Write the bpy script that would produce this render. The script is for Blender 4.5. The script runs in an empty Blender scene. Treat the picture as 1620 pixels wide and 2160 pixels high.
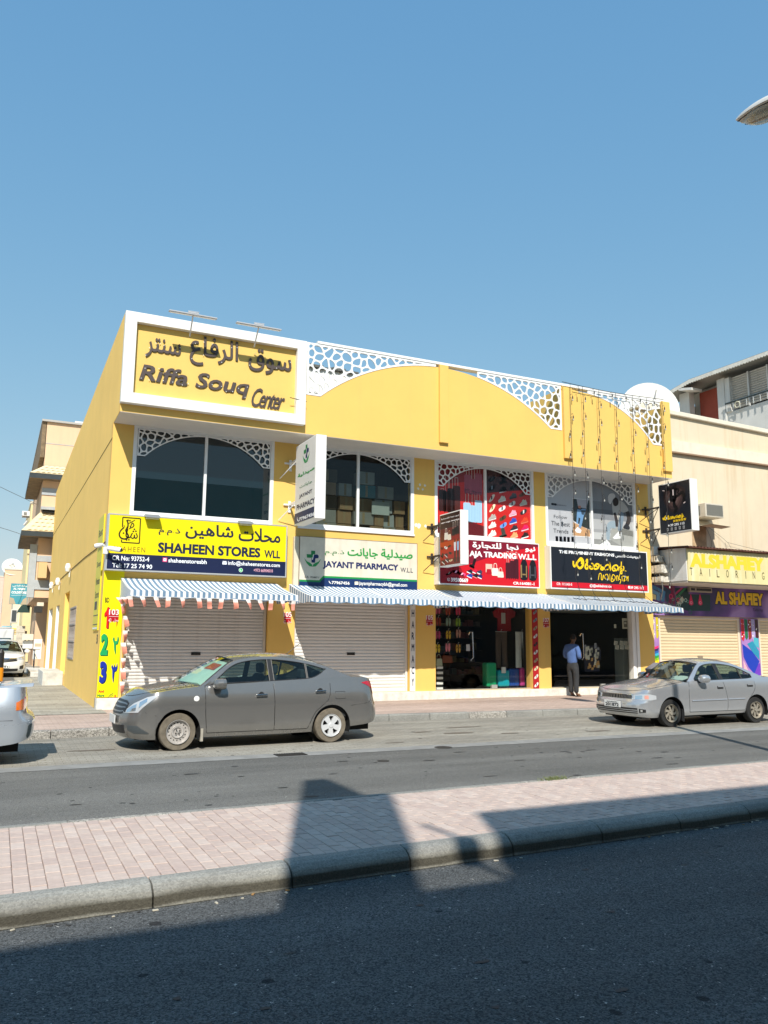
import bpy, math, random
import numpy as np
from mathutils import Vector, Matrix
from mathutils.geometry import delaunay_2d_cdt
R = math.radians
rnd = random.Random(7)
S = bpy.context.scene
C = S.collection

# ---------------------------------------------------------------- camera, sky, sun, exposure
cam = bpy.data.cameras.new('camera')
cam.sensor_fit = 'HORIZONTAL'; cam.sensor_width = 36.0
cam.lens = 37.9156
cam.clip_start = 0.1; cam.clip_end = 3000
camo = bpy.data.objects.new('camera', cam); C.objects.link(camo)
camo.matrix_world = Matrix([[0.9037346, -0.0744128, -0.4215762, 0.0], [-0.4280206, -0.1389329, -0.8930264, 0.0], [0.0078818, 0.9875021, -0.1574086, 1.75], [0.0, 0.0, 0.0, 1.0]])
S.camera = camo

SUN_EL, SUN_AZ = R(42.0), R(21.5)      # elevation; light travels towards +y and a little to +x
w = bpy.data.worlds.new('World'); S.world = w; w.use_nodes = True
nt = w.node_tree; bg = nt.nodes['Background']
sky = nt.nodes.new('ShaderNodeTexSky'); sky.sky_type = 'NISHITA'; sky.sun_disc = False
sky.sun_elevation = SUN_EL; sky.sun_rotation = math.pi + SUN_AZ
sky.altitude = 0; sky.air_density = 1.6; sky.dust_density = 0.1; sky.ozone_density = 1.6
sc_ = nt.nodes.new('ShaderNodeSeparateColor'); cc_ = nt.nodes.new('ShaderNodeCombineColor'); nt.links.new(sky.outputs[0], sc_.inputs[0])   # hazy Gulf sky: a flatter gradient than clean air gives
for k_, (ex_, co_) in enumerate(((.74, .86), (.48, 1.72), (.28, 3.02))):
    pw_ = nt.nodes.new('ShaderNodeMath'); pw_.operation = 'POWER'; pw_.inputs[1].default_value = ex_; ml_ = nt.nodes.new('ShaderNodeMath'); ml_.operation = 'MULTIPLY'; ml_.inputs[1].default_value = co_
    nt.links.new(sc_.outputs[k_], pw_.inputs[0]); nt.links.new(pw_.outputs[0], ml_.inputs[0]); nt.links.new(ml_.outputs[0], cc_.inputs[k_])
nt.links.new(cc_.outputs[0], bg.inputs[0]); bg.inputs[1].default_value = 0.1
sd = Vector((math.sin(SUN_AZ)*math.cos(SUN_EL), math.cos(SUN_AZ)*math.cos(SUN_EL), -math.sin(SUN_EL)))
sl = bpy.data.lights.new('sun', 'SUN'); sl.energy = 3.85; sl.angle = R(0.55); sl.color = (1.0, 0.95, 0.86)
so = bpy.data.objects.new('sun', sl); C.objects.link(so); so.rotation_euler = sd.to_track_quat('-Z', 'Y').to_euler()
so.location = (0, -20, 30)
vs = S.view_settings
vs.view_transform = 'Standard'; vs.look = 'None'; vs.exposure = 0.55; vs.gamma = 1.0; vs.use_curve_mapping = False

# ---------------------------------------------------------------- materials
_m = {}
def srgb(c):
    if isinstance(c, str):
        c = [int(c[i:i+2], 16)/255 for i in (0, 2, 4)]
        return tuple(((x+.055)/1.055)**2.4 if x > .04045 else x/12.92 for x in c)
    return tuple(c)
def mat(name, col=(.5, .5, .5), rough=.6, metal=0., noise=0., scale=4., bump=0., bscale=60., coat=0., ior=1.45, spec=.5, stain=None, emit=None):
    """plain or gently mottled surface; noise = strength of a slow tone variation, bump = fine relief"""
    if name in _m: return _m[name]
    m = bpy.data.materials.new(name); _m[name] = m; m.use_nodes = True
    t = m.node_tree; b = t.nodes['Principled BSDF']; L = t.links.new
    col = srgb(col)
    b.inputs['Base Color'].default_value = (*col, 1); b.inputs['Roughness'].default_value = rough
    b.inputs['Metallic'].default_value = metal; b.inputs['IOR'].default_value = ior
    b.inputs['Specular IOR Level'].default_value = spec
    b.inputs['Coat Weight'].default_value = coat; b.inputs['Coat Roughness'].default_value = .04
    if noise or bump or stain:
        g = t.nodes.new('ShaderNodeTexCoord')
    if noise:
        n = t.nodes.new('ShaderNodeTexNoise'); n.inputs['Scale'].default_value = scale; n.inputs['Detail'].default_value = 6
        n.inputs['Roughness'].default_value = .62
        L(g.outputs['Object'], n.inputs['Vector'])
        r = t.nodes.new('ShaderNodeMapRange'); r.inputs[1].default_value = .3; r.inputs[2].default_value = .7
        r.inputs[3].default_value = 1-noise; r.inputs[4].default_value = 1+noise*.6
        L(n.outputs[0], r.inputs[0])
        x = t.nodes.new('ShaderNodeVectorMath'); x.operation = 'SCALE'; x.inputs[0].default_value = col
        L(r.outputs[0], x.inputs['Scale']); out = x.outputs[0]
        if stain:      # vertical runs of dirt: (colour, amount)
            mp = t.nodes.new('ShaderNodeMapping'); mp.inputs['Scale'].default_value = (3.2, 3.2, .22)
            L(g.outputs['Object'], mp.inputs[0])
            n2 = t.nodes.new('ShaderNodeTexNoise'); n2.inputs['Scale'].default_value = 1.6; n2.inputs['Detail'].default_value = 5
            L(mp.outputs[0], n2.inputs['Vector'])
            r2 = t.nodes.new('ShaderNodeMapRange'); r2.inputs[1].default_value = .52; r2.inputs[2].default_value = .78
            r2.inputs[3].default_value = 0; r2.inputs[4].default_value = stain[1]
            L(n2.outputs[0], r2.inputs[0])
            mx = t.nodes.new('ShaderNodeMix'); mx.data_type = 'RGBA'; mx.inputs[7].default_value = (*srgb(stain[0]), 1)
            L(r2.outputs[0], mx.inputs[0]); L(out, mx.inputs[6]); out = mx.outputs[2]
        L(out, b.inputs['Base Color'])
    if bump:
        n = t.nodes.new('ShaderNodeTexNoise'); n.inputs['Scale'].default_value = bscale; n.inputs['Detail'].default_value = 4
        L(g.outputs['Object'], n.inputs['Vector'])
        bp = t.nodes.new('ShaderNodeBump'); bp.inputs['Strength'].default_value = bump; bp.inputs['Distance'].default_value = .01
        L(n.outputs[0], bp.inputs['Height']); L(bp.outputs[0], b.inputs['Normal'])
    if emit:
        b.inputs['Emission Color'].default_value = (*srgb(emit[0]), 1); b.inputs['Emission Strength'].default_value = emit[1]
    return m
def glass(name, tint=(.75, .85, .85), refl=1.45, rough=.0, body=0., bodycol=(.02, .03, .03)):
    """thin pane: see-through with a fresnel mirror; body = share of opaque tint film"""
    if name in _m: return _m[name]
    m = bpy.data.materials.new(name); _m[name] = m; m.use_nodes = True
    t = m.node_tree; t.nodes.clear(); L = t.links.new
    o = t.nodes.new('ShaderNodeOutputMaterial'); tr = t.nodes.new('ShaderNodeBsdfTransparent'); tr.inputs[0].default_value = (*tint, 1)
    gl = t.nodes.new('ShaderNodeBsdfGlossy'); gl.inputs['Roughness'].default_value = rough; gl.inputs[0].default_value = (1, 1, 1, 1)
    lw = t.nodes.new('ShaderNodeLayerWeight'); lw.inputs[0].default_value = .5; p5 = t.nodes.new('ShaderNodeMath'); p5.operation = 'POWER'; p5.inputs[1].default_value = 5
    f0 = ((refl-1)/(refl+1))**2; fr = t.nodes.new('ShaderNodeMath'); fr.operation = 'MULTIPLY_ADD'; fr.inputs[1].default_value = 1-f0; fr.inputs[2].default_value = f0
    L(lw.outputs['Facing'], p5.inputs[0]); L(p5.outputs[0], fr.inputs[0])
    base = tr.outputs[0]
    if body:
        df = t.nodes.new('ShaderNodeBsdfDiffuse'); df.inputs[0].default_value = (*bodycol, 1)
        mb = t.nodes.new('ShaderNodeMixShader'); mb.inputs[0].default_value = body; L(tr.outputs[0], mb.inputs[1]); L(df.outputs[0], mb.inputs[2]); base = mb.outputs[0]
    ms = t.nodes.new('ShaderNodeMixShader'); L(fr.outputs[0], ms.inputs[0]); L(base, ms.inputs[1]); L(gl.outputs[0], ms.inputs[2])
    L(ms.outputs[0], o.inputs[0]); return m
def flat(hexcol, rough=.45):
    return mat('print_'+hexcol, hexcol, rough)

# ---------------------------------------------------------------- mesh helpers
def fill2d(conts):
    """triangles of the nonzero-winding union of closed contours (list of lists of 2-D points)"""
    vs_, es = [], []
    for c in conts:
        n0 = len(vs_); n = len(c)
        vs_ += [Vector((p[0], p[1])) for p in c]; es += [(n0+i, n0+(i+1) % n) for i in range(n)]
    V, _, F, *_r = delaunay_2d_cdt(vs_, es, [], 0, 1e-6)
    P = np.array([(v[0], v[1]) for v in V]); F = [f for f in F if len(f) == 3]
    if not F: return [], []
    Fa = np.array(F); cen = P[Fa].mean(axis=1)
    wn = np.zeros(len(cen), int)
    for c in conts:
        a = np.array(c, float)[:, :2]; b = np.roll(a, -1, axis=0)
        lo = a.min(0); hi = a.max(0)
        k = np.where((cen[:, 1] >= lo[1]) & (cen[:, 1] <= hi[1]) & (cen[:, 0] <= hi[0]))[0]
        if not len(k): continue
        q = cen[k]; ay = a[:, 1][None]; by = b[:, 1][None]; y = q[:, 1][:, None]; x = q[:, 0][:, None]
        up = (ay <= y) & (by > y); dn = (ay > y) & (by <= y)
        with np.errstate(divide='ignore', invalid='ignore'):
            xi = a[:, 0][None]+(y-ay)*(b[:, 0]-a[:, 0])[None]/(by-ay)
        wn[k] += ((up & (xi > x)).sum(1)-(dn & (xi > x)).sum(1))
    keep = np.where(wn != 0)[0]
    return [tuple(p) for p in P], [tuple(int(i) for i in Fa[j]) for j in keep]

class MB:
    def __init__(s): s.v = []; s.f = []; s.m = []
    def add(s, vs_, fs, m=0):
        n = len(s.v); s.v += [tuple(map(float, p)) for p in vs_]; s.f += [tuple(n+i for i in f) for f in fs]; s.m += [m]*len(fs); return s
    def box(s, x0, x1, y0, y1, z0, z1, m=0):
        return s.add([(x0, y0, z0), (x1, y0, z0), (x1, y1, z0), (x0, y1, z0), (x0, y0, z1), (x1, y0, z1), (x1, y1, z1), (x0, y1, z1)],
                     [(0, 3, 2, 1), (4, 5, 6, 7), (0, 1, 5, 4), (1, 2, 6, 5), (2, 3, 7, 6), (3, 0, 4, 7)], m)
    def obox(s, c, ax, ay, az, m=0):
        """oriented box: centre and three half-axis vectors"""
        c, ax, ay, az = map(Vector, (c, ax, ay, az)); P = [c+i*ax+j*ay+k*az for k in (-1, 1) for i, j in ((-1, -1), (1, -1), (1, 1), (-1, 1))]
        return s.add(P, [(0, 3, 2, 1), (4, 5, 6, 7), (0, 1, 5, 4), (1, 2, 6, 5), (2, 3, 7, 6), (3, 0, 4, 7)], m)
    def quad(s, a, b, c, d, m=0): return s.add([a, b, c, d], [(0, 1, 2, 3)], m)
    def tube(s, pts, r, n=8, m=0, caps=True):
        pts = [Vector(p) for p in pts]; rs = r if isinstance(r, (list, tuple)) else [r]*len(pts)
        up = Vector((0, 0, 1)); rings = []; V = []
        for i, p in enumerate(pts):
            d = (pts[min(i+1, len(pts)-1)]-pts[max(i-1, 0)]).normalized()
            a = d.cross(up) if abs(d.dot(up)) < .98 else d.cross(Vector((1, 0, 0))); a.normalize(); b = d.cross(a)
            for k in range(n):
                t = 2*math.pi*k/n; V.append(p+(a*math.cos(t)+b*math.sin(t))*rs[i])
        F = [(i*n+k, i*n+(k+1) % n, (i+1)*n+(k+1) % n, (i+1)*n+k) for i in range(len(pts)-1) for k in range(n)]
        if caps: F += [tuple(range(n)), tuple((len(pts)-1)*n+k for k in reversed(range(n)))]
        return s.add(V, F, m)
    def lathe(s, prof, c=(0, 0, 0), axis='z', n=24, m=0, mats=None):
        """prof: list of (radius, height) turned about an axis through c"""
        V = []; c = Vector(c)
        for r, h in prof:
            for k in range(n):
                t = 2*math.pi*k/n; x, y = r*math.cos(t), r*math.sin(t)
                V.append(c+Vector({'z': (x, y, h), 'y': (x, h, y), 'x': (h, x, y)}[axis]))
        for i in range(len(prof)-1):
            mm = mats[i] if mats else m
            s.add([V[j] for j in range(i*n, (i+2)*n)], [(k, (k+1) % n, n+(k+1) % n, n+k) for k in range(n)], mm)
        return s
    def fill(s, conts, to3, t0=0., t1=None, m=0, side=None):
        """2-D contours -> sheet at depth t0, or a plate between depths t0 (front) and t1; to3(u, v, depth)"""
        P, F = fill2d(conts)
        s.add([to3(p[0], p[1], t0) for p in P], F, m)
        if t1 is not None:
            s.add([to3(p[0], p[1], t1) for p in P], [f[::-1] for f in F], m)
            for c in conts:
                n = len(c); s.add([to3(p[0], p[1], t) for p in c for t in (t0, t1)], [(2*i, 2*((i+1) % n), 2*((i+1) % n)+1, 2*i+1) for i in range(n)], m if side is None else side)
        return s
    def build(s, name, mats, parent=None, smooth=False, bevel=0, kind=None, label=None, seg=2):
        me = bpy.data.meshes.new(name); me.from_pydata(s.v, [], s.f)
        mats = mats if isinstance(mats, (list, tuple)) else [mats]
        for x in mats: me.materials.append(x)
        if len(mats) > 1: me.polygons.foreach_set('material_index', s.m)
        if smooth: me.polygons.foreach_set('use_smooth', [True]*len(me.polygons))
        me.update()
        return link(name, me, parent, kind, label, bevel, seg)
def wpos(o):
    m = o.matrix_basis.copy(); m = o.matrix_parent_inverse @ m
    return (wpos(o.parent) if o.parent else Matrix())@m
def link(name, me, parent=None, kind=None, label=None, bevel=0, seg=2):
    o = bpy.data.objects.new(name, me); C.objects.link(o)
    if parent is not None: o.parent = parent; o.matrix_parent_inverse = wpos(parent).inverted()
    if kind: o['kind'] = kind
    if label: o['label'] = label
    if bevel:
        b = o.modifiers.new('bevel', 'BEVEL'); b.width = bevel; b.segments = seg; b.limit_method = 'ANGLE'; b.angle_limit = R(40)
    return o
def thing(name, label, cat, loc=(0, 0, 0), rz=0, group=None):
    o = bpy.data.objects.new(name, None); C.objects.link(o); o.location = loc; o.rotation_euler = (0, 0, rz); o.empty_display_size = .2
    return tag(o, label, cat, group)
def tag(o, label, cat, group=None):
    o['label'] = label; o['category'] = cat
    if group: o['group'] = group
    return o
def copy_tree(o, parent=None):
    c = o.copy(); C.objects.link(c)
    if parent is not None: c.parent = parent
    for ch in list(o.children): copy_tree(ch, c)
    return c
def smooth_by_angle(o, deg=35):
    me = o.data
    me.polygons.foreach_set('use_smooth', [True]*len(me.polygons))
    try: me.set_sharp_from_angle(angle=R(deg))
    except Exception: pass
    return o
XZ = lambda Y: (lambda u, v, t: (u, Y-t, v))          # t > 0 stands proud towards the street
YZ = lambda X: (lambda u, v, t: (X-t, u, v))          # t > 0 stands proud towards -x
XY = lambda Z: (lambda u, v, t: (u, v, Z+t))
def rect(x0, x1, z0, z1): return [(x0, z0), (x1, z0), (x1, z1), (x0, z1)]
def hole(c):
    a = sum(c[i][0]*c[(i+1) % len(c)][1]-c[(i+1) % len(c)][0]*c[i][1] for i in range(len(c)))
    return list(c) if a < 0 else list(c)[::-1]
def ccw(c):
    return hole(c)[::-1]
def catmull(pts, n=6, closed=False):
    out = []; N = len(pts)
    for i in range(N if closed else N-1):
        p = [pts[(i+k) % N] if closed else pts[min(max(i+k, 0), N-1)] for k in (-1, 0, 1, 2)]
        for j in range(n):
            t = j/n
            out.append(tuple(.5*((2*p[1][a])+(-p[0][a]+p[2][a])*t+(2*p[0][a]-5*p[1][a]+4*p[2][a]-p[3][a])*t*t+(-p[0][a]+3*p[1][a]-3*p[2][a]+p[3][a])*t**3) for a in range(len(pts[0]))))
    if not closed: out.append(tuple(pts[-1]))
    return out
def stroke(pts, w_, n=5):
    """brush stroke along points -> closed contour"""
    p = [Vector(q[:2]) for q in (catmull(pts, n) if len(pts) > 2 else pts)]; Lf, Rt = [], []
    for i, q in enumerate(p):
        d = (p[min(i+1, len(p)-1)]-p[max(i-1, 0)])
        if d.length < 1e-9: continue
        d.normalize(); nrm = Vector((-d[1], d[0])); ww = w_/2*(.75+.25*math.sin(math.pi*min(1, max(0, i/(len(p)-1)))))
        Lf.append(tuple(q+nrm*ww)); Rt.append(tuple(q-nrm*ww))
    return Lf+Rt[::-1]
def disc(x, z, r, n=14, rz=None): return [(x+r*math.cos(2*math.pi*k/n), z+(rz or r)*math.sin(2*math.pi*k/n)) for k in range(n)]

# ---------------------------------------------------------------- lettering
AF = {'ا': (0xFE8D, 0xFE8E, 0, 0), 'ب': (0xFE8F, 0xFE90, 0xFE91, 0xFE92), 'ة': (0xFE93, 0xFE94, 0, 0), 'ت': (0xFE95, 0xFE96, 0xFE97, 0xFE98), 'ث': (0xFE99, 0xFE9A, 0xFE9B, 0xFE9C), 'ج': (0xFE9D, 0xFE9E, 0xFE9F, 0xFEA0), 'ح': (0xFEA1, 0xFEA2, 0xFEA3, 0xFEA4), 'د': (0xFEA9, 0xFEAA, 0, 0), 'ذ': (0xFEAB, 0xFEAC, 0, 0), 'ر': (0xFEAD, 0xFEAE, 0, 0), 'س': (0xFEB1, 0xFEB2, 0xFEB3, 0xFEB4), 'ش': (0xFEB5, 0xFEB6, 0xFEB7, 0xFEB8), 'ص': (0xFEB9, 0xFEBA, 0xFEBB, 0xFEBC), 'ع': (0xFEC9, 0xFECA, 0xFECB, 0xFECC), 'ف': (0xFED1, 0xFED2, 0xFED3, 0xFED4), 'ق': (0xFED5, 0xFED6, 0xFED7, 0xFED8), 'ك': (0xFED9, 0xFEDA, 0xFEDB, 0xFEDC), 'ل': (0xFEDD, 0xFEDE, 0xFEDF, 0xFEE0), 'م': (0xFEE1, 0xFEE2, 0xFEE3, 0xFEE4), 'ن': (0xFEE5, 0xFEE6, 0xFEE7, 0xFEE8), 'ه': (0xFEE9, 0xFEEA, 0xFEEB, 0xFEEC), 'و': (0xFEED, 0xFEEE, 0, 0), 'ي': (0xFEF1, 0xFEF2, 0xFEF3, 0xFEF4)}
def arabic(s):
    s = s.replace('لا', '\uFEFB'); out = []
    for i, c in enumerate(s):
        pj = i > 0 and s[i-1] in AF and AF[s[i-1]][2]
        if c not in AF:
            out.append('\uFEFC' if c == '\uFEFB' and pj else c); continue
        nj = AF[c][2] and i+1 < len(s) and (s[i+1] in AF or s[i+1] == '\uFEFB')
        out.append(chr(AF[c][(3 if nj else 1) if pj else (2 if nj else 0)]))
    return ''.join(reversed(out))
_tc = {}
def outlines(s, res=3, spacing=1.0):
    key = (s, res, spacing)
    if key in _tc: return _tc[key]
    cu = bpy.data.curves.new('text_tmp', 'FONT'); cu.body = s; cu.size = 1; cu.resolution_u = res; cu.fill_mode = 'NONE'; cu.space_character = spacing
    o = bpy.data.objects.new('text_tmp', cu); C.objects.link(o)
    dg = bpy.context.evaluated_depsgraph_get(); me = bpy.data.meshes.new_from_object(o.evaluated_get(dg))
    nx = {}
    P = [(v.co.x, v.co.y) for v in me.vertices]
    for e in me.edges: nx.setdefault(e.vertices[0], []).append(e.vertices[1]); nx.setdefault(e.vertices[1], []).append(e.vertices[0])
    seen = set(); cs = []
    for i in range(len(P)):
        if i in seen or i not in nx: continue
        loop = [i]; seen.add(i); cur = i
        while True:
            nn = [j for j in nx[cur] if j not in seen]
            if not nn: break
            j = i+len(loop) if (i+len(loop)) in nn else nn[0]
            loop.append(j); seen.add(j); cur = j
        if len(loop) > 2: cs.append([P[j] for j in loop])
    bpy.data.objects.remove(o); bpy.data.curves.remove(cu); bpy.data.meshes.remove(me)
    _tc[key] = cs
    return cs
def dilate(c, d):
    out = []; n = len(c)
    for i in range(n):
        a, b, e = Vector(c[i-1]), Vector(c[i]), Vector(c[(i+1) % n])
        d1, d2 = (b-a), (e-b)
        if d1.length < 1e-7 or d2.length < 1e-7: out.append(tuple(b)); continue
        d1.normalize(); d2.normalize(); n1 = Vector((-d1[1], d1[0])); n2 = Vector((-d2[1], d2[0])); nn = n1+n2
        if nn.length < .3: nn = n1.copy()
        nn.normalize(); k = min(1.6, 1/max(.5, nn.dot(n1))); out.append(tuple(b+nn*d*k))
    return out
def text(s, box, bold=0., shear=0., res=3, spacing=1.0):
    """lettering scaled to a box (x0, z0, x1, z1); bold thickens the strokes; returns contours"""
    if any(c in AF for c in s): s = arabic(s)
    cs = outlines(s, res, spacing)
    if not cs: return []
    if bold:       # the left normal points outwards when the outer contours run clockwise
        if sum(c[i-1][0]*c[i][1]-c[i][0]*c[i-1][1] for c in cs for i in range(len(c))) > 0: bold = -bold
        cs = [dilate(c, bold) for c in cs]
    if shear: cs = [[(p[0]+p[1]*shear, p[1]) for p in c] for c in cs]
    xs = [p[0] for c in cs for p in c]; zs = [p[1] for c in cs for p in c]
    x0, z0, x1, z1 = box; ax, az = (x1-x0)/(max(xs)-min(xs)), (z1-z0)/(max(zs)-min(zs)); mx, mz = min(xs), min(zs)
    return [[(x0+(p[0]-mx)*ax, z0+(p[1]-mz)*az) for p in c] for c in cs]

class Art:
    """flat print on a sign: coloured shapes in layers 1.2 mm apart"""
    def __init__(s, to3, base=.004): s.to3 = to3; s.base = base; s.items = []; s.k = 0
    def add(s, col, *conts, layer=None):
        s.k = layer if layer is not None else s.k+1
        s.items.append((col, [c for c in conts], s.k)); return s
    def text(s, col, t, box, layer=None, **k):
        return s.add(col, *text(t, box, **k), layer=layer)
    def build(s, name, parent, rough=.45):
        mb = MB(); cols = []; 
        for col, conts, k in s.items:
            if not conts: continue
            if col not in cols: cols.append(col)
            lay = s.base+.0012*k
            if len(conts) == 1 or all(len(c) < 5 for c in conts):
                for c in conts: mb.fill([c], s.to3, lay, None, cols.index(col))
            else: mb.fill(conts, s.to3, lay, None, cols.index(col))
        return mb.build(name, [c if not isinstance(c, str) else flat(c, rough) for c in cols], parent)

# ---------------------------------------------------------------- pierced screens
def clip(poly, n_, c_):
    """keep the side n.p >= c"""
    out = []
    for i in range(len(poly)):
        a, b = poly[i], poly[(i+1) % len(poly)]; da = n_[0]*a[0]+n_[1]*a[1]-c_; db = n_[0]*b[0]+n_[1]*b[1]-c_
        if da >= 0: out.append(a)
        if (da >= 0) != (db >= 0): t = da/(da-db); out.append((a[0]+(b[0]-a[0])*t, a[1]+(b[1]-a[1])*t))
    return out
def circle3(p, q, r):
    ax, ay, bx, by, cx, cy = *p, *q, *r; d = 2*(ax*(by-cy)+bx*(cy-ay)+cx*(ay-by))
    ux = ((ax*ax+ay*ay)*(by-cy)+(bx*bx+by*by)*(cy-ay)+(cx*cx+cy*cy)*(ay-by))/d
    uy = ((ax*ax+ay*ay)*(cx-bx)+(bx*bx+by*by)*(ax-cx)+(cx*cx+cy*cy)*(bx-ax))/d
    return ux, uy, math.hypot(ax-ux, ay-uy)
def screen(x0, x1, z0, z1, arc, corner, cell, gap, seed, rim=.05):
    """white pierced corner panel between a circular arch and the top corner; arc = (cx, cz, r); corner = 'L' or 'R' (the upright side)"""
    rg = random.Random(seed); cx, cz, r = arc; side = x0 if corner == 'L' else x1; inner = x1 if corner == 'L' else x0
    f = lambda x: cz+math.sqrt(max(0, r*r-(x-cx)**2))
    # where the arch reaches z0
    xb = cx+(-1 if corner == 'L' else 1)*math.sqrt(max(0, r*r-(z0-cz)**2))
    N = 18; arcp = [(xb+(inner-xb)*k/N, min(z1-.012, f(xb+(inner-xb)*k/N))) for k in range(N+1)]
    outer = [(side, z1), (side, z0)]+arcp+[(inner, z1)]
    outer = ccw(outer)
    seeds = []
    for _ in range(4000):
        p = (rg.uniform(min(x0, x1), max(x0, x1)), rg.uniform(z0, z1))
        if math.hypot(p[0]-cx, p[1]-cz) < r+cell*.2: continue
        if all(math.hypot(p[0]-q[0], p[1]-q[1]) > cell*rg.uniform(.72, 1.12) for q in seeds): seeds.append(p)
    holes = []
    for p in seeds:
        c = rect(min(x0, x1)+rim, max(x0, x1)-rim, z0+rim, z1-rim)
        for q in seeds:
            if q is p: continue
            d = math.hypot(q[0]-p[0], q[1]-p[1])
            if d > cell*4: continue
            nx_, nz_ = (p[0]-q[0])/d, (p[1]-q[1])/d; m_ = ((p[0]+q[0])/2, (p[1]+q[1])/2)
            c = clip(c, (nx_, nz_), nx_*m_[0]+nz_*m_[1]+gap/2)
            if len(c) < 3: break
        if len(c) < 3: continue
        d = math.hypot(p[0]-cx, p[1]-cz); nx_, nz_ = (p[0]-cx)/d, (p[1]-cz)/d
        c = clip(c, (nx_, nz_), nx_*cx+nz_*cz+r+rim)
        if len(c) < 3: continue
        A = abs(sum(c[i][0]*c[(i+1) % len(c)][1]-c[(i+1) % len(c)][0]*c[i][1] for i in range(len(c))))/2
        if A < cell*cell*.05: continue
        for _ in range(2): c = [q for i in range(len(c)) for q in ((c[i][0]*.75+c[(i+1) % len(c)][0]*.25, c[i][1]*.75+c[(i+1) % len(c)][1]*.25), (c[i][0]*.25+c[(i+1) % len(c)][0]*.75, c[i][1]*.25+c[(i+1) % len(c)][1]*.75))]
        holes.append(hole(c))
    return outer, holes

# ================================================================ THE SETTING
def ground_mat(name, col, col2, agg=0., aggscale=300., speck=0., rough=.85, bump=.3, patch=.25, pscale=.35, brick=None):
    m = bpy.data.materials.new(name); _m[name] = m; m.use_nodes = True
    t = m.node_tree; b = t.nodes['Principled BSDF']; L = t.links.new; N = t.nodes.new
    b.inputs['Roughness'].default_value = rough; b.inputs['Specular IOR Level'].default_value = .3
    g = N('ShaderNodeTexCoord')
    n = N('ShaderNodeTexNoise'); n.inputs['Scale'].default_value = pscale; n.inputs['Detail'].default_value = 8; n.inputs['Roughness'].default_value = .65
    mp = N('ShaderNodeMapping'); mp.inputs['Scale'].default_value = (.45, 1.6, 1); L(g.outputs['Object'], mp.inputs[0]); L(mp.outputs[0], n.inputs['Vector'])
    r = N('ShaderNodeMapRange'); r.inputs[1].default_value = .3; r.inputs[2].default_value = .7; L(n.outputs[0], r.inputs[0])
    mx = N('ShaderNodeMix'); mx.data_type = 'RGBA'; mx.inputs[6].default_value = (*srgb(col), 1); mx.inputs[7].default_value = (*srgb(col2), 1)
    L(r.outputs[0], mx.inputs[0]); out = mx.outputs[2]
    mp2 = N('ShaderNodeMapping'); mp2.inputs['Scale'].default_value = (.04, 1.3, 1); mp2.inputs['Rotation'].default_value = (0, 0, -.03); L(g.outputs['Object'], mp2.inputs[0])     # long wear bands along the traffic
    n2 = N('ShaderNodeTexNoise'); n2.inputs['Scale'].default_value = 1.2; n2.inputs['Detail'].default_value = 3; L(mp2.outputs[0], n2.inputs['Vector']); r3 = N('ShaderNodeMapRange'); r3.inputs[1].default_value = .35; r3.inputs[2].default_value = .65; r3.inputs[3].default_value = .84; r3.inputs[4].default_value = 1.12; L(n2.outputs[0], r3.inputs[0])
    s3 = N('ShaderNodeVectorMath'); s3.operation = 'SCALE'; L(out, s3.inputs[0]); L(r3.outputs[0], s3.inputs['Scale']); out = s3.outputs[0]
    v = N('ShaderNodeTexVoronoi'); v.inputs['Scale'].default_value = aggscale; L(g.outputs['Object'], v.inputs['Vector'])
    if agg:
        r2 = N('ShaderNodeMapRange'); r2.inputs[1].default_value = 0; r2.inputs[2].default_value = 1; r2.inputs[3].default_value = 1-agg; r2.inputs[4].default_value = 1+agg
        sp = N('ShaderNodeSeparateColor'); L(v.outputs['Color'], sp.inputs[0]); L(sp.outputs[0], r2.inputs[0])
        sc = N('ShaderNodeVectorMath'); sc.operation = 'SCALE'; L(out, sc.inputs[0]); L(r2.outputs[0], sc.inputs['Scale']); out = sc.outputs[0]
    if speck:      # scattered pale stones and dark oil spots
        for sc_, thr, cc, amt, seed in ((23., .095, (.55, .53, .49), speck, 3.1), (4.2, .085, (.012, .012, .013), .8, 9.4)):
            vv = N('ShaderNodeTexVoronoi'); vv.inputs['Scale'].default_value = sc_; ad = N('ShaderNodeVectorMath'); ad.operation = 'ADD'; ad.inputs[1].default_value = (seed, seed*2, 0)
            ns = N('ShaderNodeTexNoise'); ns.inputs['Scale'].default_value = sc_*2.2; L(g.outputs['Object'], ns.inputs['Vector'])
            a2 = N('ShaderNodeVectorMath'); a2.operation = 'MULTIPLY_ADD'; a2.inputs[1].default_value = (.06,)*3; L(ns.outputs['Color'], a2.inputs[0]); L(g.outputs['Object'], a2.inputs[2])
            L(a2.outputs[0], ad.inputs[0]); L(ad.outputs[0], vv.inputs['Vector'])
            wn = N('ShaderNodeTexWhiteNoise'); L(vv.outputs['Position'], wn.inputs[0])
            mt = N('ShaderNodeMath'); mt.operation = 'MULTIPLY'; mt.inputs[1].default_value = thr*2; pw = N('ShaderNodeMath'); pw.operation = 'POWER'; pw.inputs[1].default_value = 3
            L(wn.outputs[0], pw.inputs[0]); L(pw.outputs[0], mt.inputs[0])
            lt = N('ShaderNodeMath'); lt.operation = 'LESS_THAN'; L(vv.outputs['Distance'], lt.inputs[0]); L(mt.outputs[0], lt.inputs[1])
            ml = N('ShaderNodeMath'); ml.operation = 'MULTIPLY'; ml.inputs[1].default_value = amt; L(lt.outputs[0], ml.inputs[0])
            m2 = N('ShaderNodeMix'); m2.data_type = 'RGBA'; m2.inputs[7].default_value = (*cc, 1); L(ml.outputs[0], m2.inputs[0]); L(out, m2.inputs[6]); out = m2.outputs[2]
    hgt = v.outputs['Distance']
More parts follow.
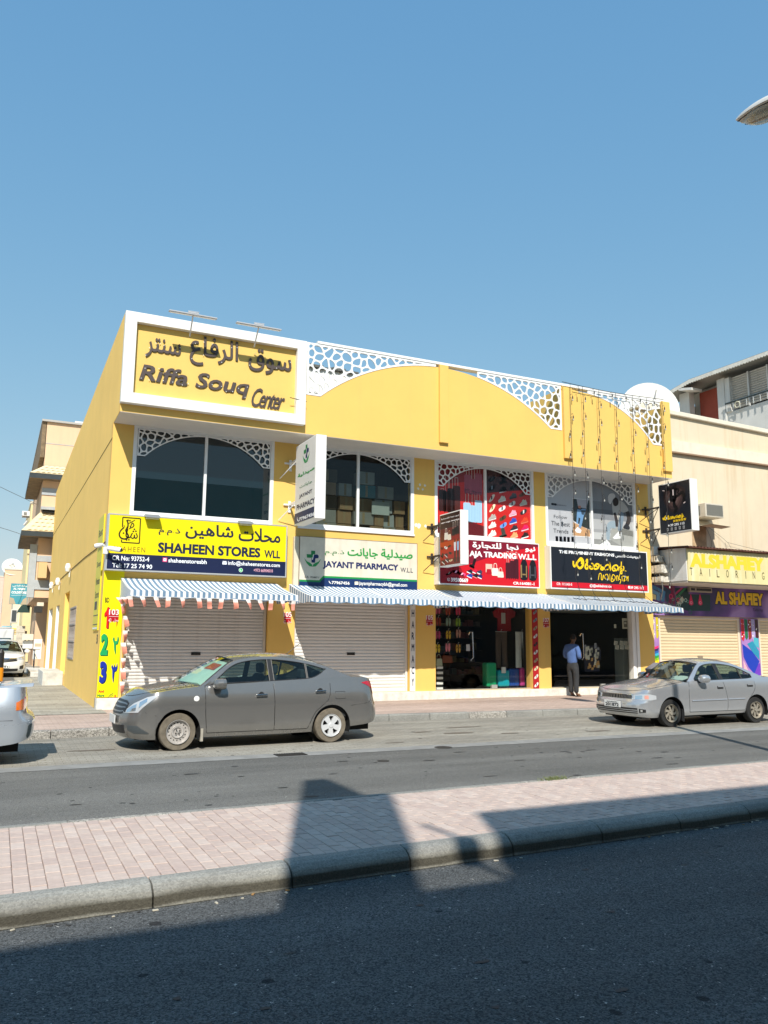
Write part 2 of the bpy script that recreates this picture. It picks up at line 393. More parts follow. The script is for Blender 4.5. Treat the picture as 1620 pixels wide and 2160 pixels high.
    if brick:      # small far pavers: (width, height, joint colour, rotation)
        bt = N('ShaderNodeTexBrick'); bt.inputs['Scale'].default_value = 1; bt.inputs['Brick Width'].default_value = brick[0]; bt.inputs['Row Height'].default_value = brick[1]
        bt.inputs['Mortar Size'].default_value = .006; bt.inputs['Mortar Smooth'].default_value = .3
        bt.inputs['Color1'].default_value = (1, 1, 1, 1); bt.inputs['Color2'].default_value = (.84, .83, .82, 1); bt.inputs['Mortar'].default_value = (*brick[2], 1)
        mr = N('ShaderNodeMapping'); mr.inputs['Rotation'].default_value = (0, 0, brick[3]); L(g.outputs['Object'], mr.inputs[0]); L(mr.outputs[0], bt.inputs['Vector'])
        mm = N('ShaderNodeMix'); mm.data_type = 'RGBA'; mm.blend_type = 'MULTIPLY'; mm.inputs[0].default_value = 1; L(out, mm.inputs[6]); L(bt.outputs[0], mm.inputs[7]); out = mm.outputs[2]
        hgt = bt.outputs[0]
    bp = N('ShaderNodeBump'); bp.inputs['Strength'].default_value = bump; bp.inputs['Distance'].default_value = .008; L(hgt, bp.inputs['Height']); L(bp.outputs[0], b.inputs['Normal'])
    L(out, b.inputs['Base Color']); return m
asph_near = ground_mat('asphalt_near', (.080, .085, .086), (.118, .121, .121), .65, 110, .95, .9, .8)
asph_far = ground_mat('asphalt_far', (.122, .119, .110), (.182, .177, .163), .45, 150, .6, .9, .6, pscale=.5)
paver_grey = ground_mat('grey_pavers', (.39, .365, .31), (.27, .25, .215), .25, 120, .3, .9, .5, pscale=.7, brick=(.22, .11, (.62, .6, .55), .0))
paver_pink = ground_mat('pink_pavers', (.60, .46, .385), (.49, .375, .315), .1, 60, 0, .9, .3, pscale=.6, brick=(.2, .1, (.68, .62, .6), 0))
conc_side = ground_mat('side_street_paving', (.46, .43, .36), (.34, .315, .265), .15, 60, .2, .9, .4, pscale=.45, brick=(.4, .4, (.72, .7, .68), .0))
sand = ground_mat('sandy_ground', (.33, .29, .22), (.26, .23, .18), .1, 20, 0)
joint = mat('joint_sand', (.36, .275, .235), .95, noise=.2, scale=9)
kerbm = ground_mat('kerb_concrete', (.32, .315, .285), (.215, .21, .195), .2, 90, .0, .85, .35, pscale=2.5)
kerb_worn = ground_mat('worn_kerb_concrete', (.40, .375, .33), (.31, .29, .26), .5, 55, .3, .95, 1.2, pscale=3)

kerb_dirty = kerbm.copy(); kerb_dirty.name = 'kerb_concrete_dirty'; t_ = kerb_dirty.node_tree; b_ = t_.nodes['Principled BSDF']; src_ = b_.inputs['Base Color'].links[0].from_socket     # a band of road dirt along the kerb's face
g_ = t_.nodes.new('ShaderNodeTexCoord'); sp_ = t_.nodes.new('ShaderNodeSeparateXYZ'); rp_ = t_.nodes.new('ShaderNodeValToRGB'); nz_ = t_.nodes.new('ShaderNodeTexNoise'); nz_.inputs['Scale'].default_value = 2.5; nz_.inputs['Detail'].default_value = 5; ad_ = t_.nodes.new('ShaderNodeMath'); ad_.operation = 'MULTIPLY_ADD'; ad_.inputs[1].default_value = .05
t_.links.new(g_.outputs['Object'], sp_.inputs[0]); t_.links.new(g_.outputs['Object'], nz_.inputs[0]); t_.links.new(nz_.outputs[0], ad_.inputs[0]); t_.links.new(sp_.outputs[2], ad_.inputs[2]); t_.links.new(ad_.outputs[0], rp_.inputs[0])
rp_.color_ramp.elements[0].position = .035; rp_.color_ramp.elements[0].color = (.78, .76, .70, 1); rp_.color_ramp.elements[1].position = .17; rp_.color_ramp.elements[1].color = (1, 1, 1, 1)
for ps_, cl_ in ((.050, (.26, .24, .20, 1)), (.098, (.30, .28, .235, 1)), (.122, (.76, .74, .70, 1))): e_ = rp_.color_ramp.elements.new(ps_); e_.color = cl_
mx_ = t_.nodes.new('ShaderNodeMix'); mx_.data_type = 'RGBA'; mx_.blend_type = 'MULTIPLY'; mx_.inputs[0].default_value = 1; t_.links.new(src_, mx_.inputs[6]); t_.links.new(rp_.outputs[0], mx_.inputs[7]); t_.links.new(mx_.outputs[2], b_.inputs['Base Color'])
def sheet(name, pts, z, m, kind='structure', h=None):
    mb = MB(); n = len(pts); mb.add([(p[0], p[1], p[2] if len(p) > 2 else z) for p in pts], [tuple(range(n))])
    return mb.build(name, m, kind=kind)
sheet('ground', [(-400, -400), (700, -400), (700, 900), (-400, 900)], -.02, sand)
sheet('near_road', [(-60, -1.6), (160, -1.6), (160, 14.1), (-60, 2.6)], 0, asph_near)
sheet('far_road', [(-60, 5.9), (160, 12.2), (160, 13.5), (30, 12.7), (-60, 11.9)], .004, asph_far)
# concrete gutter strip and the paved lay-by
sheet('gutter_strip', [(-60, 11.9), (30, 12.15), (160, 13.5), (160, 14.0), (30, 12.55), (-60, 12.3)], .008, mat('gutter_concrete', (.27, .265, .25), .9, noise=.25, scale=3))
KL = [(-12, 15.3), (1.0, 15.75), (7.7, 16.5), (13.3, 16.25), (20, 16.1), (60, 16.3)]       # foot of the pavement kerb
lay = [(-60, 12.3), (30, 12.55), (160, 14.0), (160, 17), (60, 16.5)]+KL[::-1][1:]+[(-60, 15)]
sheet('layby_paving', lay, .006, paver_grey)

def kerb_run(name, line, prof, mats, parent, step=1.0, gap=.008, worn=lambda i: False, limit=(-1e9, 1e9), height=None):
    """kerb stones one by one along a polyline; prof = (inward, height) section"""
    pts = [Vector((*q, 0)) for q in line]; acc = [0]
    for a, b in zip(pts, pts[1:]): acc.append(acc[-1]+(b-a).length)
    def at(s):
        for i in range(len(pts)-1):
            if s <= acc[i+1] or i == len(pts)-2:
                t = (s-acc[i])/(acc[i+1]-acc[i]); d = (pts[i+1]-pts[i]).normalized(); return pts[i].lerp(pts[i+1], t), Vector((-d.y, d.x, 0))
    s = 0; i = 0; out = []
    while s+step <= acc[-1]:
        a, na = at(s+gap/2); b, nb = at(s+step-gap/2)
        if limit[0] <= a.x <= limit[1]:
            dz = rnd.uniform(-.004, .004); dy = rnd.uniform(-.004, .004)
            V = [a+na*(u+dy)+Vector((0, 0, v+(dz if v > .02 else 0))) for u, v in prof]+[b+nb*(u+dy)+Vector((0, 0, v+(dz if v > .02 else 0))) for u, v in prof]
            n = len(prof); F = [(k, n+k, n+(k+1) % n, (k+1) % n) for k in range(n)]+[tuple(range(n)), tuple(range(2*n-1, n-1, -1))]
            mb = MB().add(V, F); o = mb.build(name, mats[1] if worn(i) else mats[0], parent, bevel=.006, seg=1); out.append(o)
        s += step; i += 1
    return out

# --- the median between the two carriageways
yn = lambda x: 5.70+.053*x       # foot of the near kerb
yf = lambda x: 8.02+.028*x       # outer edge of the far kerb
med = MB(); 
med.box(0, 1, 0, 1, 0, 1); med.v = [(-14, yn(-14)+.16, 0), (60, yn(60)+.16, 0), (60, yf(60)-.06, 0), (-14, yf(-14)-.06, 0), (-14, yn(-14)+.16, .135), (60, yn(60)+.16, .135), (60, yf(60)-.06, .135), (-14, yf(-14)-.06, .135)]
median = med.build('median_pavement', joint, kind='structure')
x0k = .09-14*.98
kerb_run('kerb_stone', [(x0k, yn(x0k)), (60, yn(60))], [(0, 0), (.004, .03), (.008, .075), (.028, .105), (.075, .14), (.12, .153), (.20, .156), (.21, 0)], (kerb_dirty, kerb_dirty), median, .981, .01, limit=(-6, 26))
kerb_run('edging_stone', [(-14, yf(-14)-.1), (60, yf(60)-.1)], [(0, 0), (0, .152), (.09, .15), (.1, .13), (.1, 0)], (kerbm, kerb_worn), median, .98, .008, worn=lambda i: (i*7) % 5 == 0, limit=(-6, 30))
bm_ = [mat('brick_pink_%d' % i, c, .9, noise=.12, scale=14, bump=.25, bscale=220) for i, c in enumerate([(.56, .445, .385), (.53, .415, .36), (.585, .475, .415), (.515, .40, .35)])]
def brick_mesh(hx, hy, h=.02, b=.004):
    V = []; 
    for (sx, z, k) in ((1, -h, 0), (1, 0, 0), (1, b*.8, b)): V += [(-hx+k, -hy+k, z), (hx-k, -hy+k, z), (hx-k, hy-k, z), (-hx+k, hy-k, z)]
    F = [(i, (i+1) % 4, 4+(i+1) % 4, 4+i) for i in range(4)]+[(4+i, 4+(i+1) % 4, 8+(i+1) % 4, 8+i) for i in range(4)]+[(8, 9, 10, 11)]
    return V, F
Vb, Fb = brick_mesh(.0492, .0965)
bmesh_ = []
for i, mm in enumerate(bm_):
    me = bpy.data.meshes.new('brick'); me.from_pydata(Vb, [], Fb); me.materials.append(mm); me.update(); bmesh_.append(me)
cells = []
for k in range(-50, 560):
    x = .167+k*.1035; y0 = yn(x)+.213; y1 = yf(x)-.108
    off = (0 if k % 2 else .1)+rnd.uniform(-.012, .012)
    y = y0-off
    while y < y1:
        a, b = max(y, y0), min(y+.2, y1)
        if b-a > .03: cells.append((x, a, b))
        y += .2
def persp(c): return ((c[1]+c[2])/2)**2+c[0]**2*.55+(40 if c[0] < -.25 else 0)+(100 if c[0] < -.5 else 0)
near_b = sorted([c for c in cells if -.1 < c[0] < 12], key=persp)[:300]; ns = set(near_b)
rest = [MB() for _ in bm_]
for c in cells:
    z = .1445+rnd.uniform(-.0022, .0022); cx, cy = c[0], (c[1]+c[2])/2; hy = (c[2]-c[1])/2-.0055; q = rnd.choice((0, 0, 1, 1, 2, 3))
    if c in ns:
        o = bpy.data.objects.new('brick', bmesh_[q]); C.objects.link(o); o.parent = median
        o.location = (cx, cy, z); o.scale = (1, hy/.0965, 1); o.rotation_euler = (rnd.uniform(-.008, .008), rnd.uniform(-.008, .008), rnd.uniform(-.012, .012))
    else:
        t = (rnd.uniform(-.01, .01), rnd.uniform(-.01, .01))
        rest[q].add([(cx+v[0], cy+v[1]*hy/.0965, z+v[2]+t[0]*v[0]+t[1]*v[1]) for v in Vb], Fb)
mbr = MB()
for q, r_ in enumerate(rest): mbr.add(r_.v, r_.f, q)
mbr.build('brick_paving', bm_, median, kind='stuff')

# --- pavement in front of the shops, its kerb and the red paved strip
pz = lambda x: .14+max(0, min(.06, .0045*(x-2)))
wx = [-12, 1.0, 2.18, 7.7, 10.4, 13.3, 17, 20, 60]
def ky(x):
    for a, b in zip(KL, KL[1:]):
        if a[0] <= x <= b[0]: return a[1]+(b[1]-a[1])*(x-a[0])/(b[0]-a[0])
    return KL[-1][1]
mb = MB()
for a, b in zip(wx, wx[1:]):
    mb.quad((a, ky(a)+.13, .145), (b, ky(b)+.13, .145), (b, 20.3, pz(b)-.0), (a, 20.3, pz(a)-.0))
    mb.quad((a, ky(a)+.13, 0), (b, ky(b)+.13, 0), (b, ky(b)+.13, .145), (a, ky(a)+.13, .145))
pave = mb.build('pavement', paver_pink, kind='structure')
kerb_run('kerb_stone', KL, [(0, 0), (.004, .12), (.02, .145), (.13, .152), (.14, 0)], (kerbm, kerb_worn), pave, 1.0, .012, worn=lambda i: i in (12, 13, 14, 22), limit=(-4, 30))
# side street running away between the buildings (a paved apron beside the yellow wall, then asphalt)
sheet('side_street', [(-7, 18.9, .15), (2.3, 18.9, .15), (2.3, 140, .3), (-7, 140, .3)], .12, conc_side)
sheet('side_street_asphalt', [(-5.5, 22, .165), (.75, 22, .165), (.75, 140, .31), (-5.5, 140, .31)], .12, asph_far)
# iron covers let into the road
def cover(kind, label, x, y, a, b, n):
    t = thing('drain_grate' if kind == 'grate' else 'manhole_cover', label, 'drain grate' if kind == 'grate' else 'manhole cover', (x, y, .008))
    mb = MB(); iron = mat('cast_iron', (.06, .055, .05), .7, .4, noise=.3, scale=20)
    if kind == 'grate':
        mb.box(x-a, x+a, y-b, y+b, .006, .011); mb.build('frame', mat('iron_dark', (.015, .015, .015), .8), t)
        for i in range(n):
            xx = x-a+(i+.5)*2*a/n; MB().box(xx-a/n*.55, xx+a/n*.55, y-b+.015, y+b-.015, .0115, .018).build('bar', iron, t)
    else: MB().lathe([(0, .013), (a*.9, .013), (a, .010), (a, .004)], (x, y, 0), 'z', 28).build('lid', iron, t)
cover('grate', 'small iron drain grate at the gutter by the taupe car', 4.23, 12.26, .24, .14, 12)
cover('round', 'round iron manhole cover lying at the lay-by edge', 6.86, 12.15, .15, 0, 0)
cover('round', 'small dark iron lid let into the asphalt of the road', 5.28, 11.14, .09, 0, 0)
# tuft growing in the far kerb of the median
mb = MB(); tx, ty = 6.07, 8.11
for i in range(110):
    a = rnd.uniform(0, 6.28); r_ = rnd.uniform(0, .22); bx_, by_ = tx+r_*math.cos(a), ty+r_*.22*math.sin(a); l_ = rnd.uniform(.02, .05); dx, dy = rnd.uniform(-.05, .05), rnd.uniform(-.03, .03); w_ = .005
    mb.add([(bx_-w_, by_, .148), (bx_+w_, by_, .148), (bx_+dx+w_*.4, by_+dy, .148+l_*.8), (bx_+dx*1.5, by_+dy*1.4, .148+l_)], [(0, 1, 2, 3)])
tag(mb.build('weed_tuft', mat('weed_green', (.15, .18, .07), .7, noise=.3, scale=30)), 'small green weed growing in the far kerb of the median', 'weed')
# scraps of litter along the near kerb
mb = MB()
for i in range(46):
    x = rnd.uniform(.2, 8.5); y = yn(x)-rnd.uniform(.01, .09); r_ = rnd.uniform(.006, .02); a = rnd.uniform(0, 3)
    mb.obox((x, y, .006), (r_*math.cos(a), r_*math.sin(a), 0), (-r_*.5*math.sin(a), r_*.5*math.cos(a), 0), (0, 0, .003), rnd.choice((0, 0, 0, 1, 2)))
mb.build('grit_and_litter', [mat('litter_pale', (.55, .5, .4), .9), mat('litter_brown', (.35, .2, .08), .9), mat('litter_dark', (.05, .05, .05), .9)], kind='stuff')

# the buildings on the photographer's side: they throw the shadows over the road
opp = thing('opposite_building', 'pale block of shops behind the photographer, seen only as reflection and shadow', 'building', (0, -6, 0))
wallm = mat('opposite_render', (.42, .36, .27), .9, noise=.15, scale=.8)
MB().box(-30, .14, -11, -3.5, 0, 8.6).build('wall', wallm, opp)
MB().box(.14, 40, -11, -3.5, 0, 10.2).build('wall', wallm, opp)
for i in range(12): 
    x = -20+i*4.2; MB().box(x, x+2.2, -3.52, -3.44, 4.6, 6.4).build('window', mat('opposite_glass', (.02, .03, .035), .1), opp)
    MB().box(x-.6, x+2.9, -3.54, -3.42, .3, 3.0).build('shutter', mat('opposite_shutter', (.25, .25, .24), .6), opp)
bs = MB().box(-.92, -.6, -3.44, -1.54, 2.6, 11.2).build('tall_blade_sign', mat('opposite_sign', (.7, .7, .7), .5)); tag(bs, 'tall box sign standing out from the roof behind the photographer', 'sign')

t = thing('wall_lantern', 'bent wall lamp on the building behind the photographer, thrown as a thin shadow', 'lamp', (.1, -3.5, 8.6))
MB().tube([(.20, -3.48, 8.4), (.14, -2.9, 8.50), (.03, -2.9, 8.87), (-.22, -2.9, 9.38)], .035, 6).build('arm', wallm, t); MB().obox((.10, -2.9, 8.62), (.09, 0, 0), (0, .09, 0), (0, 0, .14)).build('lantern', wallm, t)

# old oil marks and tar patches worn into the surfaces
m_ = MB(); rg = random.Random(41)
def blob(x, y, z, rx, ry, k):
    n = 14; ph = [rg.uniform(.65, 1.2) for _ in range(n)]
    m_.fill([[(x+rx*ph[i]*math.cos(2*math.pi*i/n), y+ry*ph[i]*math.sin(2*math.pi*i/n)) for i in range(n)]], XY(z), 0, None, k)
for x, y, rx, ry in ((8.2, 13.9, .38, .10), (7.6, 14.3, .22, .07), (9.1, 13.5, .25, .06), (8.8, 14.8, .5, .08), (1.5, 13.9, .35, .09), (11.0, 13.2, .3, .07), (6.4, 13.0, .2, .05)): blob(x, y, .0105, rx, ry, 0)
for i in range(26): blob(rg.uniform(.5, 11), rg.uniform(8.9, 11.9), .0075, rg.uniform(.03, .13), rg.uniform(.02, .04), 1)
for i in range(30): blob(rg.uniform(.6, 7), rg.uniform(2.8, 5.6), .004, rg.uniform(.015, .05), rg.uniform(.008, .022), 1)
m_.build('road_stains', [mat('oil_stain_brown', (.17, .14, .11), .8, noise=.3, scale=12), mat('tar_spot', (.035, .036, .037), .6)], kind='stuff')

# ================================================================ THE YELLOW BUILDING
yel = mat('yellow_render', (.81, .515, .135), .8, noise=.05, scale=.9, bump=.2, bscale=60, stain=((.60, .42, .14), .22))
yel2 = mat('yellow_render_side_sunlit', (.93, .61, .17), .85, noise=.06, scale=.8, bump=.25, bscale=60, stain=((.66, .45, .15), .10))  # front yellow made lighter: sunlight on the side wall painted into its colour
whitep = mat('white_paint', (.80, .79, .76), .55, noise=.03, scale=3)
whitem = mat('white_metal', (.80, .80, .79), .35, noise=.02, scale=5)
soff = mat('soffit_paint', (.62, .58, .52), .8, noise=.05, scale=2)
step_m = mat('whitewashed_step', (.74, .71, .64), .9, noise=.22, scale=7, bump=.4, bscale=70, stain=((.50, .42, .30), .5))
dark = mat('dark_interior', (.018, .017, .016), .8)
wood = mat('cornice_paint', (.8, .77, .68), .6)
B = thing('shop_building', 'long two-storey bright yellow shopping centre with white pierced corner screens', 'building', (2.18, 20, 0))
FX0, FX1 = 2.18, 19.05
P1a, P1b, P2s, P2a, P2b = 6.212, 6.922, 10.25, 10.411, 11.064
P3r, P3a, P3b, P4d, P4a, P4b = 14.315, 14.518, 14.982, 18.142, 18.432, 18.824
SH0 = 2.718
WZ0, WZ1 = 4.74, 6.93
W = [(2.69, 6.22), (None, 10.351), (11.059, 14.458), (14.926, 18.48)]
mid2 = 8.655; W[1] = (2*mid2-W[1][1], W[1][1])
SZ = .40; OZ = 3.05
opens = [rect(a, b, WZ0, WZ1) for a, b in W]+[rect(SH0, P1a, SZ, OZ), rect(P1b, P2s, SZ, OZ), rect(P2b, P3r, SZ, OZ), rect(P3b, P4a, SZ, OZ)]
MB().fill([rect(FX0, FX1, SZ+.002, 6.92)]+[hole(o) for o in opens], XZ(20), 0, -.32).build('front_wall', yel, B)
# the plinth step along the front
MB().box(FX0-.0, FX1+.1, 19.93, 20.4, .02, SZ).build('step', step_m, B, bevel=.012)
# projecting upper band with arched cut-outs, cornice line and soffit
FY = 18.9; FZ0, FZ1 = 6.925, 9.36
a1 = [(7.073,7.947),(9.969,9.236),(14.35,7.971)]; arc1 = circle3(*a1)
a2 = [(16.159,9.204),(16.797,9.021),(18.308,7.936)]; arc2 = circle3(*a2)
LX = 6.675; L1 = 14.764; L2 = 18.753
zt = FZ1+.002
def arch_top(arc, xa, xb, z0):
    cx, cz, r = arc; out = []
    for k in range(41):
        x = xa+(xb-xa)*k/40; z = cz+math.sqrt(max(0, r*r-(x-cx)**2)); out.append((x, max(z0, min(z, FZ1))))
    return out
zl = a1[0][1]; zr = a1[2][1]; z2 = a2[2][1]
fas = [(FX0, FZ0), (FX1, FZ0), (FX1, FZ1), (L2, FZ1), (L2, z2)]+arch_top(arc2, a2[2][0], 2*arc2[0]-a2[2][0], z2)
left2 = fas[-1][0]
fas = [(FX0, FZ0), (FX1, FZ0), (FX1, FZ1), (L2, FZ1), (L2, z2)]
top2 = [q for q in arch_top(arc2, a2[2][0], arc2[0], z2)]; fas += top2
fas += [(L1, FZ1), (L1, zr)]+arch_top(arc1, a1[2][0], a1[0][0], min(zl, zr))+[(LX, zl), (LX, FZ1), (FX0, FZ1)]
MB().fill([ccw(fas)], XZ(FY), 0, -.18).build('fascia_wall', yel, B)
MB().box(FX0+.01, FX1-.01, FY+.004, 20.32, FZ0-.012, FZ0+.2).build('soffit', soff, B)
mbt = MB(); mbt.box(LX+.3, FX1-.02, FY-.03, FY+.2, FZ1+.001, FZ1+.075); mbt.build('coping', whitep, B, bevel=.008)
for i, (px_, pb) in enumerate(((927, 937), (1189, 968), (1396, 997))):
    xa = {0: 10.563, 1: 14.788, 2: 18.664}[i]; xb = {0: 10.834, 1: 15.097, 2: 19.006}[i]
    zb = {0: 7.129, 1: 7.131, 2: 7.123}[i]
    MB().box(xa, xb, FY-.09, FY-.002, zb, FZ1-.02+(.06 if i == 2 else 0)).build('pilaster_strip', yel, B, bevel=.006)
# pierced parapet screens
def add_screen(parent, x0, x1, z0, z1, arc, corner, cell, gap, seed, Y, th, rim=.05):
    o, hs = screen(x0, x1, z0, z1, arc, corner, cell, gap, seed, rim)
    return MB().fill([o]+hs, XZ(Y), 0, -th).build('pierced_screen', whitem, parent)
add_screen(B, LX+.02, arc1[0]-.25, zl+.01, FZ1, arc1, 'L', .215, .042, 3, FY-.012, .03)
add_screen(B, arc1[0]+1.1, L1-.01, zr+.01, FZ1, arc1, 'R', .215, .042, 5, FY-.012, .03)
add_screen(B, arc2[0]+.3, L2-.01, z2+.01, FZ1, arc2, 'R', .215, .042, 8, FY-.012, .03)
# parapet returns seen through the screens, and the flat roof
MB().box(L1+.05, L1+.25, FY+.2, 20.6, 7.2, 9.3).build('parapet_return', yel, B); MB().box(FX1-.22, FX1, FY+.2, 24, 7.2, 9.28).build('parapet_return', yel, B)
MB().box(FX0+.3, FX1-.24, FY+.2, 43, 7.15, 7.35).build('roof_slab', mat('roof_screed', (.45, .42, .36), .9), B)
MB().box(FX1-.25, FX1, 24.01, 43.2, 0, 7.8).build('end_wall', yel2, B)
# left end wall with its doorways
yh = 43.3
oA = [[(39.1, .32), (41.9, .32), (41.9, 3.1), (39.1, 3.1)], [(34.75, .42), (36.65, .42), (36.65, 3.08), (34.75, 3.08)], [(30.0, .5), (32.1, .5), (32.1, 3.38), (30.0, 3.38)], [(26.9, 1.12), (29.0, 1.12), (29.0, 2.74), (26.9, 2.74)]]
side = [(20.325, .0), (yh, .0), (yh, 9.0), (FY+.184, FZ1-.001), (FY+.184, FZ0), (20.325, FZ0)]
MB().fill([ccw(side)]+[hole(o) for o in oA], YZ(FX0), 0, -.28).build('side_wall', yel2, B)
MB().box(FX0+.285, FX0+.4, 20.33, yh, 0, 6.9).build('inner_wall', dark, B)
wd = mat('white_door_paint', (.78, .78, .78), .4, noise=.03)
for (y0, y1, z0, z1), nm in (((39.1, 41.9, .32, 3.1), 0), ((34.75, 36.65, .42, 3.08), 1)):
    d = MB().box(FX0+.22, FX0+.26, y0+.02, y1-.035, z0+.01, z1-.02).box(FX0+.004, FX0+.275, y1-.03, y1-.002, z0+.002, z1-.002).build('side_door', wd, B)
    MB().box(FX0+.19, FX0+.219, y0+.1, y0+.14, 1.2, 1.5).build('handle', mat('steel', (.5, .5, .5), .3, .9), d)
MB().box(FX0+.20, FX0+.27, 30.0, 32.1, .5, 3.38).build('recess_panel', mat('yellow_bright_side', (.88, .64, .10), .8), B)
MB().box(FX0-.66, FX0-.003, 30.4, 33.6, .1, .62).box(FX0-.45, FX0-.003, 33.6, 36.9, .1, .42).build('side_steps', mat('worn_white_step', (.62, .60, .55), .9, noise=.3, scale=4, bump=.5, bscale=40), B, bevel=.02)
MB().box(FX0-.8, FX0-.003, 37, 43.2, .1, .36).build('side_steps', mat('worn_white_step'), B, bevel=.02)
# barred side window
g = MB().box(FX0+.08, FX0+.12, 26.9, 29.0, 1.12, 2.74).build('side_window', mat('dusty_glass', (.25, .26, .25), .35), B)
gr = MB(); gm = mat('grille_grey', (.33, .29, .26), .6)
for i in range(5): yy = 26.93+i*.51; gr.box(FX0-.02, FX0+.03, yy-.025, yy+.025, 1.1, 2.76)
for i in range(4): zz = 1.13+i*.53; gr.box(FX0-.025, FX0+.035, 26.88, 29.02, zz-.025, zz+.025)
for i in range(4):
    for j in range(3):
        yc, zc = 27.19+i*.51, 1.4+j*.53; pts = [(FX0-.0, yc+.17*math.sin(t), zc+.18*math.cos(t)) for t in np.linspace(0, 5.2, 9)]; gr.tube(pts, .012, 5)
gr.build('grille', gm, g)
# hairline movement joint and thin conduit on the side wall
def wire(name, pts, r, m, parent=None, n=6): return MB().tube(pts, r, n).build(name, m, parent, smooth=True)
blackw = mat('black_cable', (.02, .02, .02), .6)
wire('crack_line', [(FX0-.002, 20.02, 6.55), (FX0-.002, 28, 6.62), (FX0-.002, 43.1, 6.80)], .010, mat('joint_brown', (.25, .17, .05), .9), B, 4)  # dark brown line for the crack itself
wire('conduit', [(FX0-.012, 20.02, 4.02), (FX0-.012, 25, 4.1), (FX0-.012, 33, 4.12), (FX0-.012, 43.1, 4.1)], .011, mat('conduit_brown', (.22, .14, .05), .7), B, 5)

# ---------------------------------------------------------------- upper windows
def window(i, a, b, paneM):
    wdo = MB(); f = .07; Yf = 19.985
    wdo.fill([rect(a-.02, b+.02, WZ0-.035, WZ1+.01), hole(rect(a+f, b-f, WZ0+.06, WZ1-f))], XZ(Yf), 0, -.10)
    mx = (a+b)/2; wdo.box(mx-.035, mx+.035, Yf+.003, Yf+.095, WZ0+.0605, WZ1-f-.0005)
    fr = wdo.build('window', whitem, B, bevel=.006)
    MB().box(a-.03, b+.03, 19.955, 19.984, WZ0-.085, WZ0-.037).build('sill', whitem, fr)
    for xa, xb in ((a+f, mx-.035), (mx+.035, b-f)):
        MB().quad((xa, Yf+.06, WZ0+.06), (xb, Yf+.06, WZ0+.06), (xb, Yf+.06, WZ1-f), (xa, Yf+.06, WZ1-f)).build('pane', paneM, fr)
    zb, ztp = 6.17, WZ1-f-.045
    arc = circle3((a+f+.2, zb), (mx, ztp), (b-f-.2, zb))
    for cn in 'LR':
        x0, x1 = (a+f+.01, mx-.04) if cn == 'L' else (mx+.04, b-f-.01)
        o, hs = screen(x0, x1, zb, WZ1-f-.008, arc, cn, .155, .032, 11+i*7+(cn == 'R'), .028)
        MB().fill([o]+hs, XZ(Yf+.012), 0, -.012).build('pierced_screen', whitem, fr)
    return fr
mirror = glass('reflective_window_glass', (.06, .15, .19), 1.66, .004, .5, (.004, .022, .032))
clear = glass('dusty_window_glass', (.55, .60, .58), 1.4, .01, .12, (.02, .022, .02))
film = glass('poster_window_glass', (.95, .96, .96), 1.3, .02)
w1 = window(0, *W[0], mirror); w2 = window(1, *W[1], clear); w3 = window(2, *W[2], film); w4 = window(3, *W[3], film)
# rooms behind the panes
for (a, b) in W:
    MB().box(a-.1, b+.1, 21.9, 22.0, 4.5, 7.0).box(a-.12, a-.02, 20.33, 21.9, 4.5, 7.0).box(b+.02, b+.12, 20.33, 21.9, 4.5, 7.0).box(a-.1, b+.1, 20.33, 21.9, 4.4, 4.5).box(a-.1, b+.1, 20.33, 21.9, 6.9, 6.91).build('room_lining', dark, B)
# cartons piled behind the pharmacy's upper window
a, b = W[1]; cg = 'cartons piled behind the pharmacy upper window'
card = [mat('carton_brown', (.36, .24, .13), .8, noise=.1), mat('carton_grey', (.30, .31, .28), .8, noise=.1), mat('carton_teal', (.03, .22, .27), .7), mat('carton_pale', (.42, .47, .47), .8), mat('carton_dark', (.10, .085, .06), .8)]
cl = ['brown carton', 'grey carton', 'teal blue carton', 'pale blue-grey carton', 'dark carton']
rows = [(4.52, [(0, .62, 4), (.64, .62, 1), (1.28, .45, 0), (1.75, .5, 4), (2.26, .42, 0), (2.7, .38, 1), (3.1, .4, 0)], .42), (4.95, [(0, .55, 4), (.57, .7, 1), (1.3, .42, 0), (1.76, .62, 1), (2.4, .3, 0), (2.72, .35, 3), (3.1, .36, 0)], .36), (5.33, [(.1, .5, 0), (.64, .66, 4), (1.34, .4, 0), (1.78, .6, 0), (2.42, .56, 3), (3.02, .4, 0)], .38), (5.73, [(.15, .44, 4), (.64, .64, 0), (1.34, .4, 3), (1.9, .56, 2), (2.5, .5, 1)], .36), (6.1, [(.7, .6, 4), (1.9, .5, 3)], .36)]
wn_ = ['floor level', 'second', 'third', 'fourth', 'top']
ordn = ['leftmost', 'second from left', 'third from left', 'fourth from left', 'fifth from left', 'sixth from left', 'rightmost']
for ri, (z, r_, h) in enumerate(rows):
    for j, (x, ww, k) in enumerate(r_):
        if a+x+ww > b: ww = b-a-x-.02
        y = 20.42+rnd.uniform(0, .12)
        o = MB().box(a+x, a+x+ww-.02, y, y+.4, z, z+h-.01, 0).box(a+x+ww/2-.05, a+x+ww/2+.02, y-.002, y-.0005, z+.02, z+h-.02, 1).build('carton', [card[k], mat('parcel_tape', (.35, .27, .15), .3)], bevel=.008)
        tag(o, '%s, %s in the %s row behind the pharmacy window' % (cl[k], ordn[j] if j < len(r_)-1 or len(r_) == 1 else 'rightmost', wn_[ri]), 'box', cg)
tag(MB().box(a+2.28, a+2.82, 20.36, 20.39, 5.25, 5.62).build('paper_notice', mat('notice_paper', (.55, .62, .58), .6)), 'pale paper sheet propped in the pharmacy upper window', 'notice')

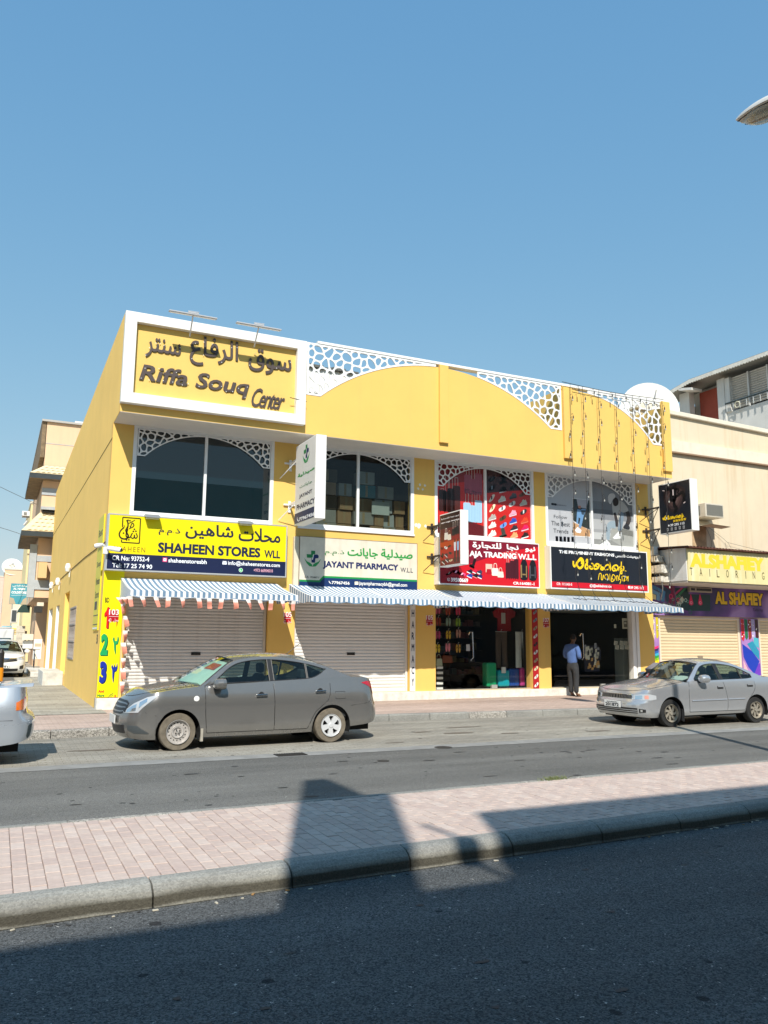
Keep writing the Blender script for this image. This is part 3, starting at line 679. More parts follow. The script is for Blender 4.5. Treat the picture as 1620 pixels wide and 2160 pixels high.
# ---------------------------------------------------------------- roller shutters
def shutter(parent, x0, x1, z0, z1, Y, pitch, m, edge, lock='black_plastic'):
    sh = MB().box(x0+.06, x1-.06, Y-.05, Y+.05, z1-.06, z1-.002).build('roller_shutter', edge, parent)
    for xa in (x0, x1-.06): MB().box(xa, xa+.06, Y-.06, Y+.05, z0, z1).build('guide_rail', edge, sh)
    n = int((z1-z0)/pitch); W_ = x1-x0-.122
    prof = [(0, 0), (-.010, .012), (-.016, pitch*.35), (-.016, pitch*.6), (-.009, pitch*.86), (.006, pitch*.9), (.006, pitch-.002)]
    me = None
    for i in range(n):
        if me is None:
            mb = MB(); V = [(x, y, z) for x in (0, W_) for y, z in prof]; k = len(prof)
            mb.add(V, [(j, k+j, k+j+1, j+1) for j in range(k-1)]); me = bpy.data.meshes.new('slat'); me.from_pydata(mb.v, [], mb.f); me.materials.append(m); me.update()
        o = bpy.data.objects.new('slat', me); C.objects.link(o); o.parent = sh; o.location = (x0+.061, Y+rnd.uniform(-.002, .002), z0+.02+i*pitch)
    MB().box(x0+.06, x1-.06, Y-.02, Y+.01, z0, z0+.05).build('bottom_rail', m, sh)
    c = (x0+x1)/2
    MB().box(c-.13, c+.10, Y-.025, Y-.0165, z0+.97, z0+1.04).build('lock_plate', mat(lock, (.02, .02, .02), .4), sh)
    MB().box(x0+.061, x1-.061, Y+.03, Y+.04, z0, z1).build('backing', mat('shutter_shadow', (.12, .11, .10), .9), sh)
    return sh
sh_grey = mat('shutter_grey_white', (.66, .655, .63), .45, noise=.06, scale=2, stain=((.40, .36, .30), .35))
sh_white = mat('shutter_white', (.76, .755, .73), .45, noise=.04, scale=2)
shutter(B, SH0+.01, P1a-.02, SZ, OZ, 20.17, .078, sh_grey, mat('shutter_rail', (.6, .56, .47), .5))
shutter(B, P1b+.01, P2s-.01, SZ, OZ, 20.17, .084, sh_white, mat('shutter_rail_white', (.72, .71, .68), .5))

# ---------------------------------------------------------------- open shops
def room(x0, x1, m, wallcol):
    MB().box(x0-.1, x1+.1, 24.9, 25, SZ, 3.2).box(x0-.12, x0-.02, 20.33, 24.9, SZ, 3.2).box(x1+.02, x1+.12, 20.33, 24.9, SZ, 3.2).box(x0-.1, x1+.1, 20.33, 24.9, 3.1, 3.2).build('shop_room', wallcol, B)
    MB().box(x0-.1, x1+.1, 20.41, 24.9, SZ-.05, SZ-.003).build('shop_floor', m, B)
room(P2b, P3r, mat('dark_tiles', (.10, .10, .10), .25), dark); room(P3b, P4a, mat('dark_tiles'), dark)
sglass = glass('shop_glass', (.90, .93, .92), 1.45, .0)
def shopfront(x0, x1, splits, name='shop_window'):
    f = MB(); fm_ = mat('aluminium_frame', (.55, .56, .56), .35, .6)
    f.box(x0, x1, 20.10, 20.15, SZ+.001, SZ+.03).box(x0, x1, 20.10, 20.15, OZ-.05, OZ-.002)
    fr = f.build('shop_window', fm_, B)
    xs = [x0]+splits+[x1]
    for p, q in zip(xs, xs[1:]):
        MB().quad((p+.006, 20.125, SZ+.03), (q-.006, 20.125, SZ+.03), (q-.006, 20.125, OZ-.05), (p+.006, 20.125, OZ-.05)).build('pane', sglass, fr)
    return fr
xs3 = [11.803, 12.084, 12.894]
f3 = shopfront(P2b+.01, P3r-.01, xs3)
xh = 12.214
MB().tube([(xh-.02, 20.1, 1.95), (xh-.02, 20.03, 2.02), (xh+.06, 20.03, 2.02), (xh+.09, 20.03, 1.3), (xh+.02, 20.06, 1.22)], .016, 8).build('door_handle', mat('chrome', (.8, .8, .8), .1, 1), f3)
MB().box(12.947, 13.14, 20.09, 20.16, SZ+.03, SZ+.13).build('patch_fitting', mat('aluminium_frame'), f3)
xs4 = [16.1, 17.165]
f4 = shopfront(P3b+.01, P4d-.01, xs4)
xh = 16.179
MB().tube([(xh-.02, 20.1, 1.95), (xh-.02, 20.03, 2.02), (xh+.03, 20.03, 2.02), (xh+.05, 20.03, 1.3), (xh+.0, 20.06, 1.22)], .016, 8).build('door_handle', mat('chrome'), f4)
MB().box(16.922, 17.089, 20.09, 20.16, SZ+.03, SZ+.1).build('patch_fitting', mat('aluminium_frame'), f4)
MB().box(P4d, P4d+.10, 19.985, 20.2, SZ+.001, OZ).box(P4d+.115, P4d+.16, 20.0, 20.2, SZ+.001, OZ).box(P4d+.175, P4a-.004, 19.985, 20.2, SZ+.001, OZ).build('white_door_jamb', whitep, B, bevel=.006)
# the glimpse of an upper fitting in the fashion shop
MB().box(P3b+.02, P4d-.02, 20.6, 22.2, 2.72, 2.95).build('ceiling_bulkhead', mat('bulkhead_grey', (.16, .19, .19), .7), B)

# ---------------------------------------------------------------- awnings
blu, wht = mat('awning_blue', (.15, .25, .37), .75, noise=.1, scale=8), mat('awning_white', (.80, .80, .80), .75, noise=.05, scale=8)
def awning(x0, x1, label, z0=3.18, z1=2.80, Yw=19.975, Yo=18.3, val=.15, pitch=.063, seed=0, mats=None):
    t = thing('awning', label, 'awning', (x0, Yw, z0), group='striped awnings over the shop fronts')
    mats = mats or [wht, blu]; n = round((x1-x0)/pitch/1)*1; p = (x1-x0)/n; rg = random.Random(seed)
    top = MB(); va = MB(); sidew = MB()
    K = 6
    for i in range(n):
        xa, xb = x0+i*p, x0+(i+1)*p
        for k in range(K):
            f = lambda u: (Yw+(Yo-Yw)*u, z0+(z1-z0)*u-.035*math.sin(math.pi*u)); (ya, za), (yb, zb) = f(k/K), f((k+1)/K)
            top.quad((xa, ya, za), (xb, ya, za), (xb, yb, zb), (xa, yb, zb), i % 2)
    S_ = .46                                           # scallop width
    def hem(x): return val*(.80+.20*abs(math.sin(math.pi*(x-x0)/S_)))
    def sw(x): return .012*math.sin(7*x+seed)+.008*math.sin(19*x)
    M_ = 2
    for i in range(n):
        for j in range(M_):
            xa, xb = x0+(i+j/M_)*p, x0+(i+(j+1)/M_)*p
            for q in range(3):
                A = lambda x, u: (x, Yo-.004-sw(x)*u, z1-hem(x)*u*.999)
                va.quad(A(xa, q/3), A(xb, q/3), A(xb, (q+1)/3), A(xa, (q+1)/3), i % 2)
            A = lambda x, u: (x, Yo-.008-sw(x)*u, z1-hem(x)*u)
            va.quad(A(xa, .93), A(xb, .93), A(xb, 1.06), A(xa, 1.06), 1)
    top.build('canopy', mats, t, smooth=True); va.build('valance', mats, t)
    for xs_ in (x0, x1):                                 # gathered side cheeks with their own hem
        m_ = MB(); ns_ = 20
        for i in range(ns_):
            ua, ub = i/ns_, (i+1)/ns_
            Y = lambda u: Yw+(Yo-Yw)*u
            Zt = lambda u: z0+(z1-z0)*u-.035*math.sin(math.pi*u)
            Zb = lambda u: z1-val*(.8+.2*abs(math.sin(math.pi*u*3.6)))
            m_.quad((xs_, Y(ua), Zb(ua)), (xs_, Y(ub), Zb(ub)), (xs_, Y(ub), Zt(ub)), (xs_, Y(ua), Zt(ua)), i % 2)
        m_.build('side_cheek', mats, t)
    fr = MB(); rr = .014
    fr.tube([(x0, Yo+.012, z1-.012), (x1, Yo+.012, z1-.012)], rr).tube([(x0, Yw, z0-.02), (x1, Yw, z0-.02)], rr)
    for xs_ in (x0+.02, (x0+x1)/2, x1-.02): fr.tube([(xs_, Yw, z0-.03), (xs_, Yo+.03, z1-.03)], rr).tube([(xs_, Yw, z1-.03), (xs_, Yo+.03, z1-.03)], rr)
    fr.build('frame', mat('awning_frame', (.6, .6, .58), .5), t)
    return t
AX = [(2.56, 6.40), (6.73, 10.98), (11.03, 14.72), (14.76, 18.62)]
awning(*AX[0], 'blue and white striped awning above the grey shutter, hung with red bunting', seed=1)
awning(*AX[1], 'blue and white striped awning above the white pharmacy shutter', seed=2)
awning(*AX[2], 'blue and white striped awning above the flip-flop and suitcase shop', seed=3)
awning(*AX[3], 'dusty blue and white striped awning above the fashion shop, lamp strings lying on it', seed=4, z0=3.17, mats=[mat('awning_dusty', (.62, .62, .60), .85, noise=.15, scale=6), blu])

# ================================================================ SIGNS ON THE YELLOW BUILDING
bx = lambda l: (l[0][0], l[0][1], l[1][0], l[1][1])
bn = lambda l: (-l[0][0], l[0][1], -l[1][0], l[1][1])
neg = lambda l: [(-p[0], p[1]) for p in l]
YZr = lambda X: (lambda u, v, t: (X-t, -u, v))         # face of a projecting sign: reads from the wall outwards
def mm(col, **k): return flat(col, **k)
alu = mat('sign_aluminium', (.62, .63, .64), .35, .5)

# --- the big framed name board
t = thing('name_board', 'big white framed yellow board with raised brown letters Riffa Souq Center', 'sign', (2.18, 18.9, 8.2))
fo = [(2.154,9.315),(6.619,9.293),(6.633,7.104),(2.143,7.119)]
fi = [(2.425,9.078),(6.369,9.073),(6.387,7.351),(2.427,7.36)]
ox0, ox1, oz0, oz1 = 2.165, (fo[1][0]+fo[2][0])/2, (fo[2][1]+fo[3][1])/2, (fo[0][1]+fo[1][1])/2
ix0, ix1, iz0, iz1 = (fi[0][0]+fi[3][0])/2, (fi[1][0]+fi[2][0])/2, (fi[2][1]+fi[3][1])/2, (fi[0][1]+fi[1][1])/2
MB().fill([rect(ox0, ox1, oz0, oz1), hole(rect(ix0, ix1, iz0, iz1))], XZ(18.72), 0, -.179).build('frame', whitep, t, bevel=.01)
MB().box(ix0-.01, ix1+.01, 18.87, 18.898, iz0-.01, iz1+.01).build('panel', mat('board_yellow', (.78, .52, .14), .7, noise=.03), t)
brown = mat('letter_brown', (.075, .055, .05), .5); brown_side = mat('letter_side', (.05, .037, .034), .6)
def solid(name, conts, Y, a, b, parent, m=(brown, brown_side), label=None):
    return MB().fill(conts, XZ(Y), b, a, 0, 1).build(name, list(m), parent, label=label)
rb = [(2.557,7.703),(5.115,7.601),(5.188,7.955),(3.265,8.107)]
solid('latin_letters', text('Riffa Souq', (rb[0][0], rb[1][1], rb[2][0], rb[3][1]), bold=.021, shear=.2), 18.87, .008, .034, t)
solid('script_letters', text('Center', bx([(5.258,7.434),(6.116,7.926)]), bold=.006, shear=.5, spacing=.82), 18.87, .008, .03, t)
for wd_, a in (('سنتر', [(2.665,8.293),(3.481,8.792)]), ('الرفاع', [(3.7,8.278),(4.879,9.031)]), ('سوق', [(5.146,8.318),(6.262,8.943)])):
    solid('arabic_letters', text(wd_, bx(a), bold=.012), 18.87, .008, .034, t)
mb = MB()
for x, z in [(2.601,7.756),(2.781,7.741),(2.677,8.009),(2.933,7.781),(2.993,8.052),(3.108,7.772),(3.164,8.013),(3.329,7.768),(3.403,8.014),(3.554,7.729),(3.69,7.785),(3.953,7.751),(4.154,8.019),(4.268,7.841),(4.494,7.83),(4.613,7.718),(4.775,7.741),(4.917,7.843),(5.136,7.905),(5.09,7.637),(2.75,8.523),(2.676,8.331),(2.894,8.663),(2.989,8.672),(3.082,8.633),(3.46,8.642),(3.819,8.813),(3.749,8.415),(4.021,8.877),(4.225,8.863),(4.024,8.551),(4.708,8.851),(4.843,8.874),(4.476,8.439),(5.31,8.8),(5.422,8.811),(5.172,8.474),(5.643,8.434),(6.23,8.718),(5.869,8.507)]:
    mb.lathe([(0, 18.827), (.010, 18.829), (.011, 18.837)], (x, 0, z), 'y', 8)
mb.build('bolt', mat('bolt_steel', (.8, .8, .8), .3), t, kind='stuff')
MB().tube([(6.2, 18.7, 7.75), (6.66, 18.75, 7.72)], .01).build('stub', blackw, t)

# --- floodlights reaching over the board
def flood(x, label):
    t = thing('floodlight', label, 'floodlight', (x, 18.72, 9.3), group='floodlights over the name board')
    g = mat('floodlight_grey', (.45, .46, .48), .5)
    MB().tube([(x-.10, 18.71, 8.92), (x-.14, 18.25, 9.24)], .016).build('arm', mat('arm_white', (.7, .7, .7), .4), t)
    MB().obox((x-.14, 18.22, 9.27), (.56, 0, 0), (0, .07, .01), (0, -.002, .016)).build('lamp_bar', g, t, bevel=.008)
    MB().obox((x-.14, 18.22, 9.246), (.53, 0, 0), (0, .05, .006), (0, 0, .004)).build('diffuser', mat('led_cover', (.75, .78, .8), .3), t)
    m = MB(); m.obox((x-.14, 18.23, 9.31), (.12, 0, 0), (0, .05, 0), (0, 0, .014))
    for dx in (-.12, 0, .1): m.tube([(x-.14+dx, 18.23, 9.29), (x-.14+dx+.03, 18.24, 9.36)], .01)
    m.tube([(x-.26, 18.23, 9.35), (x-.0, 18.23, 9.36)], .01); m.build('bracket', g, t)
flood(3.751, 'slim floodlight on the left half of the name board top')
flood(5.34, 'slim floodlight on the right half of the name board top')

def board(name, label, q, Y, depth, facecol, edge, frame=.025, ywall=19.995, group=None):
    """box sign on the wall; q = four corners measured on its face"""
    x0 = (q[0][0]+q[3][0])/2; x1 = (q[1][0]+q[2][0])/2; z0 = (q[2][1]+q[3][1])/2; z1 = (q[0][1]+q[1][1])/2
    t = thing(name, label, 'sign', (x0, ywall, z0), group=group)
    MB().fill([rect(x0, x1, z0, z1), hole(rect(x0+frame, x1-frame, z0+frame, z1-frame))], XZ(Y), 0, -(ywall-Y)).build('frame', edge, t, bevel=.004)
    MB().box(x0+frame-.002, x1-frame+.002, Y+.006, Y+.02, z0+frame-.002, z1-frame+.002).build('panel', facecol, t)
    return t, x0, x1, z0, z1
# --- Shaheen stores
Ys = 19.74
q = [(2.162,4.662),(6.574,4.675),(6.573,3.336),(2.172,3.321)]
t, x0, x1, z0, z1 = board('shop_sign', 'long bright yellow and navy sign reading SHAHEEN STORES WLL', q, Ys, .2, mat('sign_yellow', (.80, .66, .0), .4), alu, .03)
nb = [(2.214,3.723),(6.55,3.735)]; nz = (nb[0][1]+nb[1][1])/2
A = Art(XZ(Ys+.006), .001)
NV, GB = '0E1B3E', '241A08'
A.add('101C40', rect(x0+.03, x1-.03, z0+.03, nz))
A.text('14213F', 'SHAHEEN STORES', bx([(3.339,3.8),(5.874,4.048)]), bold=.042)
A.text('14213F', 'WLL', bx([(5.974,3.807),(6.397,4.002)]), bold=.034)
for wd_, a in (('محلات', [(5.298,4.192),(6.389,4.548)]), ('شاهين', [(3.975,4.174),(5.165,4.56)]), ('ذ.م.م', [(3.335,4.223),(3.848,4.399)])):
    A.text('1A2238', wd_, bx(a), bold=.02, layer=2)
A.text('8A6A10', 'SHAHEEN', bx([(2.318,3.78),(3.044,3.903)]), spacing=1.35, layer=2)
for s_, a, b_ in (('CR No: 93752-4', [(2.308,3.566),(3.151,3.678)], .018), ('Tel: 17 25 74 90', [(2.318,3.396),(3.228,3.5)], .018), ('shaheenstoresbh', [(3.598,3.574),(4.522,3.676)], .018), ('info@shaheenstores.com', [(5.055,3.557),(6.395,3.687)], .014)):
    A.text('F2F4F8', s_, bx(a), bold=b_, layer=3)
A.text('D8A0B0', '+973 66904010', bx([(5.712,3.44),(6.214,3.521)]), bold=.015, layer=3)
ig = bx([(3.463,3.581),(3.569,3.685)]); A.add('D8407A', rect(ig[0], ig[2], ig[1], ig[3]), layer=3)
cx_, cz_ = (ig[0]+ig[2])/2, (ig[1]+ig[3])/2; r_ = (ig[2]-ig[0])/2
A.add('FFFFFF', rect(ig[0]+.02, ig[2]-.02, ig[1]+.02, ig[3]-.02), hole(rect(ig[0]+.03, ig[2]-.03, ig[1]+.03, ig[3]-.03)), disc(cx_, cz_, r_*.42), hole(disc(cx_, cz_, r_*.28)), layer=4)
wa = [(5.384,3.466)][0]; A.add('EAF5EE', disc(*wa, .052), layer=3); A.add('25B35A', disc(*wa, .043), layer=4); A.add('EAF5EE', stroke([(wa[0]-.02, wa[1]+.018), (wa[0]-.012, wa[1]-.006), (wa[0]+.018, wa[1]-.02)], .014), layer=5)
en = bx([(4.914,3.587),(5.021,3.672)]); A.add('E8ECF4', rect(*[en[0], en[2], en[1], en[3]]), layer=3); A.add('20304F', stroke([(en[0], en[3]-.005), ((en[0]+en[2])/2, (en[1]+en[3])/2-.01), (en[2], en[3]-.005)], .01, 1), layer=4)
lg = lambda *P: None
K = '241A08'
for pts, wd_ in (([(2.493,4.589),(2.899,4.584),(2.901,3.992),(2.495,3.996),(2.491,4.056)], .018), ([(2.493,4.589),(2.496,4.352)], .018)):
    for a, b in zip(pts, pts[1:]): A.add(K, stroke([a, b], .034), layer=2)
for pts, wd_ in (([(2.538,4.354),(2.463,4.271),(2.434,4.181),(2.467,4.105),(2.543,4.076),(2.616,4.097),(2.64,4.155),(2.604,4.225),(2.579,4.285),(2.613,4.359),(2.62,4.422),(2.605,4.488),(2.577,4.525)], .038), ([(2.596,4.364),(2.616,4.298),(2.594,4.219),(2.592,4.152),(2.631,4.115),(2.684,4.124),(2.713,4.193),(2.732,4.233)], .032), ([(2.708,4.125),(2.739,4.099),(2.775,4.129),(2.777,4.186),(2.786,4.125),(2.819,4.11),(2.846,4.156),(2.813,4.233)], .03), ([(2.634,4.451),(2.701,4.494),(2.774,4.542)], .02), ([(2.641,4.322),(2.678,4.341),(2.69,4.415),(2.719,4.468),(2.754,4.419),(2.725,4.367),(2.688,4.353),(2.665,4.385)], .024), ([(2.535,4.405),(2.532,4.376),(2.553,4.378)], .014)):
    A.add(K, stroke(pts, wd_), layer=2)
for x, z in [(2.527,4.214),(2.605,4.058),(2.658,4.064),(2.77,4.322),(2.749,4.27),(2.807,4.277),(2.614,4.528),(2.657,4.519)]: A.add(K, [(x-.024, z), (x, z-.024), (x+.024, z), (x, z+.024)], layer=3)
A.build('lettering', t)
for i, px_ in enumerate((393, 1030)):
    a = [(3.15,4.613),(5.429,4.619)][i]
    l = thing('sign_lamp', ('small wedge lamp over the left end of the yellow SHAHEEN sign', 'small wedge lamp over the right part of the yellow SHAHEEN sign')[i], 'lamp', (a[0], 19.74, a[1]), group='lamps over the yellow shop sign')
    MB().add([(a[0]-.17, 19.50, a[1]-.02), (a[0]+.17, 19.50, a[1]-.02), (a[0]+.17, 19.73, a[1]+.03), (a[0]-.17, 19.73, a[1]+.03), (a[0]-.17, 19.50, a[1]+.03), (a[0]+.17, 19.50, a[1]+.03), (a[0]+.17, 19.73, a[1]+.09), (a[0]-.17, 19.73, a[1]+.09)], [(0, 3, 2, 1), (4, 5, 6, 7), (0, 1, 5, 4), (1, 2, 6, 5), (2, 3, 7, 6), (3, 0, 4, 7)]).build('housing', mat('lamp_grey', (.30, .32, .34), .4, .3), l, bevel=.006)
    MB().box(a[0]-.15, a[0]+.15, 19.53, 19.70, a[1]-.03, a[1]-.022).build('lens', mat('lens_pale', (.7, .7, .62), .2), l)

# --- Jayant pharmacy wall sign
q = [(6.943,4.443),(10.419,4.437),(10.415,3.148),(6.964,3.116)]
cream = mat('sign_cream', (.70, .64, .52), .5, noise=.10, scale=3, stain=((.42, .34, .24), .35))
t, x0, x1, z0, z1 = board('shop_sign', 'weathered cream sign reading JAYANT PHARMACY with green and navy band', q, 19.86, .1, cream, mat('sign_edge_brown', (.22, .15, .10), .7), .012)
MB().box(x0-.14, x0-.003, 19.88, 19.99, z0+.02, z1-.02).build('side_batten', mat('batten_cream', (.66, .60, .46), .7, noise=.1), t)
A = Art(XZ(19.866), .001)
gz = [(6.972,3.302),(7.514,3.316),(7.63,3.424),(10.409,3.424)]; z_lo = gz[0][1]; z_hi = (gz[2][1]+gz[3][1])/2; xk = gz[1][0]; xk2 = gz[2][0]; th = .05
A.add('1E8A45', [(x0+.014, z_lo), (xk, z_lo), (xk2, z_hi), (x1-.014, z_hi), (x1-.014, z_hi-th), (xk2+.02, z_hi-th), (xk+.02, z_lo-th), (x0+.014, z_lo-th)])
A.add('12305F', [(x0+.014, z0+.014), (x1-.014, z0+.014), (x1-.014, z_hi-th), (xk2+.02, z_hi-th), (xk+.02, z_lo-th), (x0+.014, z_lo-th)])
GR = '23913F'
for wd_, a in (('صيدلية', [(9.294,3.941),(10.267,4.232)]), ('جايانت', [(8.306,3.937),(9.206,4.218)])): A.text(GR, wd_, bx(a), bold=.03, layer=2)
A.text('2E7A3E', 'ذ.م.م', bx([(7.658,3.966),(8.216,4.12)]), bold=.01, layer=2)
A.text('14245A', 'JAYANT PHARMACY', bx([(7.613,3.605),(9.828,3.823)]), bold=.045, layer=2)
A.text('1A2440', 'W.L.L', bx([(9.893,3.617),(10.274,3.745)]), bold=.01, layer=2)
A.text('2A2A2A', 'C.R: 152467-1', bx([(7.112,3.349),(7.512,3.404)]), bold=.015, layer=2)
A.text('F0EEE8', '77967456', bx([(7.871,3.217),(8.383,3.298)]), bold=.03, layer=4)
A.text('F0EEE8', 'jayantpharmacybh@gmail.com', bx([(8.657,3.194),(10.096,3.325)]), bold=.015, layer=4)
en = bx([(8.528,3.226),(8.636,3.31)]); A.add('F0E8D0', rect(en[0], en[2], en[1], en[3]), layer=4); A.add('8A7A50', stroke([(en[0], en[3]), ((en[0]+en[2])/2, (en[1]+en[3])/2), (en[2], en[3])], .008, 1), layer=5)
ph = [(7.793,3.298),(7.81,3.257),(7.858,3.231)]; A.add('F0EEE8', stroke(ph, .02), layer=4)
def pharm_logo(A, c, s, flip=1):
    """cross of two colours over a pair of leaves"""
    u, v = c; P = lambda l: [(u+x*s, v+y*s) for x, y in l]
    A.add('1F7A43', P([(-.18, .62), (.26, .62), (.26, .28), (.05, .1), (-.05, -.12), (-.2, -.1), (-.2, -.12), (-.62, -.12), (-.66, .24), (-.18, .24)]), layer=2)
    A.add('12265A', P([(.1, .22), (.5, .26), (.66, .12), (.62, -.12), (.3, -.16), (.26, -.6), (-.12, -.6), (-.14, -.16), (.0, -.1)]), layer=3)
    A.add('E8E4DC', P([(-.1, -.3), (.04, .08), (.0, .12), (.12, .3), (.16, .26), (.1, .08), (.02, -.3)]), layer=4)
    for sg in (-1, 1): A.add('2B8F4E', P([(0, -1.02), (sg*.35, -.98), (sg*.66, -.66), (sg*.93, -.16), (sg*.6, -.5), (sg*.3, -.62), (sg*.05, -.8)][::sg]), layer=2)
lc = [(7.324,3.911),(7.567,3.899)]; pharm_logo(A, lc[0], (lc[1][0]-lc[0][0])/.95)
A.build('lettering', t)

# --- New Naja trading wall sign
def shoe(A, c, w_, h, cols, rot=0., kind='shoe', layer=2):
    u, v = c; cr, sr = math.cos(rot), math.sin(rot)
    T = lambda l: [(u+(x*cr*w_-y*sr*h), v+(x*sr*w_+y*cr*h)) for x, y in l]
    body = {'shoe': [(-.5, -.2), (-.42, .0), (-.15, .18), (.02, .42), (.2, .5), (.3, .3), (.46, .42), (.5, .1), (.5, -.2)],
            'boot': [(-.5, -.3), (-.45, -.1), (-.1, .0), (-.05, .6), (.4, .6), (.42, -.1), (.5, -.3)],
            'slide': [(-.5, -.1), (-.38, .16), (.0, .3), (.35, .42), (.5, .2), (.3, -.15), (-.3, -.32)],
            'flat': [(-.5, -.35), (-.3, -.1), (.2, .45), (.42, .5), (.5, .3), (.1, -.25), (-.35, -.5)]}[kind]
    body = catmull(body, 3, True); A.add(cols[0], T(body), layer=layer)
    if kind in ('shoe', 'boot'): A.add(cols[1], T([(-.52, -.38), (-.5, -.18), (.5, -.18), (.5, -.38)]), layer=layer)
    if kind == 'shoe' and len(cols) > 2: A.add(cols[2], T([(-.1, .05), (.05, .3), (.14, .28), (.02, .02)]), T([(.05, -.02), (.25, .2), (.32, .14), (.15, -.08)]), layer=layer+1)
    if kind in ('slide', 'flat'): A.add(cols[1], T([(-.15, -.2), (-.02, .3), (.16, .34), (.06, -.12)]), layer=layer+1)
def suitcase(A, x0, z0, x1, z1, col, dk, hz, layer=2):
    w_ = x1-x0; r_ = w_*.12; A.add('C8B8B0', rect(x0+w_*.28, x0+w_*.34, z1, hz), rect(x0+w_*.66, x0+w_*.72, z1, hz), rect(x0+w_*.28, x0+w_*.72, hz-.01, hz+.006), layer=layer)
    A.add(col, [(x0+r_, z0), (x1-r_, z0), (x1, z0+r_), (x1, z1-r_), (x1-r_, z1), (x0+r_, z1), (x0, z1-r_), (x0, z0+r_)], layer=layer)
    for k in range(1, 5): A.add(dk, rect(x0+w_*k/5-.003, x0+w_*k/5+.003, z0+.02, z1-.02), layer=layer+1)
    A.add('1A1210', disc(x0+w_*.2, z0-.012, .014, 8), disc(x0+w_*.8, z0-.012, .014, 8), layer=layer)
def handbag(A, x0, z0, x1, z1, col, hc, layer=2):
    w_, h = x1-x0, z1-z0; A.add(col, [(x0+w_*.06, z0), (x1-w_*.06, z0), (x1, z0+h*.1), (x1-w_*.1, z0+h*.62), (x0+w_*.1, z0+h*.62), (x0, z0+h*.1)], layer=layer)
    A.add(hc, stroke([(x0+w_*.28, z0+h*.6), (x0+w_*.34, z0+h*.95), (x0+w_*.5, z1), (x0+w_*.66, z0+h*.95), (x0+w_*.72, z0+h*.6)], w_*.07), layer=layer+1)
q = [(11.016,4.643),(14.429,4.657),(14.415,3.323),(11.012,3.328)]
RD = 'C4101C'
t, x0, x1, z0, z1 = board('shop_sign', 'red sign reading NAJA TRADING with shoes, bags and suitcases', q, 19.70, .25, mat('sign_red', (.56, .010, .02), .35), mat('sign_white_edge', (.75, .74, .72), .4), .028)
A = Art(XZ(19.706), .001)
A.add('7A1028', [(x0+.03, z1-.03), (x1-.03, z1-.03), (x1-.03, z1-.10), (x0+2.2, z1-.30), (x0+.9, z1-.75), (x0+.03, z1-.9)])
A.add('8C0E1E', [(x0+.03, z0+.03), (x0+.9, z0+.03), (x0+.7, z0+.5), (x0+.03, z0+.55)])
A.text('F4F2F0', 'AJA TRADING W.L.L', bx([(12,4.103),(14.312,4.314)]), bold=.045, layer=3)
A.text('F4F2F0', 'NEW N', bx([(11.24,4.106),(11.973,4.33)]), bold=.045, layer=3)
for wd_, a in (('نيو', [(13.918,4.371),(14.283,4.543)]), ('نجا', [(13.27,4.383),(13.689,4.569)]), ('للتجارة', [(12.105,4.362),(13.085,4.586)])): A.text('F4F2F0', wd_, bx(a), bold=.03, layer=3)
A.text('F4F2F0', '39580669', bx([(11.392,3.403),(11.951,3.519)]), bold=.03, layer=3)
A.text('F4F2F0', 'CR:164081-1', bx([(13.479,3.401),(14.224,3.485)]), bold=.03, layer=3)
pc = [(11.316,3.461)][0]; A.add('F4F2F0', disc(*pc, .045), hole(disc(*pc, .037)), stroke([(pc[0]-.018, pc[1]+.02), (pc[0]-.01, pc[1]-.008), (pc[0]+.02, pc[1]-.02)], .012), layer=3)
for c, kd, cl in zip([(12.106,3.925),(11.328,3.634),(11.55,3.68),(11.75,3.627),(12.01,3.72),(12.171,3.732),(12.331,3.714),(12.009,3.601),(12.184,3.608),(12.336,3.597)], ['boot', 'flat', 'slide', 'slide', 'shoe', 'shoe', 'shoe', 'shoe', 'shoe', 'shoe'], [('1A1014', '1A1014'), ('2A1416', '8A7A70'), ('E05A90', 'F0A0C0'), ('E04A80', 'F4B0C8'), ('1E1A30', 'F0F0F0'), ('D01C40', 'F0F0F0'), ('303850', 'F0F0F0'), ('2040A0', 'E0E0F0'), ('1A1A20', 'E08080'), ('202A60', 'F0F0F0')]):
    shoe(A, c, .24 if kd == 'slide' else .17, .16 if kd != 'boot' else .28, cl, -.35, kd)
b1 = [(12.542,3.577),(12.764,3.961),(12.744,3.631),(12.99,3.984),(12.938,3.588),(13.154,3.864)]
A.add('D8B8A8', rect(b1[0][0], b1[1][0], b1[0][1]+.14, b1[1][1]), layer=2); handbag(A, b1[0][0]+.02, b1[0][1]+.1, b1[1][0]-.02, b1[1][1]-.06, 'B01020', 'D8B8A8', 3)
handbag(A, b1[2][0], b1[2][1], b1[3][0], b1[3][1], 'E8E0D0', 'E8E0D0', 4); handbag(A, b1[4][0], b1[4][1], b1[5][0], b1[5][1], 'DED4C2', 'DED4C2', 5)
for i, (px_) in enumerate([(13.224,3.574),(13.376,3.575),(13.523,3.573)]):
    suitcase(A, px_[0], px_[1], px_[0]+.155, px_[1]+(.46, .52, .58)[i], '4A1420', '2A0C14', px_[1]+(.78, .82, .78)[i])
for i, px_ in enumerate([(13.744,3.569),(14.054,3.561)]):
    u, v = px_; A.add('16161C', catmull([(u, v), (u+.24, v), (u+.26, v+.3), (u+.22, v+.52), (u+.12, v+.6), (u+.03, v+.5), (u-.01, v+.28)], 3, True), layer=2); A.add(('8A7248', '4A4A52')[i], rect(u+.0, u+.05, v+.04, v+.42), rect(u+.19, u+.225, v+.06, v+.4), rect(u+.06, u+.18, v+.12, v+.16), layer=3)
A.build('lettering', t)

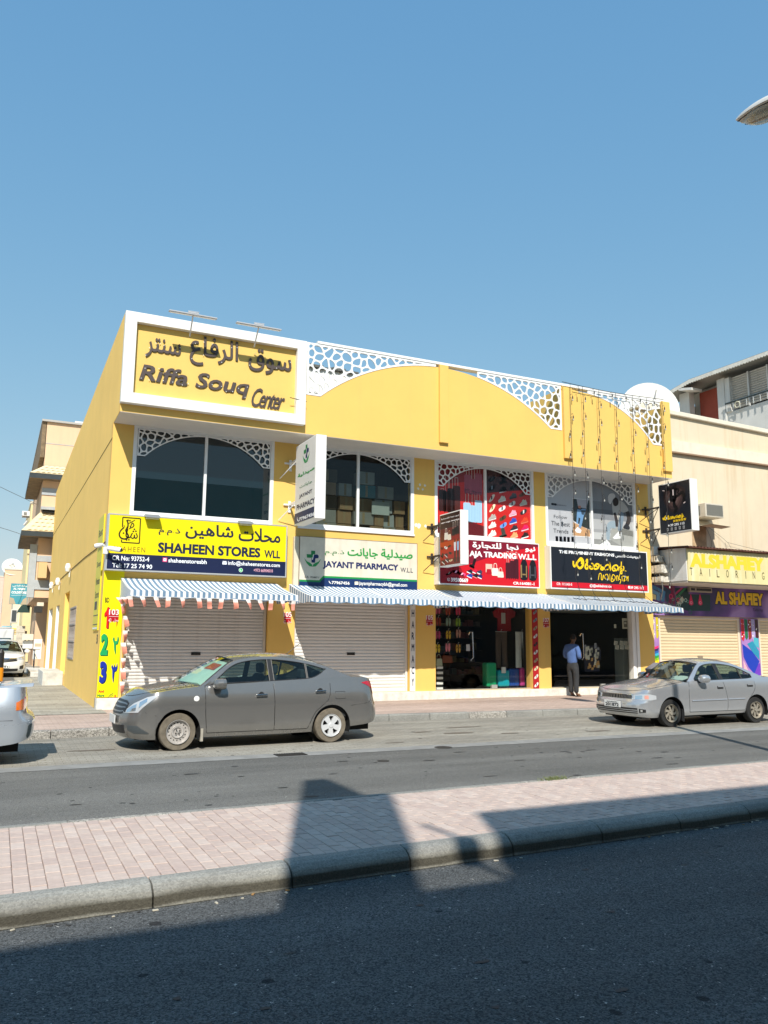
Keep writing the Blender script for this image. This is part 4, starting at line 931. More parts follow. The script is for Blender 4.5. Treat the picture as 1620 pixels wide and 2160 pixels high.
# --- Prominent fashions wall sign
q = [(14.839,4.637),(18.634,4.624),(18.646,3.335),(14.83,3.328)]
t, x0, x1, z0, z1 = board('shop_sign', 'black sign reading THE PROMINENT FASHIONS with curly yellow lettering', q, 19.72, .24, mat('sign_black', (.013, .016, .024), .35), mat('sign_white_edge'), .035)
A = Art(XZ(19.726), .001)
rb_ = [(14.87,3.561),(18.606,3.535),(14.876,3.378),(18.606,3.389)]; ra, rbz = (rb_[0][1]+rb_[1][1])/2, (rb_[2][1]+rb_[3][1])/2
A.add('C81428', rect(x0+.035, x1-.035, rbz, ra))
A.text('F4F4F4', 'THE PROMINENT FASHIONS', bx([(15.165,4.41),(17.3,4.507)]), bold=.04, layer=2)
A.text('E0E0E0', 'فاشنس', bx([(17.344,4.381),(17.745,4.498)]), bold=.03, layer=2)
A.text('E0E0E0', 'البروميننت', bx([(17.79,4.384),(18.35,4.51)]), bold=.03, layer=2)
MAL = [(15.716,4.123),(15.704,4.016),(15.748,3.956),(15.847,4.098),(15.928,4.189),(16.024,4.251),(16.092,4.172),(16.062,4.007),(15.949,3.921),(15.85,3.985),(15.855,4.098),(15.959,4.178),(16.036,4.144),(16.017,4.055)]
YW = 'F2C81E'
def mal(A, to, s, layer=3, wd_=.05):
    """the looped yellow handwriting, in units of the line's width"""
    for pts, k in ([(.012, .70), (.010, .50), (.03, .38), (.07, .58), (.11, .76), (.15, .88), (.185, .73), (.175, .46), (.125, .30), (.08, .42), (.08, .62), (.13, .78), (.16, .70), (.155, .54)], 1.3), ([(.235, .70), (.255, .84), (.265, .70), (.225, .48), (.225, .32), (.255, .30), (.275, .42), (.25, .55)], 1.1), \
        ([(.33, .40), (.30, .46), (.305, .32), (.345, .30), (.365, .44), (.36, .60), (.33, .62)], .8), ([(.36, .36), (.42, .60), (.47, .56), (.45, .38), (.40, .30), (.37, .38), (.40, .50), (.44, .44)], 1.), ([(.50, .58), (.51, .44), (.545, .36), (.53, .28), (.50, .32), (.52, .44), (.555, .40)], .9), \
        ([(.585, .26), (.565, .36), (.59, .52), (.635, .60), (.66, .50), (.64, .34), (.605, .30)], .8), ([(.66, .80), (.675, .60), (.68, .40), (.67, .24)], .7), ([(.66, .80), (.665, .66), (.668, .60)], .5), ([(.735, .42), (.76, .40), (.765, .30), (.73, .26), (.71, .38), (.74, .54), (.79, .60), (.82, .48), (.80, .32), (.77, .26)], .9), \
        ([(.83, .26), (.84, .48), (.86, .48), (.865, .30)], .6), ([(.885, .84), (.88, .60), (.87, .46), (.90, .34), (.885, .12), (.86, .14), (.87, .26), (.92, .34), (.925, .52), (.90, .56)], .8), ([(.94, .30), (.975, .27)], .4):
        A.add(YW, stroke([to(*p) for p in pts], wd_*s*k), layer=layer)
m0 = [(15.67,3.834),(17.861,4.397)]; w0 = m0[1][0]-m0[0][0]; h0 = m0[1][1]-m0[0][1]-.08
mal(A, lambda x, y: (m0[0][0]+x*w0*.98, m0[0][1]-.0+y*h0*1.08), w0, wd_=.026)
m1 = [(16.631,3.638),(17.834,3.868)]; w1_ = m1[1][0]-m1[0][0]; h1_ = m1[1][1]-m1[0][1]
for pts in ([(.0, .1), (.04, .9), (.1, .9), (.1, .2), (.14, .2), (.17, .8), (.2, .3)], [(.24, .2), (.22, .7), (.3, .9), (.33, .3), (.28, .1)], [(.38, 1.0), (.38, .1)], [(.44, .5), (.5, .1), (.42, .0), (.48, .9), (.56, .6), (.52, .1)], [(.6, .1), (.6, .7), (.65, .7), (.65, .1)], [(.72, 1.1), (.68, .4), (.74, .2), (.70, -.3)], [(.80, .1), (.78, .7), (.88, .7), (.84, .1), (.9, .3)], [(.94, .2), (.93, .8), (.96, .5), (.99, .8), (.98, .1)]):
    A.add(YW, stroke([(m1[0][0]+x*w1_, m1[0][1]+y*h1_*1.0) for x, y in pts], .028), layer=3)
A.text('F4E8E8', 'CR: 115365-5', bx([(15.047,3.445),(15.621,3.522)]), bold=.02, layer=3)
A.text('F4E8E8', '@@sakbahrain.in', bx([(16.29,3.415),(17.14,3.521)]), bold=.03, layer=3)
A.text('F4E8E8', '39 295 112', bx([(17.894,3.427),(18.444,3.51)]), bold=.03, layer=3)
pc = [(17.843,3.476)][0]; A.add('F4E8E8', disc(*pc, .045), layer=3)
A.build('lettering', t)

# --- projecting box signs
def blade(label, X, Xr, Yf, Yn, z0, z1, facem, arms, armm, edge):
    t = thing('projecting_sign', label, 'sign', (X, 19.98, z0))
    MB().box(X, Xr, Yn, Yf, z0, z1).build('box', edge, t, bevel=.008)
    MB().box(X-.006, X-.001, Yn+.03, Yf-.03, z0+.03, z1-.03).build('face_panel', facem, t)
    for z in arms:
        MB().box(X+.04, X+.09, Yf, 19.94, z-.025, z+.025).build('arm', armm, t)
        MB().box(X-.10, X+.22, 19.94, 19.975, z-.022, z+.022).box(X+.03, X+.10, 19.96, 19.985, z-.2, z+.1).build('wall_bracket', armm, t)
        MB().tube([(X+.06, Yf+.1, z-.02), (X-.22, 19.96, z-.42)], .012).tube([(X+.06, Yf+.1, z-.02), (X+.30, 19.96, z-.42)], .012).build('strut', armm, t)
    return t
t = blade('tall white box sign JAYANT PHARMACY standing out from the wall', 6.62, 6.885, 19.35, 17.87, 4.62, 6.67, mat('blade_face', (.72, .70, .66), .4, noise=.04), (6.35, 5.25), whitem, whitep)
A = Art(YZr(6.614), .001)
nv = [(19.25,4.934),(17.834,4.883),(17.817,4.597),(19.243,4.651)]; za = (nv[0][1]+nv[1][1])/2; A.add('16294F', rect(-19.32, -17.90, 4.65, za))
for wd_, a, c_ in (('صيدلية', [(19.15,5.796),(17.934,5.907)], GR), ('جايانت', [(18.987,5.503),(18.082,5.589)], '2E7A4A')): A.text(c_, wd_, bn(a), bold=.034 if c_ == GR else .012, layer=2)
A.text('1B2340', 'JAYANT', bn([(19.004,5.243),(18.068,5.356)]), bold=.035, layer=2)
A.text('1B2340', 'PHARMACY', bn([(19.176,4.984),(17.88,5.121)]), bold=.035, layer=2)
A.text('E8E8EC', '77967456', bn([(18.963,4.681),(17.884,4.771)]), bold=.03, layer=2)
lc = [(18.553,6.301),(18.288,6.258)]; pharm_logo(A, (-lc[0][0], lc[0][1]+.08), abs(lc[1][0]-lc[0][0])/.95)
A.add('E8E8EC', stroke(neg([(19.112,4.801),(19.093,4.739),(18.991,4.685)]), .03), layer=2)
A.build('lettering', t)
ironm = mat('rusty_iron', (.05, .038, .03), .8, noise=.2, scale=10)
t = blade('small dark red box sign NEW NAJA TRADING on black iron arms', 10.87, 11.11, 19.4, 18.28, 3.76, 5.21, mat('naja_face', (.20, .012, .014), .35), (4.95, 4.1), ironm, whitep)
A = Art(YZr(10.864), .001); gq = lambda a: neg(a)
def zz(v): return 3.79+(1.39)*v
uu = lambda f: -19.37+1.06*f
for i, (a, b, c_) in enumerate(((.72, 1, '2A0C12'), (.56, .72, '5A0A14'), (.46, .56, '8C1414'), (.36, .46, 'B03A10'), (.24, .36, 'A81E14'), (.12, .24, '9C1A18'), (0, .12, '6E1414'))): A.add(c_, rect(uu(0), uu(1), zz(a), zz(b)), layer=1)
A.text('F0E8E8', 'نيو نجا للتجارة', bn([(19.311,5.047),(18.331,5.091)]), bold=.03, layer=2)
A.text('F0E8E8', 'NEW NAJA TRADING', bn([(19.315,4.936),(18.315,4.978)]), bold=.045, layer=2)
handbag(A, uu(.22), zz(.50), uu(.42), zz(.72), 'E0D8CC', 'E0D8CC'); handbag(A, uu(.40), zz(.48), uu(.58), zz(.66), 'E8DCC8', 'C89060', 4); handbag(A, uu(.04), zz(.46), uu(.2), zz(.7), '5A2418', '5A2418')
for i in range(3): suitcase(A, uu(.62+.11*i), zz(.55+.01*i), uu(.74+.11*i), zz(.68+.02*i), '16181C', '2A2A2E', zz(.80+.01*i))
for f, v, kd, cl in ((.1, .34, 'slide', ('6A1A18', '3A1010')), (.3, .34, 'slide', ('E8E4E0', '222222')), (.48, .36, 'flat', ('4A3018', '2A1A10')), (.1, .2, 'boot', ('2C2A26', '1A1816')), (.32, .2, 'shoe', ('2A2E34', 'E8E0D8')), (.52, .22, 'slide', ('2A3028', '161814')), (.18, .07, 'shoe', ('3A241E', 'EEE8DE')), (.36, .1, 'shoe', ('3A3A38', 'D8D8D8')), (.55, .08, 'flat', ('D8B890', '8A6A40'))): shoe(A, (uu(f), zz(v)), .17, .12, cl, -.5, kd)
for f, tc, pc_ in ((.76, 'D8DCE0', '2A2420'), (.91, '8CB4D8', '1E2226')):
    A.add('4A2E20', disc(uu(f), zz(.445), .035, 10, .045), layer=3); A.add(tc, [(uu(f)-.055, zz(.42)), (uu(f)+.055, zz(.42)), (uu(f)+.045, zz(.25)), (uu(f)-.045, zz(.25))], layer=2); A.add(pc_, [(uu(f)-.045, zz(.25)), (uu(f)+.045, zz(.25)), (uu(f)+.03, zz(.03)), (uu(f)-.035, zz(.03))], layer=2)
A.build('lettering', t)
t = blade('black box sign with a dancer and yellow script on thin arms', 18.83, 19.12, 19.3, 17.97, 5.15, 6.75, mat('blade_black', (.012, .014, .02), .35), (6.05, 5.35), ironm, whitep)
A = Art(YZr(18.824), .001); uu = lambda f: -19.27+1.27*f; zz = lambda v: 5.18+1.54*v
for c_, s_ in (('2A2022', 1.), ('40302F', .8), ('57423F', .6), ('6B5552', .4)): A.add(c_, catmull([(uu(.5+.40*s_*math.cos(a)*(.9+.15*math.sin(3*a))), zz(.68+.28*s_*math.sin(a))) for a in np.linspace(0, 6.28, 11)[:-1]], 3, True))
BK = '0B0A0C'; L_ = 9
pp = lambda l: [(uu(x), zz(y)) for x, y in l]
A.add(BK, catmull(pp([(.36, .72), (.40, .88), (.50, .93), (.60, .88), (.58, .72), (.56, .62), (.40, .62)]), 3, True), disc(uu(.56), zz(.95), .05), layer=L_)
for l, w_ in (([(.42, .86), (.30, .90), (.2, .87)], .08), ([(.56, .86), (.66, .84), (.62, .76)], .07), ([(.5, .66), (.50, .54), (.56, .46), (.48, .38)], .12), ([(.54, .68), (.68, .74), (.80, .76), (.82, .62), (.8, .54)], .1)): A.add(BK, stroke(pp(l), w_), layer=L_)
A.add('D8C8C4', stroke(pp([(.2, .87), (.13, .885)]), .03), stroke(pp([(.8, .54), (.86, .56)]), .04), rect(uu(.46), uu(.50), zz(.74), zz(.86)), layer=L_+1)
mal(A, lambda x, y: (uu(.10+x*.72), zz(.235+y*.125)), 1.27*.72, L_, .045)
for k in range(5): A.add(YW, stroke([(uu(.45+k*.085), zz(.19)), (uu(.46+k*.085), zz(.235)), (uu(.49+k*.085), zz(.20)), (uu(.51+k*.085), zz(.24))], .025), layer=L_)
A.text('F0F0F0', '39 295 112', (uu(.34), zz(.115), uu(.80), zz(.165)), bold=.03, layer=L_); A.add('F0F0F0', disc(uu(.29), zz(.14), .03), layer=L_)
for k in range(5): A.add('B8B8B8', rect(uu(.22+k*.13), uu(.28+k*.13), zz(.03), zz(.09)), hole(rect(uu(.232+k*.13), uu(.268+k*.13), zz(.042), zz(.078))), layer=L_)
A.build('lettering', t)

# --- banner with prices on the corner pillar, and its neighbour on the side wall
t = thing('price_banner', 'tall yellow corner banner with big numbers 1, 2 and 3', 'banner', (2.2, 19.98, 1.8))
sb = [(2.151,3.369),(2.167,0.325),(2.636,0.314)]; bx0, bx1 = 2.175, 2.635
MB().box(bx0, bx1, 19.965, 19.997, SZ+.02, 3.55).build('sheet', mat('banner_yellow', (.85, .76, .0), .4), t)
A = Art(XZ(19.965), .001)
z_ = (3.5217, 180, 1200)
A.text('15151A', 'BD', bx([(2.231,2.584),(2.329,2.703)]), bold=.03, layer=1)
for s_, a, b_, c1, c2 in (('1', [(2.236,1.993),(2.336,2.481)], [(2.466,1.996),(2.55,2.436)], 'D8141C', '7A0A10'), ('2', [(2.193,1.37),(2.354,1.864)], [(2.451,1.376),(2.585,1.826)], '12A05A', '0A5A34'), ('3', [(2.207,0.736),(2.355,1.235)], [(2.459,0.732),(2.59,1.206)], '102E9E', '081848')):
    n_ = bx(a)
    one = lambda n_: [[(n_[0]+x*(n_[2]-n_[0]), n_[1]+y*(n_[3]-n_[1])) for x, y in ((.55, 0), (1, 0), (1, 1), (.62, 1), (.45, .86), (0, .70), (0, .52), (.55, .66))]]
    A.add(c2, *(one((n_[0]+.02, n_[1]-.02, n_[2]+.02, n_[3]-.02)) if s_ == '1' else text(s_, (n_[0]+.02, n_[1]-.02, n_[2]+.02, n_[3]-.02), bold=.07)), layer=1); A.add(c1, *(one(n_) if s_ == '1' else text(s_, n_, bold=.06)), layer=2)
    m_ = bx(b_); w_, h_ = m_[2]-m_[0], m_[3]-m_[1]; P = lambda l: [(m_[0]+x*w_, m_[1]+y*h_) for x, y in l]
    if s_ == '1': shp = [P([(.3, .8), (.75, 1), (.85, .5), (.6, 0), (.6, .6)])]
    elif s_ == '2': shp = [P([(.0, .80), (.2, .95), (.3, .72), (.75, .72), (.85, 1.0), (1., .8), (.85, .58), (.55, .55), (.62, .0), (.35, .3), (.25, .6)])]
    else: shp = [P([(.0, .78), (.14, .92), (.24, .76), (.42, .78), (.5, .95), (.6, .76), (.85, .8), (.95, 1.0), (1., .75), (.85, .6), (.55, .56), (.45, .0), (.28, .3), (.2, .62)])]
    A.add(c2, *[[(p[0]+.015, p[1]-.015) for p in c] for c in shp], layer=1); A.add(c1, *shp, layer=2)
A.text('C8281C', 'And', bx([(2.206,0.524),(2.334,0.588)]), bold=.05, layer=1); A.text('12803C', 'More', bx([(2.191,0.428),(2.349,0.491)]), bold=.05, layer=1)
A.text('12602C', 'اكثر', bx([(2.427,0.414),(2.54,0.512)]), bold=.02, layer=1); A.text('D82818', 'و', bx([(2.564,0.411),(2.602,0.474)]), bold=.03, layer=1)
A.build('lettering', t)
t = thing('side_banner', 'narrow yellow banner of black words on the side wall', 'banner', (2.17, 21, 2))
sq = [(21.837,4.555),(20.763,4.583),(22.043,2.333),(20.815,2.303)]; ya, yb = sq[0][0], 20.35
yb = [(20.825,3.306)][0][0]
MB().box(2.15, 2.178, 20.45, 21.55, 1.95, 4.75).build('sheet', mat('side_banner_yellow', (.70, .60, .02), .45), t)
A = Art(YZr(2.15), .001)
for zc, s_ in ((4.35, 'Best'), (3.95, 'Shop'), (3.55, 'Shops'), (3.15, 'Warehouse'), (2.82, 'Stores')): A.text('38300A', s_, (-21.4, zc-.09, -20.6, zc+.09), bold=.01, layer=1)
A.add('20201A', rect(-21.35, -20.85, 2.45, 2.65), rect(-21.5, -20.5, 2.30, 2.32), rect(-21.5, -20.5, 2.08, 2.1)); A.add('F0F0E8', rect(-21.5, -20.5, 1.98, 2.02))
A.build('lettering', t)
# --- red address plates
def plate(label, x, z, num, Y=19.955, w_=.15, h=.21):
    t = thing('address_plate', label, 'plate', (x, Y, z), group='red address plates on the pillars')
    MB().box(x-w_, x+w_, Y-.0, Y+.008, z-h, z+h).build('plate', mat('plate_red', (.42, .01, .02), .3), t)
    A = Art(XZ(Y), .001); A.text('F0E8E8', num, (x-.11, z+.02, x+.11, z+.15), bold=.02); A.text('F0D8D8', 'محل', (x-.0, z-.15, x+.11, z-.06), bold=.01, layer=1); A.text('F0D8D8', '42', (x-.11, z-.15, x-.05, z-.06), bold=.01, layer=1); A.add('F0E8E8', rect(x-w_, x+w_, z-.02, z-.012), layer=1); A.build('lettering', t)
plate('red address plate on the yellow price banner', *[(2.446,2.281)][0], '103', 19.955, .11, .13)
plate('red address plate 105 on the pillar between both shutters', *[(6.721,2.319)][0], '105', 19.99, .09, .12)
plate('red address plate 105 on the pillar left of the flip-flop shop', *[(10.865,2.32)][0], '105', 19.99, .1, .13)
plate('red address plate 107 on the pillar left of the fashion shop', *[(14.828,2.32)][0], '107', 19.99, .1, .13)

# --- strip reading PHARMACY beside the white shutter, strip of printed shoes
t = thing('pharmacy_strip', 'narrow white upright strip with dark letters PHARMACY', 'sign', (P2s, 20, SZ))
MB().box(P2s+.005, P2a-.005, 19.96, 19.995, SZ+.01, 3.02).build('strip', whitep, t)
A = Art(XZ(19.96), .001); lw = (P2a-P2s)
for i, ch in enumerate('PHARMACY'):
    zc = 2.82-i*.31
    cs_ = text(ch, (P2s+lw*.25, zc-.1, P2a-lw*.25, zc+.1), bold=.03); A.add('1A2A48', *cs_, layer=1)
A.build('lettering', t)
t = thing('shoe_strip', 'narrow red upright strip printed with slanted shoes', 'sign', (P3r, 20, SZ))
MB().box(P3r+.004, P3a-.004, 19.97, 20.12, SZ+.01, 3.02).build('strip', mat('strip_red', (.42, .012, .02), .4), t)
A = Art(XZ(19.97), .001)
for i in range(11):
    c_ = [('B8A890', '6A5A48'), ('8A8A90', '5A5A60'), ('788898', '404850'), ('A09080', '6A5A48'), ('D8D8D8', '909090'), ('2A2A30', '80303A'), ('E8E4E0', '222222'), ('B8A888', '7A6A50'), ('D0C0A0', '6A6A60'), ('D8D0C8', '808890'), ('E8E8E8', '222222')][i]
    shoe(A, ((P3r+P3a)/2, 2.86-i*.235), (P3a-P3r)*.85, .13, c_, .45, 'slide')
A.build('lettering', t)

# ---------------------------------------------------------------- posters behind the third and fourth upper windows
def poster(name, label, a, b, facem):
    t = thing(name, label, 'poster', (a, 20.07, WZ0)); MB().box(a+.04, b-.04, 20.062, 20.075, WZ0+.03, WZ1-.02).build('sheet', facem, t); return t
a, b = W[2]
t = poster('window_poster', 'red window poster printed with rows of shoes and suitcases', a, b, mat('poster_red', (.60, .014, .012), .5))
A = Art(XZ(20.062), .001); zf = 'z7.6415,918,970'
mdx = (a+b)/2
A.add('8A0E14', [(a+.05, 6.88), (mdx, 6.88), (mdx, 6.5), (a+.05, 6.2)]); A.add('3C1418', [(mdx, 6.88), (b-.05, 6.88), (b-.05, 6.35), (mdx, 6.1)]); A.add('5E0C14', [(a+.05, 4.8), (mdx, 4.8), (mdx, 5.1), (a+1., 5.25), (a+.05, 5.1)])
for i, p_ in enumerate([(11.203,5.454),(11.356,5.443),(11.489,5.443),(11.675,5.457)]): suitcase(A, p_[0], p_[1], p_[0]+.25, p_[1]+(.62, .6, .70, .78)[i], ('2E0E0C', '3E1410', '1E0A0A', '4A1A14')[i], '5A2018', p_[1]+(.66, 1.08, 1.06, 1.02)[i], 2)
for i, p_ in enumerate([(12.066,6.043),(12.246,6.031),(12.437,6.038)]): suitcase(A, p_[0], p_[1], p_[0]+.24, p_[1]+(.56, .46, .64)[i], 'A04A5E', '7E3448', p_[1]+(.84, .84, .82)[i], 3+2*(i == 1))
for i, p_ in enumerate([(12.027,5.187),(12.248,5.199),(12.417,5.2)]): suitcase(A, p_[0], p_[1], p_[0]+.25, p_[1]+(.58, .5, .66)[i], 'A8CCE4', '80A8C8', p_[1]+(.98, .92, .9)[i], 3+2*(i == 1))
SH = [(13.027,6.54),(13.402,6.547),(13.023,6.276),(13.396,6.252),(13.788,6.363),(13.007,5.965),(13.358,5.965),(13.76,6.093),(14.111,6.171),(13.025,5.667),(13.375,5.675),(13.733,5.845),(14.127,5.914),(13.009,5.386),(13.392,5.386),(13.738,5.561),(14.143,5.63),(13.006,5.154),(13.41,5.172),(13.744,5.326),(14.16,5.374),(13.002,4.904),(13.372,4.918),(13.773,5.112),(14.166,5.148),(13.769,4.896),(14.161,4.921)]
SK = ['slide', 'boot', 'slide', 'shoe', 'slide', 'flat', 'shoe', 'shoe', 'slide', 'flat', 'slide', 'slide', 'shoe', 'shoe', 'slide', 'shoe', 'slide', 'shoe', 'slide', 'shoe', 'shoe', 'shoe', 'boot', 'shoe', 'shoe', 'shoe', 'shoe']
SC = [('A8A8AA', '303034'), ('20282C', '181C20'), ('1C2430', '8090A0'), ('282828', 'D8D8D8'), ('B8C0C8', '20242A'), ('E0D8C8', '2A1A14'), ('D0CCC0', 'E8E4DA'), ('4A4A50', '2A2A2E'), ('7A4028', '4A2014'), ('F0E8C8', '8A6A10'), ('E8E8E8', '2A2A2A'), ('D8D4D0', '2A2A2E'), ('C8C0B0', 'D8D0C0'), ('B8B0A8', 'E8E4E0'), ('5A4430', '2E241C'), ('F0A8C0', 'F8D0DC'), ('2A2A2E', 'E8E8E8'), ('F4F0EA', 'F4F0EA'), ('70A0E0', '2040A0'), ('2A50B8', 'C8D0E8'), ('E04828', 'F07858'), ('F4F0EA', 'F4F0EA'), ('44443E', '26261E'), ('302A34', 'E8E8E8'), ('E01860', 'F0C8D8'), ('F0A870', 'F4C8A0'), ('281C1C', 'E8E8E8')]
for c, kd, cl in zip(SH, SK, SC): shoe(A, c, .27, .20 if kd != 'boot' else .26, cl, .30, kd)
A.build('print', t, .5)
a, b = W[3]
t = poster('window_poster', 'grey window poster reading Follow The Best Trends beside a seated man in jeans', a, b, mat('poster_grey', (.50, .50, .53), .5))
A = Art(XZ(20.062), .001); G = lambda l: l
for s_, q_ in (('Follow', [(15.263,5.532),(15.774,5.637)]), ('The Best', [(15.161,5.301),(15.869,5.441)]), ('Trends', [(15.232,5.079),(15.804,5.207)])): A.text('1C2028', s_, bx(q_), bold=.004)
A.text('30303A', '@sakbahrain.in', bx([(15.391,5.921),(15.757,5.992)]), layer=1)
for c in [(15.215,5.968),(15.281,5.966),(15.348,5.964)]: A.add('1E1E26', disc(*c, .04), layer=1)
for c in [(15.359,4.896),(15.503,4.896),(15.659,4.902),(15.8,4.899),(15.963,4.915)]: A.add('44485A', rect(c[0]-.05, c[0]+.05, c[1]-.08, c[1]+.08), hole(rect(c[0]-.04, c[0]+.04, c[1]-.07, c[1]+.07)), layer=1)
def P(*l, c=None, layer=2): A.add(c, *l, layer=layer)
fr_ = [(15.991,6.22),(16.69,6.221),(16.676,5.014),(15.978,5.007)]; P(fr_, c='E4E2E2', layer=2)
P([(16.014,6.203),(16.666,6.204),(16.644,5.263),(16.366,5.337),(15.996,5.515)], c='2C3434', layer=3); P([(15.994,5.459),(16.65,5.244),(16.649,5.04),(15.99,5.036)], c='C89A70', layer=3)
P([(16.158,6.205),(16.619,6.206),(16.527,5.926),(16.206,5.957)], c='B8B4BC', layer=4)
P([(16.169,5.88),(16.294,5.871),(16.388,5.915),(16.526,5.907),(16.413,5.675),(16.295,5.277),(16.205,5.326),(16.284,5.591),(16.216,5.623),(16.186,5.417),(16.118,5.431)], c='6E96C0', layer=5); P([(16.317,5.854),(16.501,5.868),(16.415,5.712),(16.335,5.725)], c='384A5C', layer=6)
P([(16.207,5.995),(16.322,6.004),(16.296,5.908),(16.216,5.921)], c='C07A60', layer=6); P([(16.159,5.323),(16.315,5.222),(16.266,5.127),(16.118,5.136),(16.053,5.205)], c='F0EEEE', layer=6)
mdl = (a+b)/2
for k, (c_, za_, zb_) in enumerate((('8E9096', 6.2, 6.89), ('7C7E84', 5.95, 6.2), ('6C6E74', 5.82, 5.95), ('888A90', 5.62, 5.82), ('B4B4B6', 5.30, 5.62), ('A0A0A2', 5.2, 5.30), ('C2C2C2', 4.98, 5.2), ('8E8E8C', 4.8, 4.98))): A.add(c_, rect(mdl+.01, b-.05, za_, zb_), layer=1)
P([(17.563,5.418),(18.506,5.366),(18.509,4.735),(17.964,4.781),(17.425,5.013)], c='A4A4A0', layer=2)
P([(17.898,5.393),(18.503,5.308),(18.513,5.136),(17.888,5.193)], c='787874', layer=3)
P(catmull([(17.6,6.219),(17.845,6.296),(18.084,6.22),(18.244,6.001),(18.02,5.907),(17.923,5.9),(17.863,5.666),(17.672,5.691),(17.586,5.913)], 3, True), c='C4C0BC', layer=4)
P(catmull([(17.415,6.357),(17.492,6.478),(17.662,6.502),(17.717,6.401),(17.604,6.296),(17.525,6.156),(17.443,6.187)], 3, True), c='D4D2D2', layer=6); P(catmull([(17.629,6.317),(17.753,6.385),(17.845,6.296),(17.826,6.161),(17.715,6.094),(17.621,6.144)], 3, True), c='352C2A', layer=5)
P(stroke([(18.193,5.959),(18.254,5.713),(18.145,5.495)], .17), c='3A3638', layer=5); P(stroke([(17.656,5.88),(17.73,5.657),(17.731,5.429)], .12), c='3A3638', layer=7)
P(catmull([(17.899,5.917),(18.043,5.87),(18.005,5.6),(17.919,5.327),(17.775,5.337),(17.837,5.626)], 3, True), c='7C8C9C', layer=6); P(catmull([(17.668,5.614),(17.352,5.498),(17.296,5.024),(17.425,5.013),(17.477,5.355),(17.68,5.369)], 3, True), c='98A8B4', layer=6)
P(catmull([(18.124,5.551),(18.266,5.465),(18.236,5.367),(17.995,5.409)], 3, True), c='2E3036', layer=6)
P([(17.546,5.058),(17.796,5.281),(17.939,5.253),(17.906,5.061),(17.616,5.024)], c='F0F0F0', layer=7); P([(16.991,4.782),(17.306,4.987),(17.442,4.864),(17.451,4.799),(17.178,4.755)], c='F0F0F0', layer=7); P([(17.084,4.765),(17.452,4.817),(17.437,4.751),(17.2,4.728)], c='26262A', layer=8)
A.build('print', t, .5)

# ================================================================ CARS
def lerpl(tab, x):
    if x <= tab[0][0]: return tab[0][1]
    for (a, fa), (b, fb) in zip(tab, tab[1:]):
        if x <= b:
            t = (x-a)/(b-a); return fa+(fb-fa)*t
    return tab[-1][1]
def smoothl(tab, x):
    """smooth interpolation through table points"""
    n = len(tab)
    if x <= tab[0][0]: return tab[0][1]
    if x >= tab[-1][0]: return tab[-1][1]
    for i in range(n-1):
        if x <= tab[i+1][0]:
            p0, p1, p2, p3 = tab[max(i-1, 0)], tab[i], tab[i+1], tab[min(i+2, n-1)]
            h = p2[0]-p1[0]; t = (x-p1[0])/h
            m1 = (p2[1]-p0[1])/(p2[0]-p0[0]) if p2[0] != p0[0] else 0; m2 = (p3[1]-p1[1])/(p3[0]-p1[0]) if p3[0] != p1[0] else 0
            return (2*t**3-3*t**2+1)*p1[1]+(t**3-2*t**2+t)*h*m1+(-2*t**3+3*t**2)*p2[1]+(t**3-t**2)*h*m2
